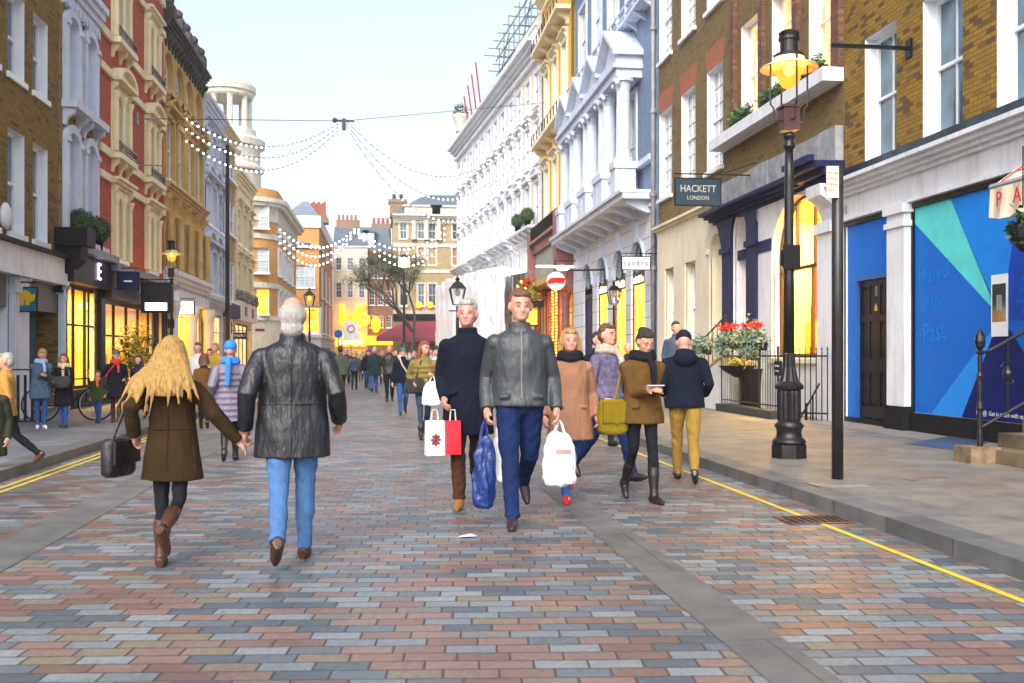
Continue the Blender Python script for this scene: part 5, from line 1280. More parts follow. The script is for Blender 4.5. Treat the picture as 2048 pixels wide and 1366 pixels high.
def slabmat(name,w,l,cols,rot=0,j=(.16,.15,.14)):
    m,nt,bs=newmat(name); co=objco(nt)
    t=nt.nodes.new('ShaderNodeTexBrick'); nt.links.new(co,t.inputs['Vector']); t.inputs['Scale'].default_value=1
    t.inputs['Brick Width'].default_value=w; t.inputs['Row Height'].default_value=l; t.inputs['Mortar Size'].default_value=.005
    t.inputs['Color1'].default_value=(0,0,0,1); t.inputs['Color2'].default_value=(1,1,1,1); t.offset=.37; t.squash=1.25; t.squash_frequency=3
    c=ramp(nt,t.outputs['Color'],[(0,cols[0]),(.5,cols[1]),(1,cols[2])]); c=mixc(nt,t.outputs['Fac'],c,j)
    c=mixc(nt,1.0,c,ramp(nt,noise_(nt,co,2.5,6,.65),[(.3,(.6,.6,.6)),(.55,(.95,.95,.95)),(.7,(1.12,1.11,1.1))]),'MULTIPLY')
    nt.links.new(c,bs.inputs['Base Color']); nt.links.new(math_(nt,'ADD',.45,math_(nt,'MULTIPLY',noise_(nt,co,1.5,4),.35)),bs.inputs['Roughness'])
    bump(nt,math_(nt,'SUBTRACT',noise_(nt,co,30,4),t.outputs['Fac']),bs,.35,.006); return m
def sheet(name,poly,z,mat,kind='structure'):
    m=MB(); m.face([(x,y,z) for x,y in poly]); o=m.build(name,mat); tag(o,kind=kind); return o
def slab(name,poly,z0,z1,mat):
    m=MB(); m.prism(poly,'z',z0,z1); o=m.build(name,mat); tag(o,kind='structure'); return o
KL,KR=-4.3,4.0
def street():
    asph=paint('asphalt',(.06,.06,.062),.85,var=.2)
    sheet('ground',[(-400,-60),(400,-60),(400,600),(-400,600)],-.03,asph)
    sheet('road',[(KL-.02,-30),(KR+.02,-30),(KR+.02,57),(14,57),(16,125),(-20,125),(-20,68),(KL-.02,68)],0.0,settmat())
    slabm=slabmat('york stone slabs',.62,.95,((.20,.165,.125),(.225,.20,.165),(.165,.155,.145)))
    slabl=slabmat('grey paving slabs',.62,.95,((.15,.165,.18),(.19,.20,.21),(.135,.145,.165)))
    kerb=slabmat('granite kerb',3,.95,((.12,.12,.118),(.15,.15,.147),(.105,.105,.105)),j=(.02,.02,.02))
    slab('pavement',[(KR+.32,-30),(XR+.6,-30),(XR+.6,57),(KR+.32,57)],-.02,PAVE,slabm)
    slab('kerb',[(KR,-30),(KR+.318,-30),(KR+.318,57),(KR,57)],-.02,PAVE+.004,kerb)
    slab('pavement',[(XL-.6,-30),(KL-.32,-30),(KL-.32,66),(XL-.6,66)],-.02,PAVE,slabl)
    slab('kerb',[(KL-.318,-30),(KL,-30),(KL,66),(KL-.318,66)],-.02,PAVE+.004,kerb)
    sheet('pavement_edge',[(8.25,-20),(XR-.01,-20),(XR-.01,21.5),(8.25,21.5)],PAVE+.004,paint('pale worn concrete',(.27,.245,.21),.6,var=.15,scale=2,dirt=.3))
    # drainage channels
    ch=slabmat('smooth drain channel',3,1.6,((.13,.128,.12),(.15,.146,.14),(.12,.119,.113)),j=(.06,.06,.06))
    for x0,x1 in ((-2.92,-2.50),(1.66,1.98)):
        sheet('drain_channel',[(x0,-20),(x1,-20),(x1,60),(x0,60)],.004,ch)
    yel=None
    m_,nt,bs=newmat('worn yellow road paint'); co=objco(nt); n=noise_(nt,co,14,5,.7)
    nt.links.new(ramp(nt,n,[(.28,(.28,.24,.12)),(.42,(.60,.44,.02)),(.8,(.70,.53,.04))]),bs.inputs['Base Color']); bs.inputs['Roughness'].default_value=.6
    for x in (-4.10,-3.97): sheet('yellow_line',[(x-.028,-20),(x+.028,-20),(x+.028,60),(x-.028,60)],.004,m_)
    for x in (3.66,): sheet('yellow_line',[(x-.03,-20),(x+.03,-20),(x+.03,57),(x-.03,57)],.004,m_)
    # gutter cover
    gx,gy=ground(1620,1041); t=thing('drain_cover','rusty iron drain cover with wet patch beside the right yellow line','drain cover',(3.66,gy,.006))
    m=MB(); m.box(-.28,.3,-.2,-.17,0,.006); m.box(-.28,.3,.17,.2,0,.006); m.box(-.28,-.25,-.17,.17,0,.006); m.box(.27,.3,-.17,.17,0,.006)
    for k in range(8): m.box(-.25+.065*k+.01,-.25+.065*k+.03,-.17,.17,0,.005)
    m.build('grate',paint('rusty iron',(.14,.07,.04),.7,var=.4),t)
    m=MB(); m.box(-.249,.269,-.169,.169,-.0005,.001); m.build('painted_pit_shade',M['blackmatt'],t)  # flat black sheet paints the shade below the grate, no depth modelled
    gx,gy=ground(930,1075); t=MB(); rnd=random.Random(1)
    t.face([(-.07,-.03,.004),(.02,-.05,.012),(.08,-.01,.006),(.05,.04,.02),(-.03,.03,.008)]); t.face([(.08,-.01,.006),(.1,.03,.004),(.05,.04,.02)]); o=t.build('litter',M['white'],None,False,(gx,gy,.003)); tag(o,'small crumpled white paper scrap lying on the setts','litter')
    gx,gy=ground(1690,957,PAVE)
    for k,(px,py,lab) in enumerate(((1675,970,'rectangular iron access cover in the pavement near the slim black pole'),(1860,958,'brown access cover in the pavement before the stone steps'))):
        x,y=ground(px,py,PAVE); m=MB(); m.box(-.28,.28,-.18,.18,0,.003); 
        for q in range(5): m.box(-.26+.11*q,-.2+.11*q,-.16,.16,.003,.005)
        o=m.build('access_cover',paint('access cover %d'%k,(.20,.16,.13) if k else (.24,.22,.2),.6,var=.3),None,False,(x,y,PAVE+.001)); tag(o,lab,'access cover')
    # blue-grey cellar hatch
    P=[ground(*q,PAVE) for q in ((1808,888),(1900,874),(1975,884),(1940,905))]
    m=MB(); m.prism(P,'z',PAVE+.001,PAVE+.012); o=m.build('cellar_hatch',paint('blue grey hatch',(.07,.10,.15),.4,var=.2)); tag(o,'blue-grey cellar hatch set in the pavement below the blue hoarding','hatch')
    # ---------- near lamp
    x,y=ground(1578,915,PAVE); L=lamp(x,y,1.025,'tall black cast iron lamp post with lit amber lamp, in front of the arched shop')
    lx=-6.7; ly=ywall(343,lx); lamp(lx,ly,.93,'black lamp post with a lit amber lantern outside the ochre building on the left',L)
    # slim pole
    x,y=ground(1675,958,PAVE); t=thing('sign_pole','slim black pole with a small white notice plate at its top, beside the gas lamp','pole',(x,y,PAVE))
    zt=hgt(x,y,335)-PAVE; m=MB(); m.lathe([(.06,0),(.06,zt),(.03,zt+.02)],(0,0,0),12); m.build('post',paint('scuffed black pole',(.02,.018,.016),.35,var=.4),t,True)
    m=MB(); m.box(-.15,-.02,-.07,-.055,zt-.33,zt); p=m.build('notice_plate',M['palecream'],t)
    for k in range(4): text_obj('notice_text',['Mon-Sat','8.30 am','6.30 pm','Zone C'][k],.035,M['burgundy'],p,(-.085,-.073,zt-.07-.06*k),ext=.001)
    # lanterns on posts
    for (px,py,Y,sc,lab,lit) in ((915,590,55,1.75,'black four-sided lantern on a post in front of the white sheeted scaffold',False),
                             (1228,592,ywall(1228,8.3),.95,'small black lantern post in front of the yellow lit arched windows',False),
                             (619,600,64,1.35,'dark lantern post by the orange brick building with its lamp just lit',True)):
        lantern_post(px,py,Y,sc,lab,lit)
    # tall lamp with orange light
    Y=85; x=at(808,Y); z=hgt(x,Y,528); t=thing('street_lamp','very tall slim lamp post with a bright orange lamp near the end of the street','street lamp',(x,Y,0))
    m=MB(); m.lathe([(.3,0),(.28,2.2),(.13,2.5),(.1,5.6),(.08,z-.2)],(0,0,0),10); m.box(-.3,.3,-.15,.15,5.8,6.6); m.lathe([(.08,z-.3),(.5,z+.1),(.42,z+.6),(.15,z+.8)],(0,0,0),10); m.build('post',M['iron'],t)
    m=MB(); m.sphere((0,-.25,z+.1),(.48,.48,.42),12,8); m.build('lamp_globe',M['bulbwarm'],t)
    x2=at(455,44); Y=ywall(455,-7.0); z=hgt(-7.0,Y,290); t=thing('tall_pole','very tall dark lighting column in front of the narrow brown house on the left','pole',(-7.0,Y,PAVE))
    m=MB(); m.lathe([(.16,0),(.16,1.2),(.11,1.4),(.08,z-PAVE)],(0,0,0),10); m.tube([(0,0,z-PAVE-.3),(-.7,0,z-PAVE)],.04,5); m.build('post',M['iron'],t)
    extras()
    # wire & string lights
    wires()
    rails()
def extras():
    Y=88; x=at(886,Y); t=thing('traffic_signal','traffic signal glowing red beside the end of the sheeted scaffold','traffic light',(x,Y,0)); z=hgt(x,Y,673)
    m=MB(); m.lathe([(.07,0),(.06,z-.6)],(0,0,0),8); m.box(-.22,.22,-.14,.14,z-.6,z+.45); m.build('signal_head',M['blackmatt'],t); m=MB(); m.sphere((0,-.15,z+.22),(.16,.06,.16),10,6); m.build('red_lamp',M['redglow'],t); m=MB(); m.sphere((-.55,-.1,z+.15),(.14,.08,.14),8,6); m.build('amber_lamp',M['signamber'],t)
    Y=80; x=at(964,Y); z=hgt(x,Y,662); t=thing('signal_lamps','row of small glowing red and amber lamps low between the two walking men','lights',(x,Y,0))
    m=MB(); m.tube([(0,0,0),(0,0,z)],.06,6); m.box(-.9,.9,-.05,.05,z-.3,z+.3); m.build('board',M['blackmatt'],t)
    for k in range(4): m=MB(); m.sphere((-.6+.42*k,-.1,z+(k-1.5)*.08),(.17,.06,.17),8,6); m.build('red_lamp' if k<3 else 'amber_lamp',M['redglow'] if k<3 else M['signamber'],t)
    Y=92; x=at(677,Y); z=hgt(x,Y,668); t=thing('direction_sign','round blue direction sign on a pole at the foot of the orange brick building','sign',(x,Y,0))
    m=MB(); m.tube([(0,0,0),(0,0,z+.4)],.05,6); m.build('pole',M['steel'],t); m=MB(); m.lathe([(.38,-.03),(.38,.03)],(0,0,0),16); o=m.build('disc',M['vinylblue'],t,loc=(0,-.08,z)); o.rotation_euler=(pi/2,0,0)
    Y=91; x=at(702,Y); z=hgt(x,Y,660); t=thing('notice_sign','square white sign with a red ring on a pole left of the amber lit house','sign',(x,Y,0))
    m=MB(); m.tube([(0,0,0),(0,0,z+.7)],.05,6); m.build('pole',M['steel'],t); m=MB(); m.box(-.65,.65,-.1,-.05,z-.9,z+.7); p=m.build('plate',M['white'],t); m=MB(); m.tube([(.3*cos(a*pi/8),-.12,z+.1+.3*sin(a*pi/8)) for a in range(16)],.05,5,closed=True); m.build('red_ring',M['petalred'],p)
    Y=86; x=at(592,Y); z=hgt(x,Y,588); t=thing('arm_lamp','dark column with a short curved lamp arm before the plain orange brick building','street lamp',(x,Y,0))
    m=MB(); m.tube([(0,0,0),(0,0,z-.5),(-.1,0,z-.1),(-.7,0,z)],.07,6); m.box(-1.1,-.5,-.15,.15,z-.05,z+.1); m.build('post',M['iron'],t)
    rnd=random.Random(31)
    X_=8.2; Y=ywall(1063,X_)
    t=thing('flower_display','big hanging flower display with red flowers and amber fairy lights beside the pub','planter',(X_,Y,0)); z0=hgt(X_,Y,640); z1=hgt(X_,Y,562)
    m=MB(); m.box(-.3,.5,-1.2,1.2,z0+(z1-z0)*.30,z0+(z1-z0)*.48); m.build('trough',M['blackmatt'],t)
    m=MB()
    for k in range(9): leaves(m,(-.1,-1.3+2.6*k/8,z0+(z1-z0)*.62),(.5,.4,.9),120,.12,rnd,hollow=.1)
    m.build('foliage',M['leafyellow'],t)
    m=MB()
    for k in range(8): leaves(m,(-.3,-1.2+2.4*k/7,z1-.1+rnd.uniform(-.2,.2)),(.25,.25,.2),30,.1,rnd,hollow=.1)
    m.build('red_flowers',M['petalred'],t)
    bm=MB(); bm.sphere((0,0,0),.07,6,4); bme=bm.mesh('bulb',M['bulbamber'])
    for k in range(24): put('bulb',bme,t,(-.5+rnd.uniform(-.2,.2),rnd.uniform(-1.4,1.4),rnd.uniform(z0-.3,z1)))
    t=thing('window_glow_box','amber glow box standing for a lit yellow window below the flower display','lamp',(X_-.1,Y,hgt(X_,Y,650))); m=MB(); m.box(-.35,.35,-.5,.5,0,1.1); m.build('lantern_glass',M['signamber2'],t); m=MB(); m.box(-.4,.4,-.55,.55,1.1,1.2); m.box(-.4,.4,-.55,.55,-.08,0); m.build('lantern_frame',M['iron'],t)  # amber box added to stand for a lit window, not a lantern
M['signamber2']=emis('soft amber window glow',(1,.45,.04),1.8)
def lamp(x,y,sc,label,src=None):
    t=thing('lamp_post',label,'street lamp',(x,y,PAVE)); t.scale=(sc,sc,sc)
    if src:
        for ch in [o for o in C.objects if o.parent==src]:
            c=ch.copy(); C.objects.link(c); c.parent=t
        return t
    m=MB(); m.lathe([(.225,0),(.225,.17)],(0,0,0),8); m.build('plinth',M['iron'],t)
    m=MB(); m.lathe([(.20,.171),(.21,.20),(.19,.235),(.165,.25),(.15,.31),(.16,.36),(.185,.40),(.15,.44),(.14,.46)],(0,0,0),24); m.build('base_moulding',M['iron'],t,True)
    m=MB(); m.lathe([(.14,.461),(.145,.50),(.145,.80),(.14,.84)],(0,0,0),32,flute=.10); m.build('fluted_drum',M['iron'],t)
    m=MB(); m.lathe([(.14,.841),(.175,.86),(.18,.90),(.15,.93),(.125,.95)],(0,0,0),24)
    m.lathe([(.12,.951),(.10,1.02),(.08,1.12),(.07,1.3)],(0,0,0),24,flute=.12); m.build('collar',M['iron'],t)
    m=MB(); m.lathe([(.07,1.301),(.064,2.2),(.055,3.5),(.05,3.85)],(0,0,0),16); m.lathe([(.05,3.851),(.075,3.87),(.075,3.9),(.055,3.93),(.055,3.98),(.08,4.0),(.08,4.03),(.05,4.06)],(0,0,0),16); m.build('shaft',M['iron'],t,True)
    m=MB(); m.box(-.11,.11,-.10,-.068,2.35,2.65); m.box(-.07,.07,.06,.1,2.4,2.6); m.build('post_box',M['blackmatt'],t)
    m=MB(); m.box(-.10,.10,-.10,.10,4.08,4.36); m.box(-.12,.12,-.12,.12,4.36,4.39); m.build('lamp_box',paint('dark red brown box',(.06,.012,.01),.35),t)
    m=MB()
    for k in range(4):
        a=pi/2*k+.0; c_,s_=cos(a),sin(a)
        m.tube([(.1*c_,.1*s_,4.2),(.2*c_,.2*s_,4.2),(.2*c_,.2*s_,4.36),(.24*c_,.24*s_,4.40),(.24*c_,.24*s_,5.0),(.17*c_,.17*s_,5.02)],.012,6)
    m.build('lantern_frame',M['iron'],t)
    m=MB(); m.lathe([(.36,4.86),(.355,4.87),(.20,4.94),(.19,4.99),(.17,5.0)],(0,0,0),28,cap=False); m.lathe([(.355,4.855),(.20,4.925)],(0,0,0),28,cap=False); m.build('shade',M['shade'],t,True)
    m=MB(); m.lathe([(.19,5.0),(.17,5.04),(.11,5.06),(.11,5.2),(.13,5.21),(.13,5.25),(.12,5.26),(.13,5.30),(.09,5.33),(.02,5.34)],(0,0,0),20); m.build('chimney_cap',M['iron'],t)
    m=MB(); m.lathe([(.155,4.86),(.155,4.80),(.13,4.70),(.08,4.63),(.02,4.61)],(0,0,0),20,cap=False); m.build('glass_bowl',M['bowl'],t,True)
    m=MB(); m.sphere((0,0,4.83),(.07,.07,.06),12,8); m.build('bulb',M['bulbwarm'],t,True)
    l=bpy.data.lights.new('lamp_light','POINT'); l.energy=22; l.color=(1,.55,.15); l.shadow_soft_size=.08
    lo=bpy.data.objects.new('lamp_light',l); C.objects.link(lo); lo.parent=t; lo.location=(0,0,4.76)
    return t
M['shade']=paint('lamp shade enamel',(.75,.62,.35),.3,bumpy=0)
def bowl():
    m,nt,bs=newmat('amber glass bowl'); out=nt.nodes['Material Output']
    tr=nt.nodes.new('ShaderNodeBsdfTransparent'); tr.inputs[0].default_value=(1,.72,.3,1); em=nt.nodes.new('ShaderNodeEmission'); em.inputs[0].default_value=(1,.5,.06,1); em.inputs[1].default_value=1.2
    mx=nt.nodes.new('ShaderNodeMixShader'); mx.inputs[0].default_value=.6; nt.links.new(tr.outputs[0],mx.inputs[1]); nt.links.new(em.outputs[0],mx.inputs[2]); nt.links.new(mx.outputs[0],out.inputs[0]); return m
M['bowl']=bowl()
def lantern_post(px,py,Y,sc,label,lit):
    x=at(px,Y); z=hgt(x,Y,py); t=thing('lantern_post',label,'lamp post',(x,Y,0))
    m=MB(); m.lathe([(.16*sc,0),(.15*sc,.5),(.07*sc,.8),(.045*sc,z-.35*sc)],(0,0,0),10); m.tube([(-.28*sc,0,z-.5*sc),(.28*sc,0,z-.5*sc)],.02*sc,5); m.build('post',M['iron'],t)
    a,b_,h=.14*sc,.24*sc,.5*sc; zz=z-.3*sc
    m=MB()
    for sx in (-1,1):
        for sy in (-1,1): m.tube([(a*sx,a*sy,zz),(b_*sx,b_*sy,zz+h)],.018*sc,4)
    m.rings([[(p*b_*1.1,q*b_*1.1,zz+h) for p,q in ((-1,-1),(1,-1),(1,1),(-1,1))],[(p*b_*.45,q*b_*.45,zz+h*1.4) for p,q in ((-1,-1),(1,-1),(1,1),(-1,1))]])
    m.lathe([(.08*sc,h*1.4),(.05*sc,h*1.5),(.08*sc,h*1.6),(.01,h*1.8)],(0,0,zz),8); m.box(-a,a,-a,a,zz-.03,zz); m.build('lantern_frame',M['iron'],t)
    m=MB(); m.rings([[(p*a*.95,q*a*.95,zz) for p,q in ((-1,-1),(1,-1),(1,1),(-1,1))],[(p*b_*.95,q*b_*.95,zz+h*.99) for p,q in ((-1,-1),(1,-1),(1,1),(-1,1))]],cap=False); m.build('lantern_glass',M['clear'],t)
    m=MB(); m.sphere((0,0,zz+h*.75),(.09*sc,.09*sc,.12*sc),8,6); m.build('bulb',M['signamber'] if lit else M['sash'],t)

def wires():
    bme=None
    def garland(name,label,A,B,sag,n,r,group,lift=0):
        nonlocal bme
        t=thing(name,label,'string lights',A,0,group)
        A=Vector(A);B=Vector(B); P=[]
        for k in range(25):
            s=k/24; p=(B-A)*s; p.z-=sag*4*s*(1-s); P.append(p)
        m=MB(); m.tube(P,.016,4); m.build('wire',M['cable'],t)
        key=round(r,3)
        if key not in _wc:
            bm=MB(); bm.sphere((0,0,-r*1.2),r,8,5); bm.lathe([(r*.4,-r*.4),(r*.35,r*.2)],(0,0,0),5,m=1); _wc[key]=bm.mesh('bulb',[M['bulbwhite'],M['cable']])
        for k in range(n):
            s=(k+.5)/n; p=(B-A)*s; p.z-=sag*4*s*(1-s); put('bulb',_wc[key],t,p)
    # cluster one
    LA=[(XL+.1,ywall(362,XL),hgt(XL,ywall(362,XL),py)) for py in (232,252,275)]
    Y=45; ax=at(688,Y); az=hgt(ax,Y,242); AP=(ax,Y,az)
    RB=(XR-.1,60.,hgt(XR,60.,222)); RY=60.
    Ls=[hgt(*AP[:2],0)]
    names=('upper','middle','lower')
    for k in range(3):
        garland('light_garland',f'{names[k]} garland of white bulbs running from the left facades up to the high wire fitting',(LA[k][0],LA[k][1],LA[k][2]),(ax-.1,Y,az-.12*k),1.15+.22*k,32,.042,'near light garlands')
        garland('light_garland',f'{names[k]} garland of white bulbs from the high wire fitting to the right-hand white terrace',(ax+.1,Y,az-.12*k),(RB[0],RY,RB[2]-.8*k),3.2+.7*k,40,.042,'near light garlands')
    t=thing('cable_fitting','small dark cable fitting hanging in the sky where the near garlands meet','cable fitting',AP)
    m=MB(); m.box(-.45,.45,-.05,.05,-.03,.05); m.box(-.08,.08,-.08,.08,-.4,.1); m.sphere((-.4,0,.02),.12,8,5); m.build('fitting',M['cable'],t)
    yb=ywall(272,XL); zb=hgt(XL,yb,237); t=thing('span_wire','thin span wire from the red brick building to the fitting in the sky','cable',(XL,yb,zb))
    m=MB(); o=Vector((XL,yb,zb)); m.tube([(0,0,0),Vector(AP)-o,Vector((XR,56,hgt(XR,56,205)))-o],.014,4); m.build('wire',M['cable'],t)
    m=MB(); m.box(0,.06,-.1,.1,-.2,.2); m.tube([(0,0,0),(.7,0,0)],.025,5); m.build('bracket',M['pipe'],t)
    yb=ywall(268,XL); zb=hgt(XL,yb,330); t=thing('wall_bracket','small grey wall bracket low on the red brick building','bracket',(XL,yb,zb)); m=MB(); m.box(0,.06,-.1,.1,-.2,.2); m.tube([(0,0,0),(.9,0,0)],.02,5); m.build('bracket',M['pipe'],t)
    # cluster two
    xa=at(548,70); Y2=78; cx=at(712,Y2); cz=hgt(cx,Y2,452); xr=at(893,88)
    for k in range(3):
        garland('light_garland',f'{names[k]} far garland of white bulbs from the orange corner building to mid street',(xa+.3,69.5,hgt(xa,69.5,452+13*k)),(cx,Y2,cz-.1*k),1.5+.35*k,19,.075,'far light garlands')
        garland('light_garland',f'{names[k]} far garland of white bulbs from mid street to the end of the white terrace',(cx,Y2,cz-.1*k),(xr,88,hgt(xr,88,450+11*k)),1.9+.4*k,19,.075,'far light garlands')

def bars(m,P,Q,n,z0f,z1f,r=.011,spike=0):
    for k in range(n+1):
        s=k/n; x=P[0]+(Q[0]-P[0])*s; y=P[1]+(Q[1]-P[1])*s
        m.tube([(x,y,z0f(s)),(x,y,z1f(s))],r,5)
        if spike: m.lathe([(.001,0),(.022,.025),(.012,.05),(.001,.11)],(x,y,z1f(s)),6)
def rails():
    # railing with plinth and flower baskets
    X=8.0; ya,yb=ywall(1444,X),ywall(1556,X)
    t=thing('iron_railing','black iron railing panel on a dark stone plinth under the red flowers','railing',(X,ya,PAVE))
    L=yb-ya; m=MB(); m.box(-.16,.16,.0,L,0,.17); m.build('plinth',paint('dark plinth stone',(.03,.033,.04),.5,var=.2),t)
    m=MB(); bars(m,(0,0),(0,L),25,lambda s:.17,lambda s:1.42,.0075); m.tube([(0,0,1.3),(0,L,1.3)],.018,5); m.tube([(0,0,.27),(0,L,.27)],.015,5); m.build('bars',M['iron'],t)
    for q in (0,L*.36,L*.7,L): m=MB(); m.tube([(0,q,.16),(0,q,1.5)],.025,6); m.build('post',M['iron'],t)
    # returning railing in front of the arched window
    Y0=yb; x1=8.75
    t=thing('spiked_railing','taller spiked iron railing in front of the glowing arched window','railing',(X,yb,PAVE))
    y2=ywall(1655,x1)-yb
    m=MB(); n=9
    bars(m,(0,0),(x1-X,y2),n,lambda s:.0,lambda s:1.40,.012,1); m.tube([(0,0,1.3),(x1-X,y2,1.3)],.018,5); m.tube([(0,0,.15),(x1-X,y2,.15)],.018,5); m.build('bars',M['iron'],t)
    m=MB(); m.box(-.14,-.10,-.35,-.05,.9,1.2) ; nb=m.build('notice_board',M['blackmatt'],t,loc=(0,-.1,0)); 
    o=text_obj('notice_text','Flat Shop',.06,M['sash'],nb,(-.143,-.2,1.1),rot=(pi/2,0,-pi/2),ext=.001); o=text_obj('notice_text','mind the step',.035,M['sash'],nb,(-.143,-.2,1.0),rot=(pi/2,0,-pi/2),ext=.001)
    m=MB(); m.tube([(.35,y2*.45,.05),(.6,y2*.95,.75)],.02,5); m.tube([(.45,y2*.55,0),(.45,y2*.55,.35)],.02,5); m.tube([(.52,y2*.75,0),(.52,y2*.75,.5)],.02,5); m.build('stair_handrail',M['iron'],t)
    # flower boxes hanging on the railing
    rnd=random.Random(11)
    for k,(pc,lab,red,w) in enumerate(((1462,'left flower box on the railing with red cyclamen and silvery leaves, farther from the lamp',1,.75),(1512,'right flower box on the railing with red cyclamen and silvery leaves, nearer the lamp',1,.75),(1408,'silvery leaved trailing plant box on the stair rail left of the red flowers',0,.6))):
        y=ywall(pc,X-.1); zt=hgt(X,y,690 if k<2 else 700); t=thing('flower_box',lab,'planter',(X-.14,y,zt),0,'flower boxes')
        m=MB(); m.box(-.13,.13,-w*.55,w*.55,-.12,.08); m.build('trough',M['blackmatt'],t)
        m=MB()
        for q in range(9):
            yy=-w*.62+1.24*w*q/8; leaves(m,(-.03,yy,.13+rnd.uniform(-.08,.08)),(.24,.2,.22),90,.055,rnd,hollow=.15)
            leaves(m,(-.16,yy,-.12),(.1,.14,.16),30,.05,rnd,hollow=.1)
        m.build('foliage',M['leafsilver'],t)
        if red:
            m=MB()
            for q in range(16): leaves(m,(-.04+rnd.uniform(-.1,.1),-w*.6+1.2*w*q/15,.42+rnd.uniform(-.05,.07)),(.08,.08,.06),26,.038,rnd,hollow=.1)
            m.build('red_flowers',M['petalred'],t)
            m=MB()
            for q in range(16): yy=-w*.6+1.2*w*q/15; m.tube([(0,yy,.1),(-.03,yy,.4)],.004,4)
            m.build('stems',M['leafgreen'],t)
    y=ywall(1488,X); t=thing('hanging_basket','dark wire hanging basket with yellow-green trailing plants below the red flower boxes','planter',(X-.16,y,hgt(X,y,742)))
    m=MB(); m.lathe([(.06,-.14),(.3,0),(.42,.12)],(0,0,0),14,cap=False); m.build('basket',M['blackmatt'],t); m=MB(); leaves(m,(0,0,.18),(.3,.5,.18),260,.05,rnd,hollow=.2); m.build('foliage',M['leafyellow'],t)
    y=ywall(1500,X+.5); t=thing('potted_shrub','tall silvery shrub behind the railing by the navy column','plant',(X+.5,y,PAVE)); m=MB(); m.lathe([(.2,0),(.28,.9),(.3,1.0)],(0,0,0),10); m.build('pot',M['blackmatt'],t); m=MB(); leaves(m,(0,0,1.6),(.3,.35,.75),380,.06,rnd,hollow=.1); m.build('foliage',M['leafsilver'],t)
    # entrance steps with sloping white wall and handrail, rising towards the camera along the wall
    Xs=8.0; y0=ywall(1352,Xs); y1=ywall(1446,Xs)
    t=thing('entrance_steps','entrance steps with a white sloping side wall and black handrail before the cream front','steps',(Xs,y0,PAVE)); L=y1-y0
    m=MB(); m.prism([(0,0),(L,0),(L,1.25),(L*.9,1.18),(0,.12)],'x',0,.18); m.build('side_wall',M['white'],t)
    m=MB(); m.prism([(-.02,.121),(L*.9,1.19),(L,1.26),(L,1.32),(L*.9,1.25),(-.02,.18)],'x',-.03,.21); m.build('coping',M['ochre_trim'],t)
    m=MB(); n=7
    for k in range(n): m.box(.19,1.05,L*k/n,L,k*.17,(k+1)*.17-.003)
    m.build('treads',M['stone'],t)
    m=MB(); f=lambda s: .16+s*1.1; g=lambda s: 1.15+s*1.1
    bars(m,(.08,.05),(.08,L),12,f,g,.013); m.tube([(.08,-.1,1.1),(.08,L,2.27)],.022,6); m.build('handrail',M['iron'],t)
    # platform
    # right foreground steps + railing
    x,y=ground(1960,925,PAVE)
    t=thing('stone_steps','worn stone steps with an ornate black handrail and block at the right edge','steps',(x,y,PAVE))
    m=MB(); m.box(-.22,.18,-.16,.2,0,.2); b_=m.build('newel_block',paint('mossy stone block',(.24,.17,.10),.85,var=.3,dirt=.4,scale=6),t)
    m=MB()
    for k in range(4): m.box(.10+k*.33,2.8,-1.3,.3,.0+k*.17+.0,(k+1)*.17-.004)
    m.build('treads',paint('brown worn stone',(.16,.12,.07),.85,var=.3,dirt=.4),t)
    m=MB(); sl=.52
    m.lathe([(.035,.2),(.035,.35),(.028,.4),(.028,.62),(.045,.66),(.03,.75),(.028,1.0),(.04,1.06),(.028,1.1),(.028,1.32),(.07,1.34),(.02,1.37)],(0,0,0),10); m.lathe([(.02,1.37),(.055,1.42),(.065,1.48),(.05,1.56),(.01,1.63)],(0,0,0),10)
    m.tube([(0,0,1.33),(.12,0,1.36),(2.4,0,1.36+2.3*sl)],.022,6); m.tube([(0,0,.42),(2.4,0,.42+2.4*sl)],.018,6)
    for k in range(1,7):
        u=.36*k; zz=.42+u*sl; m.tube([(u,0,zz),(u,0,1.36+(u-.12)*sl)],.015,5); m.lathe([(.01,-.1),(.05,-.04),(.06,0),(.05,.04),(.01,.1)],(u,0,zz+.48),8)
        for s_ in (-1,1):
            m.tube([(u,0,zz+.34),(u+.06*s_,0,zz+.36),(u+.08*s_,0,zz+.40)],.008,4); m.tube([(u,0,zz+.62),(u+.06*s_,0,zz+.60),(u+.08*s_,0,zz+.56)],.008,4)
    m.build('handrail',M['iron'],t)
    # awning top right
    Y=ywall(1972,XR); xa=XR-.05
    y1=ywall(1975,8.2)
    t=thing('striped_awning','cream awning with red piping and scalloped lettered valance at the right edge','awning',(0,0,0))
    u0y=ywall(1985,7.6); 
    A=(7.6,u0y); zt=hgt(A[0],A[1],372); zv=hgt(A[0],A[1],415); 
    m=MB(); yN=u0y-4
    m.rings([[(XR-.1,A[1],zt+.95),(XR-.1,yN,zt+.95),(XR-.1,yN,zt+.92),(XR-.1,A[1],zt+.92)],[(A[0],A[1],zt),(A[0],yN,zt),(A[0],yN,zt-.03),(A[0],A[1],zt-.03)]]); cv=m.build('canopy',M['awningcream'],t)
    m=MB(); m.tube([(A[0],A[1]+.02,zt-.02),(A[0],yN,zt-.02)],.045,6); m.build('front_bar',M['graystone'],t)
    m=MB(); m.tube([(XR-.12,A[1]-.12,zt+.955),(A[0]+.05,A[1]-.12,zt+.04)],.014,4); m.tube([(A[0]+.25,A[1]-.12,zt+.17),(A[0]+.25,yN,zt+.17)],.014,4); m.build('red_piping',M['petalred'],t)
    m=MB(); n=60
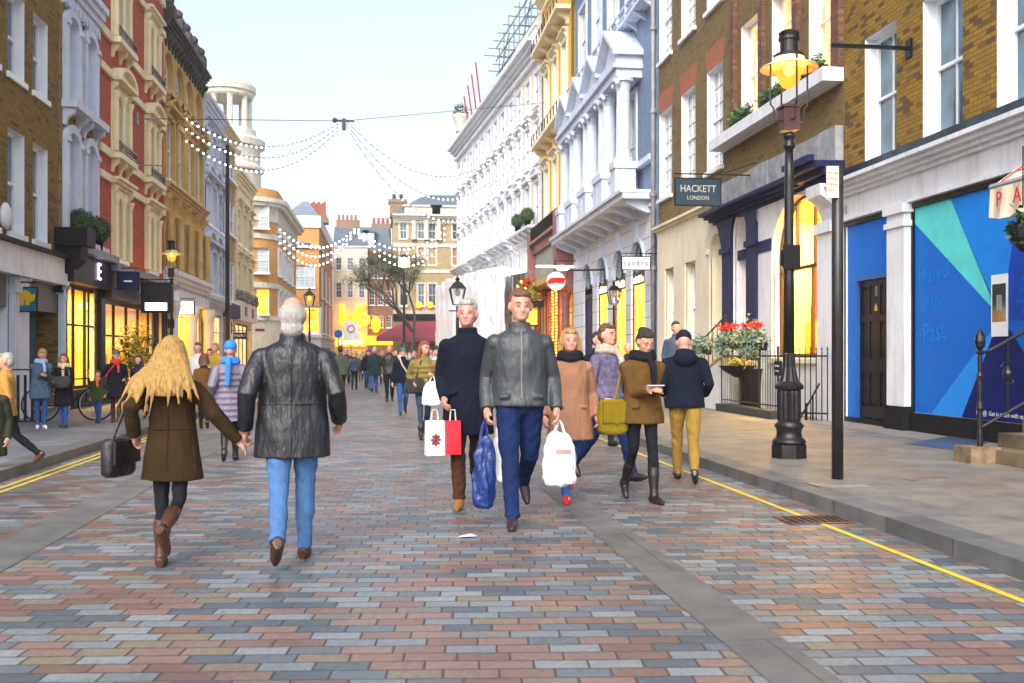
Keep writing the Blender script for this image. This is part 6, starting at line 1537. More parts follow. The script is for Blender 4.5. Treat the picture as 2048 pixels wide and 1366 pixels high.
    for k in range(n):
        a=A[1]-(A[1]-yN)*k/n; c=A[1]-(A[1]-yN)*(k+1)/n; fa,fc=.035*sin(k*1.1),.035*sin((k+1)*1.1); da,dc=.05*abs(sin(k*.35)),.05*abs(sin((k+1)*.35))
        m.face([(A[0]-.03,a,zt-.04),(A[0]-.03,c,zt-.04),(A[0]-.05+fc,c,zt-.40-dc),(A[0]-.05+fa,a,zt-.40-da)])
    m.face([(A[0]-.03,A[1],zt-.04),(XR-.1,A[1],zt-.04),(XR-.1,A[1],zt-.42),(A[0]-.05,A[1],zt-.40)])
    m.build('valance',M['awningcream'],t,True)
    for k,cc in enumerate('PAUL'): text_obj('letter',cc,.27,M['petalred'],t,(A[0]-.10,A[1]-.28-.36*k,zt-.22),rot=(pi/2,0,-pi/2),ext=.003,sx=.9)
    for k,cc in enumerate('P'): text_obj('letter','P A',.22,M['petalred'],t,(A[0]+.55,A[1]+.012,zt-.22),rot=(pi/2,0,0),ext=.003)
    # hanging plant right edge
    xx=at(2046,A[1]-1.2); t=thing('hanging_plant','dark leafy hanging basket under the awning at the right edge','plant',(xx,A[1]-1.2,hgt(xx,A[1]-1.2,450))); m=MB(); leaves(m,(0,0,0),(.2,.2,.3),260,.05,rnd,hollow=.1); m.build('foliage',M['leaf'],t); m=MB(); m.tube([(0,0,.2),(0,0,.9)],.01,4); m.lathe([(.03,-.3),(.15,-.15),(.18,0)],(0,0,0),10,cap=False); m.build('basket',M['blackmatt'],t)
    # yellow-green shrub on left
    y=ywall(272,-6.7); t=thing('potted_shrub','tall yellow-green shrub in a pot against the lit left shop windows','plant',(-6.7,y,PAVE)); m=MB(); m.lathe([(.2,0),(.28,.55),(.3,.6)],(0,0,0),12); m.build('pot',M['blackmatt'],t)
    m=MB(); zt=hgt(-6.7,y,655)
    for k in range(14): a=rnd.uniform(0,6.28); m.tube([(0,0,.55),(.25*cos(a),.25*sin(a),1.2),(.4*cos(a),.4*sin(a),zt*.8)],.012,4)
    m.build('stems',M['bark'],t); m=MB(); leaves(m,(0,0,zt*.62),(.55,.55,zt*.42),1500,.06,rnd,hollow=.1); m.build('foliage',M['leafyellow'],t)
    # cafe barrier at left
    x,y=ground(50,858,PAVE); t=thing('cafe_barrier','low black slatted cafe barrier behind the woman in the blue-grey parka','barrier',(x-.3,y+.6,PAVE))
    m=MB(); m.tube([(-.6,0,0),(-.6,0,1.05),(.45,0,1.05),(.45,0,0)],.02,6); 
    for k in range(8): m.box(-.55+k*.125,-.50+k*.125,-.01,.01,.1,.95)
    m.tube([(-.6,0,.1),(.45,0,.1)],.015,5); m.build('frame',M['blackmatt'],t)
    bike()
def bike():
    x,y=ground(128,846,PAVE); y+=.6; t=thing('bicycle','parked bicycle with a red fork leaning behind the woman in the black coat','bicycle',(x-.1,y,PAVE),radians(20))
    for k,ux in enumerate((-.5,.52)):
        w=MB(); r=.34; w.tube([(ux+r*cos(a*pi/12),0,r+r*sin(a*pi/12)) for a in range(24)],.018,6,closed=True); wh=w.build('wheel',M['blackmatt'],t)
        s=MB(); s.tube([(ux+(r-.03)*cos(a*pi/12),0,r+(r-.03)*sin(a*pi/12)) for a in range(24)],.010,5,closed=True); s.build('rim',M['steel'],wh)
        s=MB()
        for a in range(12): s.tube([(ux,0,r),(ux+(r-.03)*cos(a*pi/6),0,r+(r-.03)*sin(a*pi/6))],.003,3)
        s.build('spokes',M['steel'],wh)
    m=MB(); P=dict(bb=(-.05,0,.28),st=(-.2,0,.82),ht=(.38,0,.85),hb=(.41,0,.68),rw=(-.5,0,.34),fw=(.52,0,.34))
    for a,b_ in (('bb','st'),('st','ht'),('bb','hb'),('bb','rw'),('st','rw')): m.tube([P[a],P[b_]],.017,6)
    m.tube([P['ht'],P['hb']],.02,6); m.build('frame',M['blackmatt'],t)
    m=MB(); m.tube([P['hb'],(.44,0,.6),P['fw']],.016,6); m.build('fork',M['petalred'],t)
    m=MB(); m.tube([(.38,0,.85),(.36,0,1.0)],.014,5); m.tube([(.36,-.26,1.0),(.38,0,1.02),(.36,.26,1.0)],.013,5); m.build('handlebar',M['steel'],t)
    m=MB(); m.tube([P['st'],(-.23,0,.93)],.013,5); m.sphere((-.24,0,.96),(.13,.07,.035),10,6); m.build('saddle',M['blackmatt'],t)
    m=MB(); m.lathe([(.09,-.01),(.09,.01)],(0,0,0),14); o=m.build('crank',M['steel'],t,loc=(-.05,.03,.28)); o.rotation_euler=(pi/2,0,0)
M['awningcream']=paint('cream awning canvas',(.72,.62,.48),.85,var=.1,dirt=.3)
from mathutils.bvhtree import BVHTree
def cloth(name,col,rough=.85,var=.18,scale=7,sheen=.0,b=.35,fold=.35):
    if name in _mats: return _mats[name]
    m,nt,bs=newmat(name); co=objco(nt)
    c=ramp(nt,noise_(nt,co,scale*14,4,.7),[(.3,tuple(x*(1-var) for x in col)),(.7,tuple(min(1,x*(1+var)) for x in col))])
    c=mixc(nt,1.0,c,ramp(nt,noise_(nt,co,3.5,4),[(.3,(.82,.82,.82)),(.7,(1.15,1.15,1.15))]),'MULTIPLY')
    nt.links.new(c,bs.inputs['Base Color']); bs.inputs['Roughness'].default_value=rough; bs.inputs['Specular IOR Level'].default_value=.5 if rough<.6 else .2
    if sheen: bs.inputs['Sheen Weight'].default_value=sheen
    mp=nt.nodes.new('ShaderNodeMapping'); mp.inputs['Scale'].default_value=(9,9,4); mp.inputs['Rotation'].default_value=(.5,.4,0); nt.links.new(co,mp.inputs[0])
    f=noise_(nt,mp.outputs[0],1.3,3,.55); h=math_(nt,'ADD',math_(nt,'MULTIPLY',f,4*fold),math_(nt,'MULTIPLY',noise_(nt,co,scale*40,2),b*.3)); bump(nt,h,bs,.7,.02)
    _mats[name]=m; return m
def skinm(name,col):
    m,nt,bs=newmat(name); co=objco(nt)
    nt.links.new(ramp(nt,noise_(nt,co,14,3),[(.3,tuple(x*.85 for x in col)),(.7,col)]),bs.inputs['Base Color']); bs.inputs['Roughness'].default_value=.5
    bs.inputs['Subsurface Weight'].default_value=.0; return m
SK=skinm('fair skin',(.55,.29,.20)); SKP=skinm('pink skin',(.60,.27,.20)); SKT=skinm('tan skin',(.45,.24,.14))
EYW=paint('eye white',(.45,.40,.38),.3,bumpy=0); EYE=paint('eye',(.05,.03,.02),.2,bumpy=0); LIP=paint('lips',(.50,.14,.12),.4,bumpy=0); LIPR=paint('red lips',(.55,.04,.05),.3,bumpy=0)
def hairm(name,a,b_):
    m,nt,bs=newmat(name); co=objco(nt); mp=nt.nodes.new('ShaderNodeMapping'); mp.inputs['Scale'].default_value=(60,60,4); nt.links.new(co,mp.inputs[0])
    f=noise_(nt,mp.outputs[0],1.5,5,.7); nt.links.new(ramp(nt,f,[(.3,a),(.7,b_)]),bs.inputs['Base Color']); bs.inputs['Roughness'].default_value=.5; bump(nt,f,bs,.8,.02); return m
HB=hairm('blonde hair',(.14,.065,.012),(.62,.37,.10)); HBR=hairm('brown hair',(.05,.02,.01),(.16,.07,.03)); HK=hairm('black hair',(.01,.008,.007),(.04,.03,.025)); HG=hairm('grey hair',(.25,.23,.21),(.5,.47,.44)); HR=hairm('reddish brown hair',(.12,.03,.015),(.30,.09,.04))

def remesh(mb,voxel,smooth=2,fold=0,fscale=5,seed=0,keep=None):
    me=bpy.data.meshes.new('tmp'); me.from_pydata(mb.v,[],mb.f); me.update()
    o=bpy.data.objects.new('tmp',me); C.objects.link(o)
    r=o.modifiers.new('r','REMESH'); r.mode='VOXEL'; r.voxel_size=voxel; r.use_smooth_shade=True
    if smooth: s=o.modifiers.new('s','SMOOTH'); s.factor=.5; s.iterations=smooth
    dg=bpy.context.evaluated_depsgraph_get(); dg.update()
    out=bpy.data.meshes.new_from_object(o.evaluated_get(dg)); bpy.data.objects.remove(o)
    bv=None
    if mb.m and len(set(mb.m))>1:
        bv=BVHTree.FromPolygons([Vector(v) for v in mb.v],mb.f); idx=[]
        for p in out.polygons:
            n=bv.find_nearest(p.center); idx.append(mb.m[n[2]] if n[2] is not None else 0)
        out['_']=0; 
        out_idx=idx
    else: out_idx=[0]*len(out.polygons)
    if fold:
        off=Vector((seed*3.1,seed*1.7,0)); vs=out.vertices; ns=[v.normal.copy() for v in vs]
        for v,n in zip(vs,ns):
            c=v.co; q=Vector((c.x*fscale,c.y*fscale,c.z*fscale*.55+c.x*fscale*.5))+off
            d=noise.noise(q)+.5*noise.noise(q*2.3); v.co=c+n*(d*fold)
    out.update(); return out,out_idx
def finish(name,mesh_idx,mats,parent):
    me,idx=mesh_idx; me.name=name; me.materials.clear()
    for m in mats: me.materials.append(m)
    if len(mats)>1: me.polygons.foreach_set('material_index',idx)
    me.polygons.foreach_set('use_smooth',[True]*len(me.polygons)); me.update()
    return put(name,me,parent)
def erings(mb,rs,n=18,m=0):
    """rs: (z,rx,ry,x,y)"""
    mb.rings([[(r[3]+r[1]*cos(2*pi*j/n),r[4]+r[2]*sin(2*pi*j/n),r[0]) for j in range(n)] for r in rs],True,m)
def ik(S,T,l1,l2,pole):
    d=T-S; L=min(d.length,(l1+l2)*.999); d.normalize(); a=(l1*l1-l2*l2+L*L)/(2*L); h=sqrt(max(0,l1*l1-a*a))
    p=(pole-d*pole.dot(d)).normalized(); return S+d*a+p*h, S+d*L
SKIN,PANT,SHOE,EY,LP,SHIRT,BOOT=range(7)
def person(label,px,foot,head,z=0.0,heading=180,pants=None,shoes=None,skin=None,coat=None,coatlen=.80,hair=None,hairst='short',hat=None,scarf=None,
           legs=((22,8),(-18,30)),arms=None,voxel=.0095,fem=False,boot=None,headrot=(0,0),group=None,hood=None,puffer=False,lip=None,wide=1.0,pos=None,height=None,collar=True,coatfold=.010,curl=(50,50),zipc=None,lean=0,coatflare=.0,skirt=None,seams=None,glasses=False,beard=None,name='person'):
    if pos: X,Y=pos; H=height
    else:
        X,Y=ground(px,foot,z); s=F/(X*SP+Y*CP); H=(foot-head)/s
    k=H/1.78
    root=thing(name,label,'person',(X,Y,z),radians(heading),group); root.scale=(k,k,k)
    pants=pants or cloth('dark trousers',(.02,.02,.025)); shoes=shoes or M['leathershoe']; skin=skin or SK
    fw=.92 if fem else 1.0
    # legs
    thigh,shin=.43,.42; feet=[]
    def legpos(a,b):
        a=radians(a); b=radians(b); kn=Vector((0,sin(a)*thigh,-cos(a)*thigh)); an=kn+Vector((0,sin(a-b)*shin,-cos(a-b)*shin)); return kn,an
    LK=[legpos(*l) for l in legs]; hipz=max(-(q[1].z) for q in LK)+.085
    mb=MB(); joints=[]
    for i,(kn,an) in enumerate(LK):
        sx=-1 if i==0 else 1
        hip=Vector((sx*.092*fw,0,hipz)); K=hip+kn+Vector((-sx*.01,0,0)); A=hip+an+Vector((-sx*.02,0,0)); joints.append((hip,K,A))
        t=PANT; q=1.0 if not fem else .88
        if boot: 
            B0=K.lerp(A,.35 if boot=='tall' else .6)
            mb.tube([hip+Vector((0,0,.05)),hip.lerp(K,.4),K,K.lerp(A,.35),A.lerp(K,.25),A],[.098*q,.085*q,.06*q,.058*q,.045*q,.042*q],12,t)
            mb.tube([B0,B0.lerp(A,.3),A.lerp(K,.15),A+Vector((0,0,-.03))],[.066*q,.068*q,.05*q,.05],12,BOOT)
        else: mb.tube([hip+Vector((0,0,.05)),hip.lerp(K,.4),K,K.lerp(A,.35),A.lerp(K,.12),A+Vector((0,0,.0))],[.102*q,.09*q,.068*q,.064*q,.053*q,.056*q],12,t)
        pitch=-radians(legs[i][0]-legs[i][1]); rear=(A.z>.14)
        pt=-radians(max(0,min(55,(legs[i][1]-legs[i][0]*1.0)*.9))) if rear else (radians(12) if legs[i][0]>14 else 0)
        def ft(y,zz,x=0): 
            v=Vector((x,y,zz)); c_,s_=cos(pt),sin(pt); return A+Vector((x+sx*y*.12,v.y*c_-v.z*s_,v.y*s_+v.z*c_))
        st=BOOT if boot else SHOE
        hl=-.085
        mb.tube([ft(-.065,-.045),ft(-.02,-.035),ft(.07,-.045),ft(.13,-.058),ft(.185,-.065)],[.036,.046,.042,.036,.018],10,st)
        mb.tube([ft(-.06,-.068),ft(.06,-.072),ft(.17,-.074)],[.026,.028,.02],8,st)
        feet.append(A)
    # torso
    dz=hipz-.92; ln=radians(lean)
    def T(v): 
        v=Vector(v); v.z+=dz; r=v.z-hipz
        return Vector((v.x,v.y+r*sin(ln),v.z)) if r>0 else v
    tm=SHIRT
    rs=[(.86,.13,.10),(.93,.165*fw,.115),(1.05,.145*fw,.10),(1.2,.155*fw,.105),(1.34,.175*fw,.11),(1.43,.15*fw,.085),(1.47,.075,.065)]
    mb.rings([[T((r[1]*cos(2*pi*j/16),r[2]*sin(2*pi*j/16),r[0])) for j in range(16)] for r in rs],True,tm)
    mb.rings([[T((r[1]*cos(2*pi*j/16),r[2]*sin(2*pi*j/16),r[0])) for j in range(16)] for r in ((.84,.10,.09),(.90,.16*fw,.115),(1.0,.155*fw,.11))],True,PANT)
    # head
    hy,hp=radians(headrot[0]),radians(headrot[1]); NB=T((0,-.005,1.50)); R=Matrix.Rotation(hy,3,'Z')@Matrix.Rotation(hp,3,'X')
    def Hd(v): return NB+R@((Vector(v)-Vector((0,-.005,1.525)))*1.07+Vector((0,0,.018)))
    def hs(c,r,m,n=14,kk=10):
        b=MB(); b.sphere(c,r,n,kk); base=len(mb.v); mb.v+=[tuple(Hd(v)) for v in b.v]; mb.f+=[tuple(base+i for i in f) for f in b.f]; mb.m+=[m]*len(b.f)
    mb.tube([T((0,-.01,1.42)),Hd((0,.0,1.56))],[.058*fw,.052*fw],12,SKIN)
    hs((0,-.005,1.668),(.076,.094,.103),SKIN); hs((0,.022,1.61),(.062,.070,.078),SKIN); hs((0,.062,1.573),(.036,.030,.026),SKIN)
    hs((0,.090,1.622),(.013,.022,.012),SKIN,8,6); hs((0,.082,1.645),(.010,.017,.026),SKIN,8,6)
    for q in (-1,1):
        hs((q*.078,.0,1.645),(.012,.024,.034),SKIN,8,6); hs((q*.036,.060,1.625),(.024,.022,.024),SKIN,8,6)
        hs((q*.030,.080,1.670),(.022,.011,.008),SKIN,8,6)
    hs((0,.084,1.592),(.019,.009,.006),LP,8,6)
    if beard: hs((0,.052,1.575),(.052,.045,.04),EY+0 if False else SHIRT,12,8)
    # arms
    arms=arms or {}
    W={}
    sl=[]
    for q,nm in ((-1,'L'),(1,'R')):
        S=T((q*.178*fw*wide,-.008,1.385)); tgt=arms.get(nm,(.235,.02 if nm=='L' else .06,.86)); tgt=T((q*tgt[0],tgt[1],tgt[2]))
        E,Wr=ik(S,tgt,.295,.265,Vector((q*.22,-1,-.1)))
        W[nm]=Wr; sl.append((S,E,Wr))
        mb.tube([S,S.lerp(E,.5),E,E.lerp(Wr,.4),Wr],[.052,.046,.04,.038,.028],10,SHIRT)
        d=(Wr-E).normalized(); cu=radians(arms.get(nm+'c',55))
        side=Vector((0,1,0)); side=(side-d*side.dot(d)).normalized()      # palm width direction (thumb forward)
        inn=d.cross(side)*q; inn.normalize()
        if inn.x*q>0: inn=-inn
        pc=Wr+d*.05
        mb.tube([Wr-d*.01,Wr+d*.03,Wr+d*.085],[.026,.030,.022],10,SKIN)
        for w_ in (-.022,.022): mb.tube([Wr+d*.01,Wr+side*w_+d*.055,Wr+side*w_*1.2+d*.085],[.018,.018,.014],8,SKIN)
        for j,(w_,l_) in enumerate(((.032,.85),(.011,1.0),(-.011,.93),(-.031,.75))):
            p=Wr+d*.082+side*w_; pts=[p-d*.015,p]; ang=cu*.35
            for seg in (.038,.026,.02):
                dd=d*cos(ang)+inn*sin(ang); p=p+dd*seg*l_; pts.append(p); ang+=cu*.75
            mb.tube(pts,[.0105,.0105,.010,.0092,.008],8,SKIN)
        p=Wr+d*.025+side*.026; pts=[p]; 
        for seg,an in ((.032,.75),(.028,.5),(.022,.25)):
            dd=(d*cos(an)+side*sin(an)*.8+inn*.35).normalized(); p=p+dd*seg; pts.append(p)
        mb.tube(pts,[.013,.0125,.011,.009],8,SKIN)
    res=remesh(mb,voxel,1)
    ms=res[0]; z0_=hipz-.05; hz=max(.0045,.0)
    pv=set()
    for p_,m_i in zip(ms.polygons,res[1]):
        if m_i==PANT: pv.update(p_.vertices)
    ns=[v.normal.copy() for v in ms.vertices]; so=len(label)*1.3
    for i_ in pv:
        v=ms.vertices[i_]; c=v.co
        if c.z<z0_: v.co=c+ns[i_]*(noise.noise(Vector((c.x*7+so,c.y*6,c.z*16+c.x*14)))*.009+noise.noise(Vector((c.x*3,c.y*3+so,c.z*5)))*.008)
    body=finish('body',res,[skin,pants,shoes,EYE,lip or LIP,M['blackcloth'] if not beard else beard,boot and (shoes) or shoes],root)
    if voxel<.0135 and pos is None:
        eb=MB()
        for q in (-1,1): 
            eb=MB(); b=MB(); b.sphere((0,0,0),(.0125,.006,.0055),8,6); eb.v+=[tuple(Hd(Vector(v)+Vector((q*.031,.0865,1.655)))) for v in b.v]; eb.f+=[tuple(len(eb.v)-len(b.v)+i for i in f) for f in b.f]; eb.m+=[0]*len(b.f)
            b=MB(); b.sphere((0,0,0),(.0055,.003,.0055),8,6); eb.v+=[tuple(Hd(Vector(v)+Vector((q*.031,.0915,1.655)))) for v in b.v]; eb.f+=[tuple(len(eb.v)-len(b.v)+i for i in f) for f in b.f]; eb.m+=[1]*len(b.f)
            eb.build('eye',[EYW,EYE],root,True)
        if hairst!='none' or True:
            eb=MB()
            for q in (-1,1): eb.tube([Hd((q*.014,.094,1.677)),Hd((q*.032,.0945,1.682)),Hd((q*.05,.082,1.676))],[.0035,.004,.002],5)
            eb.build('eyebrows',hair or HBR,root)
    # coat
    if coat:
        cb=MB(); hem=.0+coatlen; g=wide
        tp=[(1.49,.07,.065),(1.465,.11*g*fw,.08),(1.44,.155*g*fw,.10),(1.405,.192*g*fw,.115),(1.33,.20*g*fw,.132),(1.2,.195*g*fw,.138),(1.08,(.18 if fem else .195)*g,.132),(.97,(.195 if fem else .20)*g,.14)]
        if hem<.95:
            for q in (.5,1): zz=.95+(hem-.95)*q; tp.append((zz,(.205+coatflare*q+(.95-hem)*.06*q)*g,.148+coatflare*q*.6+(.95-hem)*.07*q))
        else: tp=[t for t in tp if t[0]>=hem]+[(hem,.198*g,.14)]
        if puffer:
            t2=[]; zz=1.36
            def interp(z_):
                for a,b in zip(tp,tp[1:]):
                    if a[0]>=z_>=b[0]: f=(a[0]-z_)/(a[0]-b[0]+1e-9); return (a[1]+(b[1]-a[1])*f,a[2]+(b[2]-a[2])*f)
                return tp[-1][1:]
            t2=tp[:3]; 
            while zz>hem+.02:
                a=interp(zz); t2.append((zz,a[0]-.012,a[1]-.012)); zz-=.045; a=interp(max(zz,hem)); t2.append((zz,a[0]+.014,a[1]+.014)); zz-=.045
            tp=t2
        cb.rings([[T((r[1]*cos(2*pi*j/24),r[2]*sin(2*pi*j/24),r[0])) for j in range(24)] for r in reversed(tp)],True,0)
        thick=1.15 if puffer else 1.0
        for (S,E,Wr) in sl:
            cb.tube([S+Vector((0,0,-.0)),S.lerp(E,.45),E,E.lerp(Wr,.5),Wr.lerp(E,-.02)],[.068*thick,.069*thick,.061*thick,.056*thick,.050*thick],14,0)
            cb.sphere(tuple(S+Vector((0,0,-.012))),(.070*thick,.078,.066),12,8)
        if collar:
            cb.rings([[T((r[1]*cos(2*pi*j/18),r[2]*sin(2*pi*j/18)-.005,r[0])) for j in range(18)] for r in ((1.42,.11,.10),(1.47,.085,.085),(1.53,.082,.08),(1.535,.07,.068))],True,0)
        if hood=='down':
            b=MB(); b.sphere((0,-.13,1.44),(.14,.085,.10),16,10); b.sphere((0,-.09,1.50),(.12,.06,.05),14,8)
            base=len(cb.v); cb.v+=[tuple(T(v)) for v in b.v]; cb.f+=[tuple(base+i for i in f) for f in b.f]; cb.m+=[0]*len(b.f)
        for zz,q in ((1.02,-1),(1.02,1)):      # pocket flaps
            if hem<.98:
                pz=.98; cb.tube([T((q*.09,.135,pz)),T((q*.16,.115,pz-.01))],.018,6,0)
        cres=remesh(cb,max(voxel,.010),2,coatfold,5.5,seed=len(label))
        co=finish('coat',cres,[coat],root)
        if seams=='back':
            def rad(z_):
                for a,b in zip(tp,tp[1:]):
                    if a[0]>=z_>=b[0]: f=(a[0]-z_)/(a[0]-b[0]+1e-9); return (a[1]+(b[1]-a[1])*f,a[2]+(b[2]-a[2])*f)
                return tp[-1][1:]
            sm=MB(); sm.tube([T((0,-rad(z_)[1]-.002,z_)) for z_ in [1.42-.04*i for i in range(int((1.42-hem)/.04))]],.0045,5)
            zz=1.06; r_=rad(zz); sm.tube([T((r_[0]*1.01*cos(a),r_[1]*1.02*sin(a),zz)) for a in [pi+pi*i/14 for i in range(15)]],.0045,5)
            sm.build('seams',coat,co)
        if seams=='front':
            sm=MB()
            for i in range(4):
                z_=1.30-.13*i
                for a,b in zip(tp,tp[1:]):
                    if a[0]>=z_>=b[0]: f=(a[0]-z_)/(a[0]-b[0]+1e-9); r_=a[2]+(b[2]-a[2])*f
                sm.sphere(tuple(T((.035,r_+.004,z_))),(.012,.006,.012),8,5)
            sm.build('buttons',M['blackmatt'],co)
        if zipc:
            zb=MB(); zz=[T((0,.0,z_)) for z_ in ()]
            pts=[]
            for z_ in [1.46-.05*i for i in range(int((1.46-hem)/.05))]:
                r=None
                for a,b in zip(tp,tp[1:]):
                    if a[0]>=z_>=b[0]: f=(a[0]-z_)/(a[0]-b[0]+1e-9); r=a[2]+(b[2]-a[2])*f; break
                if r: pts.append(T((0,r+.004,z_)))
            zb.tube(pts,.007,5); zb.build('zip',zipc,co)
    # hair
    hb=MB()
    def hh(c,r,n=14,kk=9):
        b=MB(); b.sphere(c,r,n,kk); base=len(hb.v); hb.v+=[tuple(Hd(v)) for v in b.v]; hb.f+=[tuple(base+i for i in f) for f in b.f]; hb.m+=[0]*len(b.f)
    if hair and not hat:
        if hairst=='bald': hh((0,-.045,1.640),(.080,.060,.062))
        elif hairst=='receding': hh((0,-.030,1.690),(.081,.085,.084)); hh((0,-.05,1.65),(.080,.062,.08))
        elif hairst=='fringe': hh((0,-.030,1.652),(.090,.084,.090)); hh((0,-.055,1.57),(.075,.05,.06))
        else:
            hh((0,-.022,1.695),(.083,.088,.088)); hh((0,-.05,1.65),(.080,.065,.085)); hh((0,.045,1.735),(.062,.04,.03))
    if hair and hairst in('long','bob','wild'):
        drop={'bob':1.53,'long':1.38,'wild':1.36}[hairst]
        rr=.10 if hairst!='wild' else .15
        for q in (-1,1):
            hb.tube([Hd((q*.05,.0,1.73)),Hd((q*.085,-.01,1.64)),Hd((q*.09,-.02,1.56)),Hd((q*.095 if hairst!='wild' else q*.15,-.0,(drop+.03)))],[.035,.034,.036,.02],10)
        b=MB(); b.rings([[(r[1]*cos(2*pi*j/16),-.06+r[3]+r[2]*sin(2*pi*j/16),r[0]) for j in range(16)] for r in ((1.74,.03,.03,0),(1.70,.078,.06,0),(1.6,.09,.06,-.01),(1.5,rr,.07 if hairst=='wild' else .055,-.09 if hairst=='wild' else -.035),(max(drop,1.42),rr*(.95 if hairst=='wild' else 1.25),.05 if hairst=='wild' else .045,-.13 if hairst=='wild' else -.075),(drop-.02,rr*.5,.012,-.15 if hairst=='wild' else -.08))],True,0)
        base=len(hb.v); hb.v+=[tuple(Hd(v)) for v in b.v]; hb.f+=[tuple(base+i for i in f) for f in b.f]; hb.m+=[0]*len(b.f)
        if hairst=='wild':
            for a in range(25):
                an=pi+pi*(a)/24; x0=.10*cos(an); y0=-.05+.06*sin(an); lf=.06 if x0<0 else 0
                hb.tube([Hd((x0*.7,y0,1.71)),Hd((x0*1.15,y0-.03,1.58)),Hd((x0*(1.6+.3*sin(a*2.3))-lf,y0-.11,1.45)),Hd((x0*(1.9+.6*sin(a*1.7))-lf*1.6,y0-.14,1.31+.05*sin(a*3)-lf))],[.028,.030,.022,.004],8)
    if hairst=='bun': hh((0,-.10,1.72),(.045,.045,.045))
    if hb.v: 
        ho=finish('hair',remesh(hb,max(voxel*.8,.007),1,.005,22,3),[hair],root)
    if hat:
        b=MB(); b.sphere((0,-.012,1.705),(.090,.104,.088),16,10); b.rings([[(.088*cos(2*pi*j/18),-.008+.102*sin(2*pi*j/18),zz) for j in range(18)] for zz in (1.675,1.72)])
        b2=MB(); b2.v=[tuple(Hd(v)) for v in b.v]; b2.f=b.f; b2.m=b.m
        finish('beanie',remesh(b2,max(voxel,.009),2,.003,20),[hat],root)
    if scarf:
        b=MB()
        for (zz,r) in ((1.475,.115),(1.515,.105)): b.tube([T((r*cos(a*pi/8),r*.95*sin(a*pi/8)+.0,zz+.012*sin(a*1.3))) for a in range(16)],.036,8,closed=True)
        if skirt!='noscarf': b.tube([T((-.03,.11,1.48)),T((-.05,.165,1.38)),T((-.055,.165,1.22))],[.035,.038,.03],8); 
        finish('scarf',remesh(b,max(voxel,.009),2,.005,14),[scarf],root)
    if glasses:
        b=MB()
        for q in (-1,1): b.tube([Hd((q*.032+.021*cos(a*pi/6),.098,1.657+.015*sin(a*pi/6))) for a in range(12)],.0025,5,closed=True)
        b.tube([Hd((-.011,.1,1.66)),Hd((.011,.1,1.66))],.0025,4); b.build('glasses',M['blackmatt'],root)
    info=dict(root=root,W={n:root_xf(root,k,heading,X,Y,z,w) for n,w in W.items()},k=k,T=T,H=H)
    return info
def root_xf(root,k,heading,X,Y,z,w):
    a=radians(heading); x,y=w.x*k,w.y*k
    return Vector((X+x*cos(a)-y*sin(a), Y+x*sin(a)+y*cos(a), z+w.z*k))
M['leathershoe']=paint('dark leather shoe',(.018,.012,.01),.35,var=.2,bumpy=.05)
M['blackcloth']=cloth('black knit',(.012,.012,.014))

def paper_bag(label,p,w,h,d,mat,rot=0,emblem=None,gusset=None,drop=.14,group=None,name='shopping_bag'):
    """stiff carrier bag hanging under the point p"""
    t=thing(name,label,'bag',(p[0],p[1],p[2]-drop-h),radians(rot),group)
    m=MB(); a=.85
    m.rings([[(-w/2,-d/2,0),(w/2,-d/2,0),(w/2,d/2,0),(-w/2,d/2,0)],[(-w/2*1.02,-d/2*.8,h*.5),(w/2*1.0,-d/2*.9,h*.5),(w/2*1.02,d/2*.8,h*.5),(-w/2,d/2*.9,h*.5)],[(-w/2,-d*.3,h),(w/2,-d*.28,h),(w/2,d*.3,h),(-w/2,d*.3,h)]])
    m.build('bag_body',mat,t)
    if gusset:
        m=MB(); m.rings([[(w/2+.002,-d/2,0.004),(w/2+.006,-d/2,0.004),(w/2+.006,d/2,.004),(w/2+.002,d/2,.004)],[(w/2*1.02+.002,-d*.3,h-.004),(w/2*1.02+.006,-d*.3,h-.004),(w/2*1.02+.006,d*.3,h-.004),(w/2*1.02+.002,d*.3,h-.004)]]); m.build('gusset',gusset,t)
    m=MB()
    for y in (-d*.2,d*.2): m.tube([(-w*.2,y,h-.02),(-w*.16,y*.6,h+drop*.6),(-.02,0,h+drop-.01),(.02,0,h+drop-.01),(w*.16,y*.6,h+drop*.6),(w*.2,y,h-.02)],.005,5)
    m.build('handles',M['cordhandle'],t)
    if emblem:
        m=MB(); 
        for k in range(8):
            a=k*pi/4; m.prism([(.0,h*.45),(.035*cos(a)-.012*sin(a),h*.45+.045*sin(a)+.012*cos(a)),(.055*cos(a),h*.45+.06*sin(a)),(.035*cos(a)+.012*sin(a),h*.45+.045*sin(a)-.012*cos(a))],'y',-d/2-.004,-d/2*.8) 
        m.build('emblem',emblem,t)
    return t
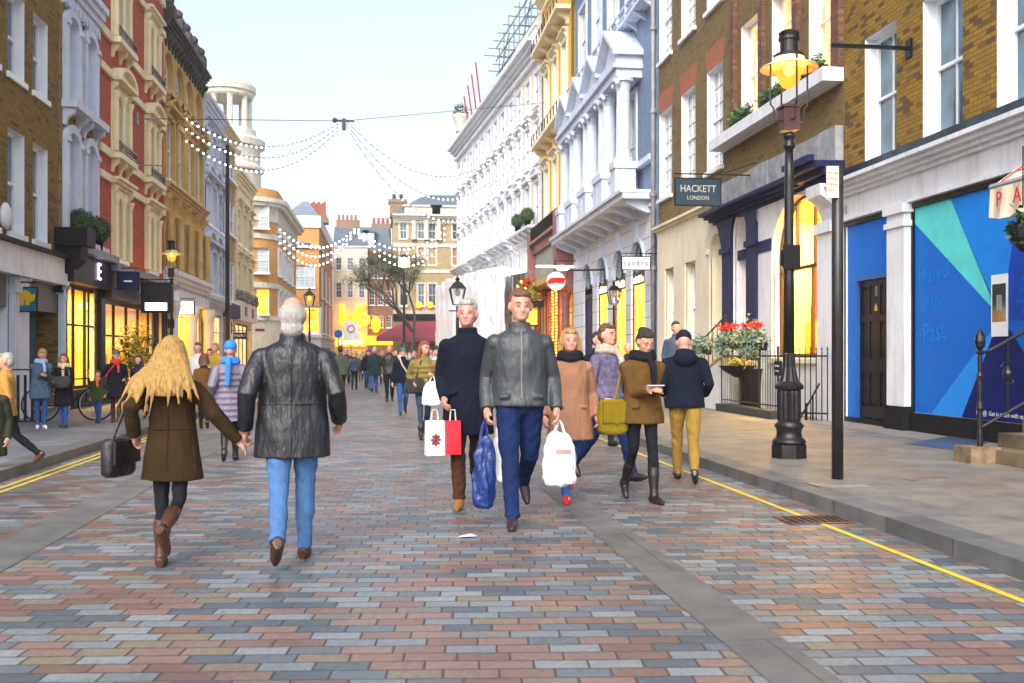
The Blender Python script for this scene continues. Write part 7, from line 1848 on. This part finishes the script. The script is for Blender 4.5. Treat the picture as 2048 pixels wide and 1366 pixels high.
def soft_bag(label,p,w,h,d,mat,rot=0,drop=.10,band=None,name='carrier_bag',handles=True,seed=1,hm=None):
    t=thing(name,label,'bag',(p[0],p[1],p[2]-drop-h),radians(rot))
    m=MB(); n=20; rs=[]
    for zz,q in ((0.0,.45),(.04,.86),(.15,1.0),(.45,1.0),(.75,.86),(.92,.6),(1.0,.34)): rs.append([(w/2*q*cos(2*pi*j/n),d/2*q*sin(2*pi*j/n),h*zz) for j in range(n)])
    m.rings(rs); me=remesh(m,.010,1,.022,11,seed)
    bm=finish('bag_body',me,[mat],t)
    if handles:
        m=MB()
        for y in (-.02,.02): m.tube([(-w*.16,y,h*.95),(-w*.07,y,h+drop*.6),(0,0,h+drop),(w*.07,y,h+drop*.6),(w*.16,y,h*.95)],.009,6)
        m.build('handles',hm or mat,t)
    if band:
        m=MB(); rr=[]
        for zz in (.60,.68): rr.append([(w/2*.955*cos(a)*1.03,d/2*.96*sin(a)*1.05,h*zz) for a in [pi*1.15+pi*.7*i/10 for i in range(11)]])
        for i in range(10): m.face([rr[0][i],rr[0][i+1],rr[1][i+1],rr[1][i]])
        m.build('printed_band',band,t)
    return t
M['cordhandle']=paint('cord handle',(.6,.55,.5),.8)
def strap_bag(label,ctr,w,h,d,mat,rot,strap_pts,flap=None,name='shoulder_bag'):
    t=thing(name,label,'bag',ctr,radians(rot)); m=MB()
    n=16; rs=[]
    for zz,q in ((0,.75),(.1,.98),(.5,1.0),(.9,.93),(1.0,.8)):
        rs.append([(w/2*q*(abs(cos(a))**.6)*(1 if cos(a)>0 else -1),d/2*q*(abs(sin(a))**.6)*(1 if sin(a)>0 else -1),h*zz) for a in [2*pi*j/n for j in range(n)]])
    m.rings(rs); finish('bag_body',remesh(m,.010,2,.004,9),[mat],t)
    m=MB(); ir=Matrix.Rotation(-radians(rot),3,'Z'); m.tube([tuple(ir@(Vector(p)-Vector(ctr))) for p in strap_pts],.012,6); m.build('strap',flap or mat,t)
    m=MB(); m.box(-w*.45,w*.45,-d/2-.012,-d/2+.01,h*.35,h*.95); m.box(-.02,.02,-d/2-.02,-d/2-.012,h*.32,h*.42); m.build('flap',flap or mat,t)
    return t

def people():
    jeans=cloth('mid blue jeans',(.025,.08,.24),fold=.5); jeansl=cloth('light blue jeans',(.065,.15,.33),fold=.5); navyj=cloth('dark navy jeans',(.006,.018,.075),fold=.5); darkj=cloth('charcoal jeans',(.008,.010,.014)); khaki=cloth('khaki chinos',(.28,.17,.03),fold=.4)
    brownw=cloth('brown wool',(.032,.018,.007),.95); leather=cloth('black leather',(.010,.011,.015),.45,fold=.5,b=.1); navy=cloth('navy wool',(.005,.008,.018),.95); greyl=cloth('grey waxed jacket',(.036,.042,.047),.5,fold=.5,b=.1)
    pinkc=cloth('dusty pink brown coat',(.30,.15,.09),.95); tanb=cloth('tan brown coat',(.11,.055,.014),.9); parka=cloth('slate blue parka',(.06,.10,.16),.8,fold=.5); blackc=cloth('black wool coat',(.010,.010,.016),.95); olive=cloth('olive jacket',(.20,.15,.04),.7,fold=.5)
    greenj=cloth('dark green child coat',(.035,.05,.02),.9); lilac=cloth('lilac grey puffer',(.14,.12,.17),.5,fold=.3,b=.1); green2=cloth('grey green coat',(.06,.085,.065),.9); boots=paint('brown leather boot',(.07,.025,.015),.4,var=.2); tanboot=paint('tan suede boot',(.26,.11,.03),.8,var=.2)
    plum=cloth('plum leggings',(.06,.01,.03)); white=paint('white trainers',(.75,.75,.78),.5); redshoe=paint('red patent boot',(.55,.01,.02),.25)
    cream=cloth('cream scarf',(.68,.55,.34)); blues=cloth('bright blue scarf',(.03,.20,.72),.8); lightb=cloth('light blue scarf',(.30,.45,.75)); redsc=cloth('red scarf',(.55,.05,.03)); blacks=cloth('black scarf',(.010,.010,.013)); greyh=cloth('grey beanie wool',(.10,.12,.13)); orange=cloth('orange scarf',(.70,.16,.03))
    beige=cloth('beige jacket',(.46,.38,.30)); mauve=cloth('mauve patterned jacket',(.13,.11,.19),.8,var=.5,scale=1.2)
    zipm=M['steel']
    # 1/2 couple
    w=person('blonde woman in a brown wool coat walking away beside the man in black leather',345,1128,676,heading=-4,pants=darkj,shoes=boots,coat=brownw,coatlen=.66,hair=HB,hairst='wild',fem=True,boot='tall',legs=((-4,4),(-12,55)),
             seams='back',arms={'L':(.27,-.08,1.02),'R':(.50,.02,.96),'Rc':30},hood='down',coatflare=.02,headrot=(0,0),voxel=.009)
    man=person('man in a black leather coat and light blue jeans walking away from the camera',585,1122,597,heading=2,pants=jeansl,shoes=boots,coat=leather,coatlen=.70,hair=HG,hairst='fringe',skin=SKP,seams='back',legs=((-14,30),(8,2)),arms={'L':(.31,-.01,.90),'R':(.31,.05,.95)},wide=1.17,coatfold=.011,voxel=.009)
    p=w['root'].location; kx=w['k']
    strap_bag('black slouchy shoulder bag with gold trim at the left hip of the blonde woman',(p.x-.40*kx,p.y-.02,.70*kx),.36*kx,.30*kx,.14*kx,leather,70,[(p.x-.42*kx,p.y-.15*kx,.98*kx),(p.x-.33*kx,p.y-.10*kx,1.25*kx),(p.x-.18*kx,p.y-.06*kx,1.44*kx),(p.x-.31*kx,p.y+.1*kx,1.25*kx),(p.x-.38*kx,p.y+.13*kx,.98*kx)],flap=M['leatherblack'])
    # 11 bald man
    b=person('bald man in a long navy coat over brown trousers holding a white and red bag',935,1012,598,heading=176,pants=cloth('brown trousers',(.05,.02,.012)),shoes=tanboot,skin=SKP,coat=navy,coatlen=.62,hair=HG,hairst='none',legs=((-16,38),(12,3)),arms={'R':(.20,.13,.93),'L':(.24,.10,.95)},voxel=.009,headrot=(-10,0),lean=0,seams='front')
    q=b['W']['R']; t=paper_bag('white and red paper shopping bag with a dark emblem hanging from the bald man\'s hand',(q.x-.09,q.y-.06,q.z-.09),.17,.32,.10,M['paperwhite'],10,emblem=M['burgundy'],drop=.11)
    t2=paper_bag('red paper shopping bag beside the white one in the same hand of the bald man',(q.x+.075,q.y-.10,q.z-.09),.14,.31,.08,M['paperred'],6,drop=.11)
    # 12 man grey jacket
    g=person('man in a grey waxed jacket and navy jeans carrying bags in both hands',1040,1048,577,heading=177,pants=navyj,shoes=paint('dark shoe with red',(.03,.02,.03),.35),skin=SK,coat=greyl,coatlen=.90,hair=hairm('chestnut hair',(.07,.03,.018),(.22,.10,.05)),hairst='short',legs=((-18,38),(14,3)),arms={'R':(.25,.03,.88),'L':(.27,.06,.88)},voxel=.009,headrot=(6,-4),zipc=zipm,wide=1.05,coatfold=.009)
    q=g['W']['L']; soft_bag('bulging white plastic carrier bag with a red band in the right-hand side of the photo of the grey-jacketed man',(q.x+.02,q.y-.02,q.z-.09),.29,.46,.17,M['plasticwhite'],0,band=M['paperred2'],seed=3)['label']='bulging white plastic carrier bag with a red printed band hanging from the grey-jacketed man\'s hand'
    q=g['W']['R']; soft_bag('long dark blue carrier bag hanging from the other hand of the grey-jacketed man',(q.x-.03,q.y-.05,q.z-.09),.20,.60,.12,M['plasticblue'],10,drop=.14,seed=5); soft_bag('slim crumpled white bag held together with the long dark blue bag',(q.x+.12,q.y+.08,q.z-.09),.13,.46,.10,M['plasticwhite'],0,seed=6,drop=.08)
    # 13 pink coat
    person('blonde woman in a dusty pink-brown coat, black scarf and red boots walking towards the camera',1140,1003,658,heading=180,pants=jeans,shoes=redshoe,skin=SKP,coat=pinkc,coatlen=.64,hair=HB,hairst='long',fem=True,legs=((-14,40),(10,3)),arms={'R':(.27,.02,.88),'L':(.27,.05,.88)},voxel=.010,scarf=blacks,wide=1.08,skirt='noscarf')
    # 14 mauve strider
    person('man in a beige and mauve patterned jacket striding past behind the woman with a phone',1215,958,640,heading=215,pants=navyj,shoes=M['leathershoe'],skin=SK,coat=mauve,coatlen=.84,hair=HBR,hairst='short',legs=((24,6),(-20,24)),arms={'R':(.28,.22,.95),'L':(.28,-.15,.95)},voxel=.012,scarf=beige)
    # 15 phone woman
    a=person('slick-haired woman in a tan coat and black scarf looking down at her phone',1285,1003,656,heading=188,pants=darkj,shoes=M['leathershoe'],coat=tanb,coatlen=.80,hair=HK,hairst='bun',fem=True,boot='tall',legs=((12,4),(-10,28)),arms={'R':(.07,.30,1.16),'L':(.03,.32,1.16),'Rc':75,'Lc':75},voxel=.009,scarf=blacks,headrot=(4,-24),skirt='x',wide=1.1)
    q=(a['W']['R']+a['W']['L'])/2; ph=thing('phone','white smartphone held in both hands by the woman in the tan coat','phone',(q.x,q.y-.10,q.z+.04)); m=MB(); m.box(-.075,.075,-.04,.04,-.004,.004); m.build('case',M['white'],ph); m=MB(); m.box(-.065,.065,-.035,.035,.004,.006); m.build('screen',M['glassdark'],ph)
    p=a['root'].location; strap_bag('mustard yellow satchel at the hip of the woman looking at her phone',(p.x-.30,p.y-.02,.66),.32,.34,.14,M['mustard'],15,[(p.x-.28,p.y,.98),(p.x-.20,p.y+.02,1.3),(p.x-.10,p.y-.0,1.40)],flap=M['mustard'])
    # 16 navy hoodie man
    person('man in a navy hooded jacket and khaki trousers walking away, head bowed',1370,962,655,heading=-12,pants=khaki,shoes=M['leathershoe'],coat=navy,coatlen=.86,hair=None,hairst='none',hat=cloth('navy hood',(.008,.012,.03)),legs=((16,6),(-20,14)),arms={'L':(.24,.18,1.02),'R':(.25,.15,1.02)},voxel=.011,hood='down',headrot=(0,-38),lean=6,wide=1.1)
    # women standing left
    a=person('woman in a slate blue parka and white trainers looking at her phone',82,857,698,z=PAVE,heading=205,pants=jeans,shoes=white,skin=SKP,coat=parka,coatlen=.66,hair=HB,hairst='short',fem=True,legs=((4,2),(-3,2)),arms={'R':(.02,.30,1.20),'L':(.06,.30,1.18),'Rc':75,'Lc':75},voxel=.012,hood='down',scarf=lightb,headrot=(20,-24),wide=1.12)
    q=(a['W']['R']+a['W']['L'])/2; ph=thing('phone','dark smartphone held up by the woman in the slate blue parka','phone',(q.x+.06,q.y-.06,q.z+.05)); m=MB(); m.box(-.04,.04,-.07,.07,-.004,.004); m.build('case',M['blackmatt'],ph)
    a=person('woman with long dark hair in a black coat and cream scarf, standing',128,855,708,z=PAVE,heading=172,pants=jeans,shoes=cloth('black white trainers',(.06,.06,.07)),skin=SKP,coat=blackc,coatlen=.52,hair=HBR,hairst='long',fem=True,legs=((6,2),(-6,2)),arms={'R':(.14,.20,1.08),'L':(.12,.22,1.10)},voxel=.012,scarf=cream,lip=LIPR,wide=1.05)
    p=a['root'].location; strap_bag('black leather handbag held in front by the woman in the cream scarf',(p.x+.05,p.y-.28,PAVE+.72),.30,.22,.12,M['leatherblack'],0,[(p.x-.08,p.y-.27,PAVE+.95),(p.x-.06,p.y-.22,PAVE+1.06),(p.x+.14,p.y-.22,PAVE+1.06),(p.x+.18,p.y-.27,PAVE+.95)])
    person('small child in a dark green coat and orange scarf',196,846,742,z=PAVE,heading=170,pants=jeans,shoes=boots,skin=SK,coat=greenj,coatlen=.74,hair=HBR,hairst='short',legs=((8,3),(-8,6)),arms={'L':(.30,.05,.95)},voxel=.014,scarf=orange,wide=1.2)
    a=person('woman in a black coat, grey beanie and red scarf holding the child\'s hand',232,845,701,z=PAVE,heading=195,pants=plum,shoes=boots,skin=SK,coat=blackc,coatlen=.62,hair=HBR,hairst='none',hat=greyh,fem=True,boot='tall',legs=((6,2),(-6,4)),arms={'R':(.34,.02,.92),'L':(.20,.15,1.05)},voxel=.012,scarf=redsc,wide=1.1)
    p=a['root'].location; t=thing('red_bag_strap','thin red cross-body strap and small purse on the woman in the grey beanie','bag',(p.x,p.y,PAVE)); m=MB(); m.tube([(.14,-.10,1.28),(.04,-.19,1.16),(-.10,-.19,.98),(-.17,-.12,.90)],.012,5); m.build('strap',cloth('crimson strap',(.6,.02,.06)),t); m=MB(); m.box(-.24,-.12,-.18,-.06,.74,.9); m.build('purse',M['leatherblack'],t)
    person('dark-haired woman in a dark purple coat half hidden behind the blonde woman on the left',277,842,708,z=PAVE,heading=160,pants=darkj,coat=cloth('dark purple coat',(.03,.015,.05)),coatlen=.7,hair=HK,hairst='long',fem=True,voxel=.014,arms={'R':(.15,.25,1.1)})
    person('woman in a lilac grey puffer coat with a bright blue headscarf walking away',461,922,684,heading=5,pants=darkj,shoes=M['leathershoe'],coat=lilac,coatlen=.55,hair=None,hairst='none',hat=blues,fem=True,boot='tall',legs=((-10,30),(8,2)),arms={'L':(.24,.1,.98),'R':(.28,.02,.92)},voxel=.011,puffer=True,scarf=blues,wide=1.12,coatfold=.003)
    p=(at(461,ground(461,922)[1]),ground(461,922)[1]); 
    t=thing('scarf_tail','long bright blue scarf end hanging down the back of the lilac puffer coat','scarf',(p[0],p[1],0)); m=MB(); m.tube([(0,-.13,1.40),(.0,-.19,1.30),(-.01,-.185,1.02)],[.035,.04,.035],8); finish('cloth',remesh(m,.012,1,.004,9),[blues],t)
    person('person in a tan coat just behind the blonde woman on the left pavement edge',408,858,705,heading=10,pants=darkj,coat=tanb,coatlen=.8,hair=HBR,hairst='bob',fem=True,voxel=.014)
    # left edge figures
    person('blurred passer-by in a tan jacket at the left edge of the picture',12,935,702,z=PAVE,heading=100,pants=darkj,coat=cloth('warm tan jacket',(.42,.22,.05)),coatlen=.82,hair=HG,hairst='short',voxel=.012,shoes=boots)
    person('passer-by in a dark green-brown coat cut off by the left edge, nearest the camera',-22,1000,735,heading=185,pants=darkj,coat=cloth('dark olive wool',(.03,.035,.02)),coatlen=.62,hair=HBR,hairst='short',voxel=.012,shoes=boots)
    # middle distance
    a=person('woman in an olive jacket and ripped dark jeans carrying a white plastic bag',848,878,683,heading=185,pants=cloth('faded dark jeans',(.03,.05,.09)),shoes=M['leathershoe'],skin=SKP,coat=olive,coatlen=.86,hair=HR,hairst='long',fem=True,legs=((-10,26),(8,3)),arms={'L':(.10,.24,1.16),'R':(.22,.10,1.02)},voxel=.012,boot='short',headrot=(30,-6),wide=1.12,puffer=True,coatfold=.004)
    q=a['W']['L']; soft_bag('white plastic carrier bag hanging from the arm of the woman in the olive jacket',(q.x+.02,q.y-.06,q.z),.34,.42,.2,M['plasticwhite'],0,seed=9); p=a['root'].location
    strap_bag('black handbag at the hip of the woman in the olive jacket',(p.x-.16,p.y-.12,.78),.32,.26,.13,M['leatherblack'],0,[(p.x-.14,p.y-.12,1.05),(p.x-.05,p.y-.1,1.35)])
    a=person('man in a grey beanie and dark jacket with a pale cross-body strap',806,829,696,heading=182,pants=jeans,skin=SKP,coat=navy,coatlen=.85,hair=HG,hairst='none',hat=greyh,legs=((-12,26),(10,3)),voxel=.012,arms={'R':(.28,.02,.85)})
    p=a['root'].location; t=thing('messenger_bag','pale strapped dark messenger bag on the man in the grey beanie','bag',(p.x,p.y,0)); m=MB(); m.tube([(-.10,-.12,1.42),(-.02,-.17,1.2),(.16,-.16,.93)],.02,5); m.build('strap',beige,t); m=MB(); m.box(.14,.36,-.18,-.04,.66,.92); m.build('pouch',M['leatherblack'],t)
    person('white-haired man in a black leather jacket walking towards the camera in mid street',779,803,690,heading=178,pants=darkj,skin=SKP,coat=leather,coatlen=.85,hair=HG,hairst='bald',legs=((-10,22),(10,3)),voxel=.014,wide=1.08)
    person('man in a long dark green coat walking away beside the couple ahead',749,785,694,heading=0,pants=jeans,coat=cloth('bottle green coat',(.008,.03,.03)),coatlen=.66,hair=HG,hairst='short',legs=((-14,24),(10,2)),voxel=.016,wide=1.1)
    person('man in a dark jacket and purple beanie facing the camera beside the green-coated man',736,781,698,heading=185,pants=jeans,skin=SKP,coat=navy,coatlen=.88,hair=None,hairst='none',hat=cloth('purple beanie',(.10,.06,.25)),voxel=.016)
    person('woman in a navy puffer jacket walking away with a small black bag',709,780,702,heading=-5,pants=darkj,coat=cloth('navy puffer',(.012,.03,.08),.5),coatlen=.82,hair=HB,hairst='bob',fem=True,voxel=.016,puffer=True,wide=1.15,legs=((-10,20),(8,2)))
    person('man in a grey-green coat walking away behind the leather-coated man',681,800,692,heading=0,pants=darkj,shoes=boots,coat=green2,coatlen=.82,hair=HK,hairst='short',voxel=.014,wide=1.1,legs=((10,2),(-12,24)))
    person('person in a red-collared pale jacket just right of the leather coat',656,790,694,heading=0,pants=darkj,coat=cloth('pale blue jacket',(.35,.45,.6)),coatlen=.86,hair=HBR,hairst='short',voxel=.016,scarf=redsc)
    person('dark-haired person near the lit arched windows, left of the navy-hooded man',1196,890,660,z=0.0,heading=200,pants=darkj,coat=blackc,coatlen=.8,hair=HK,hairst='short',voxel=.014)
    person('shadowy figure in grey-blue standing beside the cream wall by the steps',1352,820,640,z=PAVE,heading=180,pants=darkj,coat=cloth('grey blue coat',(.05,.07,.12)),coatlen=.7,hair=HK,hairst='short',voxel=.014)
    crowd()
M['leatherblack']=paint('smooth black leather',(.012,.012,.014),.3,var=.2,bumpy=.05); M['mustard']=cloth('mustard canvas',(.22,.15,.005),.8)
M['paperwhite']=paint('white paper',(.82,.80,.80),.6,var=.03); M['paperred']=paint('red paper',(.72,.01,.03),.45,var=.05); M['paperred2']=paint('faded red print',(.75,.25,.2),.5)
M['plasticwhite']=cloth('white plastic film',(.80,.78,.78),.35,var=.04,fold=.8,b=.02); M['plasticblue']=cloth('navy plastic film',(.01,.03,.16),.35,fold=.8,b=.02)

def crowd():
    """far crowd: a few figures built once, then copied with their own clothes"""
    protos=[]
    for (fem,hs,cl,lg,hd) in ((False,'short',.82,((-12,24),(10,2)),0),(True,'long',.68,((-10,20),(8,2)),0),(False,'short',.66,((12,2),(-14,26)),180),(True,'bob',.84,((8,2),(-10,22)),180)):
        c=[dict()]
        i=person('x',0,0,0,pos=(0,0),height=1.78,heading=0,pants=cloth('crowd trousers',(.02,.02,.03)),coat=cloth('crowd coat',(.03,.03,.04)),coatlen=cl,hair=HK,hairst=hs,fem=fem,legs=lg,voxel=.02)
        protos.append(i['root'])
    index_kids()
    coats=[('charcoal',(.02,.02,.022)),('bottle green',(.012,.03,.022)),('black',(.012,.012,.015)),('navy',(.012,.02,.06)),('dark grey',(.06,.06,.065)),('red',(.45,.02,.03)),('olive green',(.10,.10,.03)),('beige',(.45,.35,.22)),('burgundy',(.16,.015,.03)),('light blue',(.20,.33,.55)),('brown',(.09,.04,.02)),('white',(.65,.63,.6)),('purple',(.12,.05,.2)),('mustard',(.45,.27,.03))]
    hairs=[('dark-haired',HK),('brown-haired',HBR),('blonde',HB),('grey-haired',HG),('red-haired',HR)]
    rnd=random.Random(77); cm={}
    spots=[]; used=set()
    tries=0
    fixed=[(655,762),(668,768),(695,765),(722,762),(765,768),(792,772),(826,775),(862,778),(872,790),(640,760),(560,775),(430,830),(395,840),(420,812),(1075,800),(1160,815),(1255,830)]
    for px,py in fixed: spots.append(ground(px,py))
    while len(spots)<88 and tries<4000:
        tries+=1; Y=rnd.uniform(42,92); X=rnd.uniform(-5.5,4.5)
        if all((X-a)**2+(Y-b)**2>1.3 for a,b in spots): spots.append((X,Y))
    combos=[(c,h) for c in coats for h in hairs]; rnd.shuffle(combos); combos=combos+[combos[i] for i in range(60)]
    for n,(X,Y) in enumerate(spots):
        (cn,cc),(hn,hm)=combos[n]; pr=protos[rnd.randrange(4)]; pi_=protos.index(pr); away=rnd.random()<.45
        r=pr.copy(); C.objects.link(r); r.location=(X,Y,0); r.rotation_euler=(0,0,rnd.uniform(-.3,.3)+(0 if away else pi)); s=rnd.uniform(.92,1.02)*(.94 if pi_ in (1,3) else 1); r.scale=(s,s,s)
        def mk(q): return f"{hn} {'woman' if pi_ in (1,3) else 'man'} in a {cn} coat {'walking away' if away else 'facing the camera'} in the {q} crowd"
        side='left-hand' if X<-2.2 else ('right-hand' if X>1.6 else 'mid-street')
        lb=next((l for l in (mk('distant'),mk('distant '+side),mk('farthest' if Y>70 else 'nearer'),mk(('farthest ' if Y>70 else 'nearer ')+side)) if l not in used),None) or mk('far '+side)+' again'
        used.add(lb); r['label']=lb; r['category']='person'; r['group']='pedestrians crowding the far part of the street'
        for ch in KIDS[pr.name]:
            c=ch.copy(); C.objects.link(c); c.parent=r
            key=None
            if ch.name.startswith('coat'):
                if cn not in cm: cm[cn]=cloth('crowd coat '+cn,cc)
                c.material_slots[0].link='OBJECT'; c.material_slots[0].material=cm[cn]
            if ch.name.startswith('hair'):
                c.material_slots[0].link='OBJECT'; c.material_slots[0].material=hm
    for pr in protos:
        for ch in KIDS[pr.name]: bpy.data.objects.remove(ch)
        bpy.data.objects.remove(pr)
USEHAZE=True
def setup():
    sc=bpy.context.scene
    cam=bpy.data.cameras.new('camera'); co=bpy.data.objects.new('camera',cam); C.objects.link(co); sc.camera=co
    cam.sensor_width=36; cam.lens=36*F/2048; cam.shift_y=(HY-683)/2048; cam.clip_end=2000; cam.clip_start=.1
    co.location=(0,0,CH); co.rotation_euler=(pi/2,0,-PSI)
    cam.dof.use_dof=True; cam.dof.focus_distance=15; cam.dof.aperture_fstop=4
    w=bpy.data.worlds.new('World'); sc.world=w; w.use_nodes=True; nt=w.node_tree; bg=nt.nodes['Background']
    sk=nt.nodes.new('ShaderNodeTexSky'); sk.sky_type='NISHITA'; sk.sun_disc=False
    el,rot=radians(38),radians(200)
    sk.sun_elevation=el; sk.sun_rotation=rot; sk.air_density=1.0; sk.dust_density=4.5; sk.ozone_density=2.0; sk.altitude=0
    hv=nt.nodes.new('ShaderNodeHueSaturation'); hv.inputs['Saturation'].default_value=.6; hv.inputs['Value'].default_value=1.55; nt.links.new(sk.outputs[0],hv.inputs['Color']); nt.links.new(hv.outputs[0],bg.inputs[0]); bg.inputs[1].default_value=.15
    s=bpy.data.lights.new('sun','SUN'); s.energy=.8; s.angle=radians(25); s.color=(1,.96,.9); so=bpy.data.objects.new('sun',s); C.objects.link(so)
    # direction to the sun used by the sky
    d=Vector((sin(rot)*cos(el),cos(rot)*cos(el),sin(el))); so.rotation_euler=d.to_track_quat('Z','Y').to_euler()
    sc.view_settings.view_transform='Standard'; sc.view_settings.look='None'; sc.view_settings.exposure=EXPO; sc.view_settings.gamma=1
    sc.cycles.use_denoising=True; sc.cycles.max_bounces=5; sc.cycles.transparent_max_bounces=12; sc.cycles.volume_bounces=0; sc.cycles.sample_clamp_indirect=6
EXPO=.64
def haze():
    m=MB(); m.box(-60,60,-40,190,-1.2,34); m_=bpy.data.materials.new('haze'); m_.use_nodes=True; nt=m_.node_tree
    nt.nodes.remove(nt.nodes['Principled BSDF']); v=nt.nodes.new('ShaderNodeVolumePrincipled'); v.inputs['Color'].default_value=(.93,.95,1,1); v.inputs['Density'].default_value=.0009; v.inputs['Anisotropy'].default_value=.3
    nt.links.new(v.outputs[0],nt.nodes['Material Output'].inputs['Volume']); o=m.build('haze',m_); tag(o,kind='stuff')
left_side(); right_side(); far_end(); street(); people(); setup()
if USEHAZE: haze()
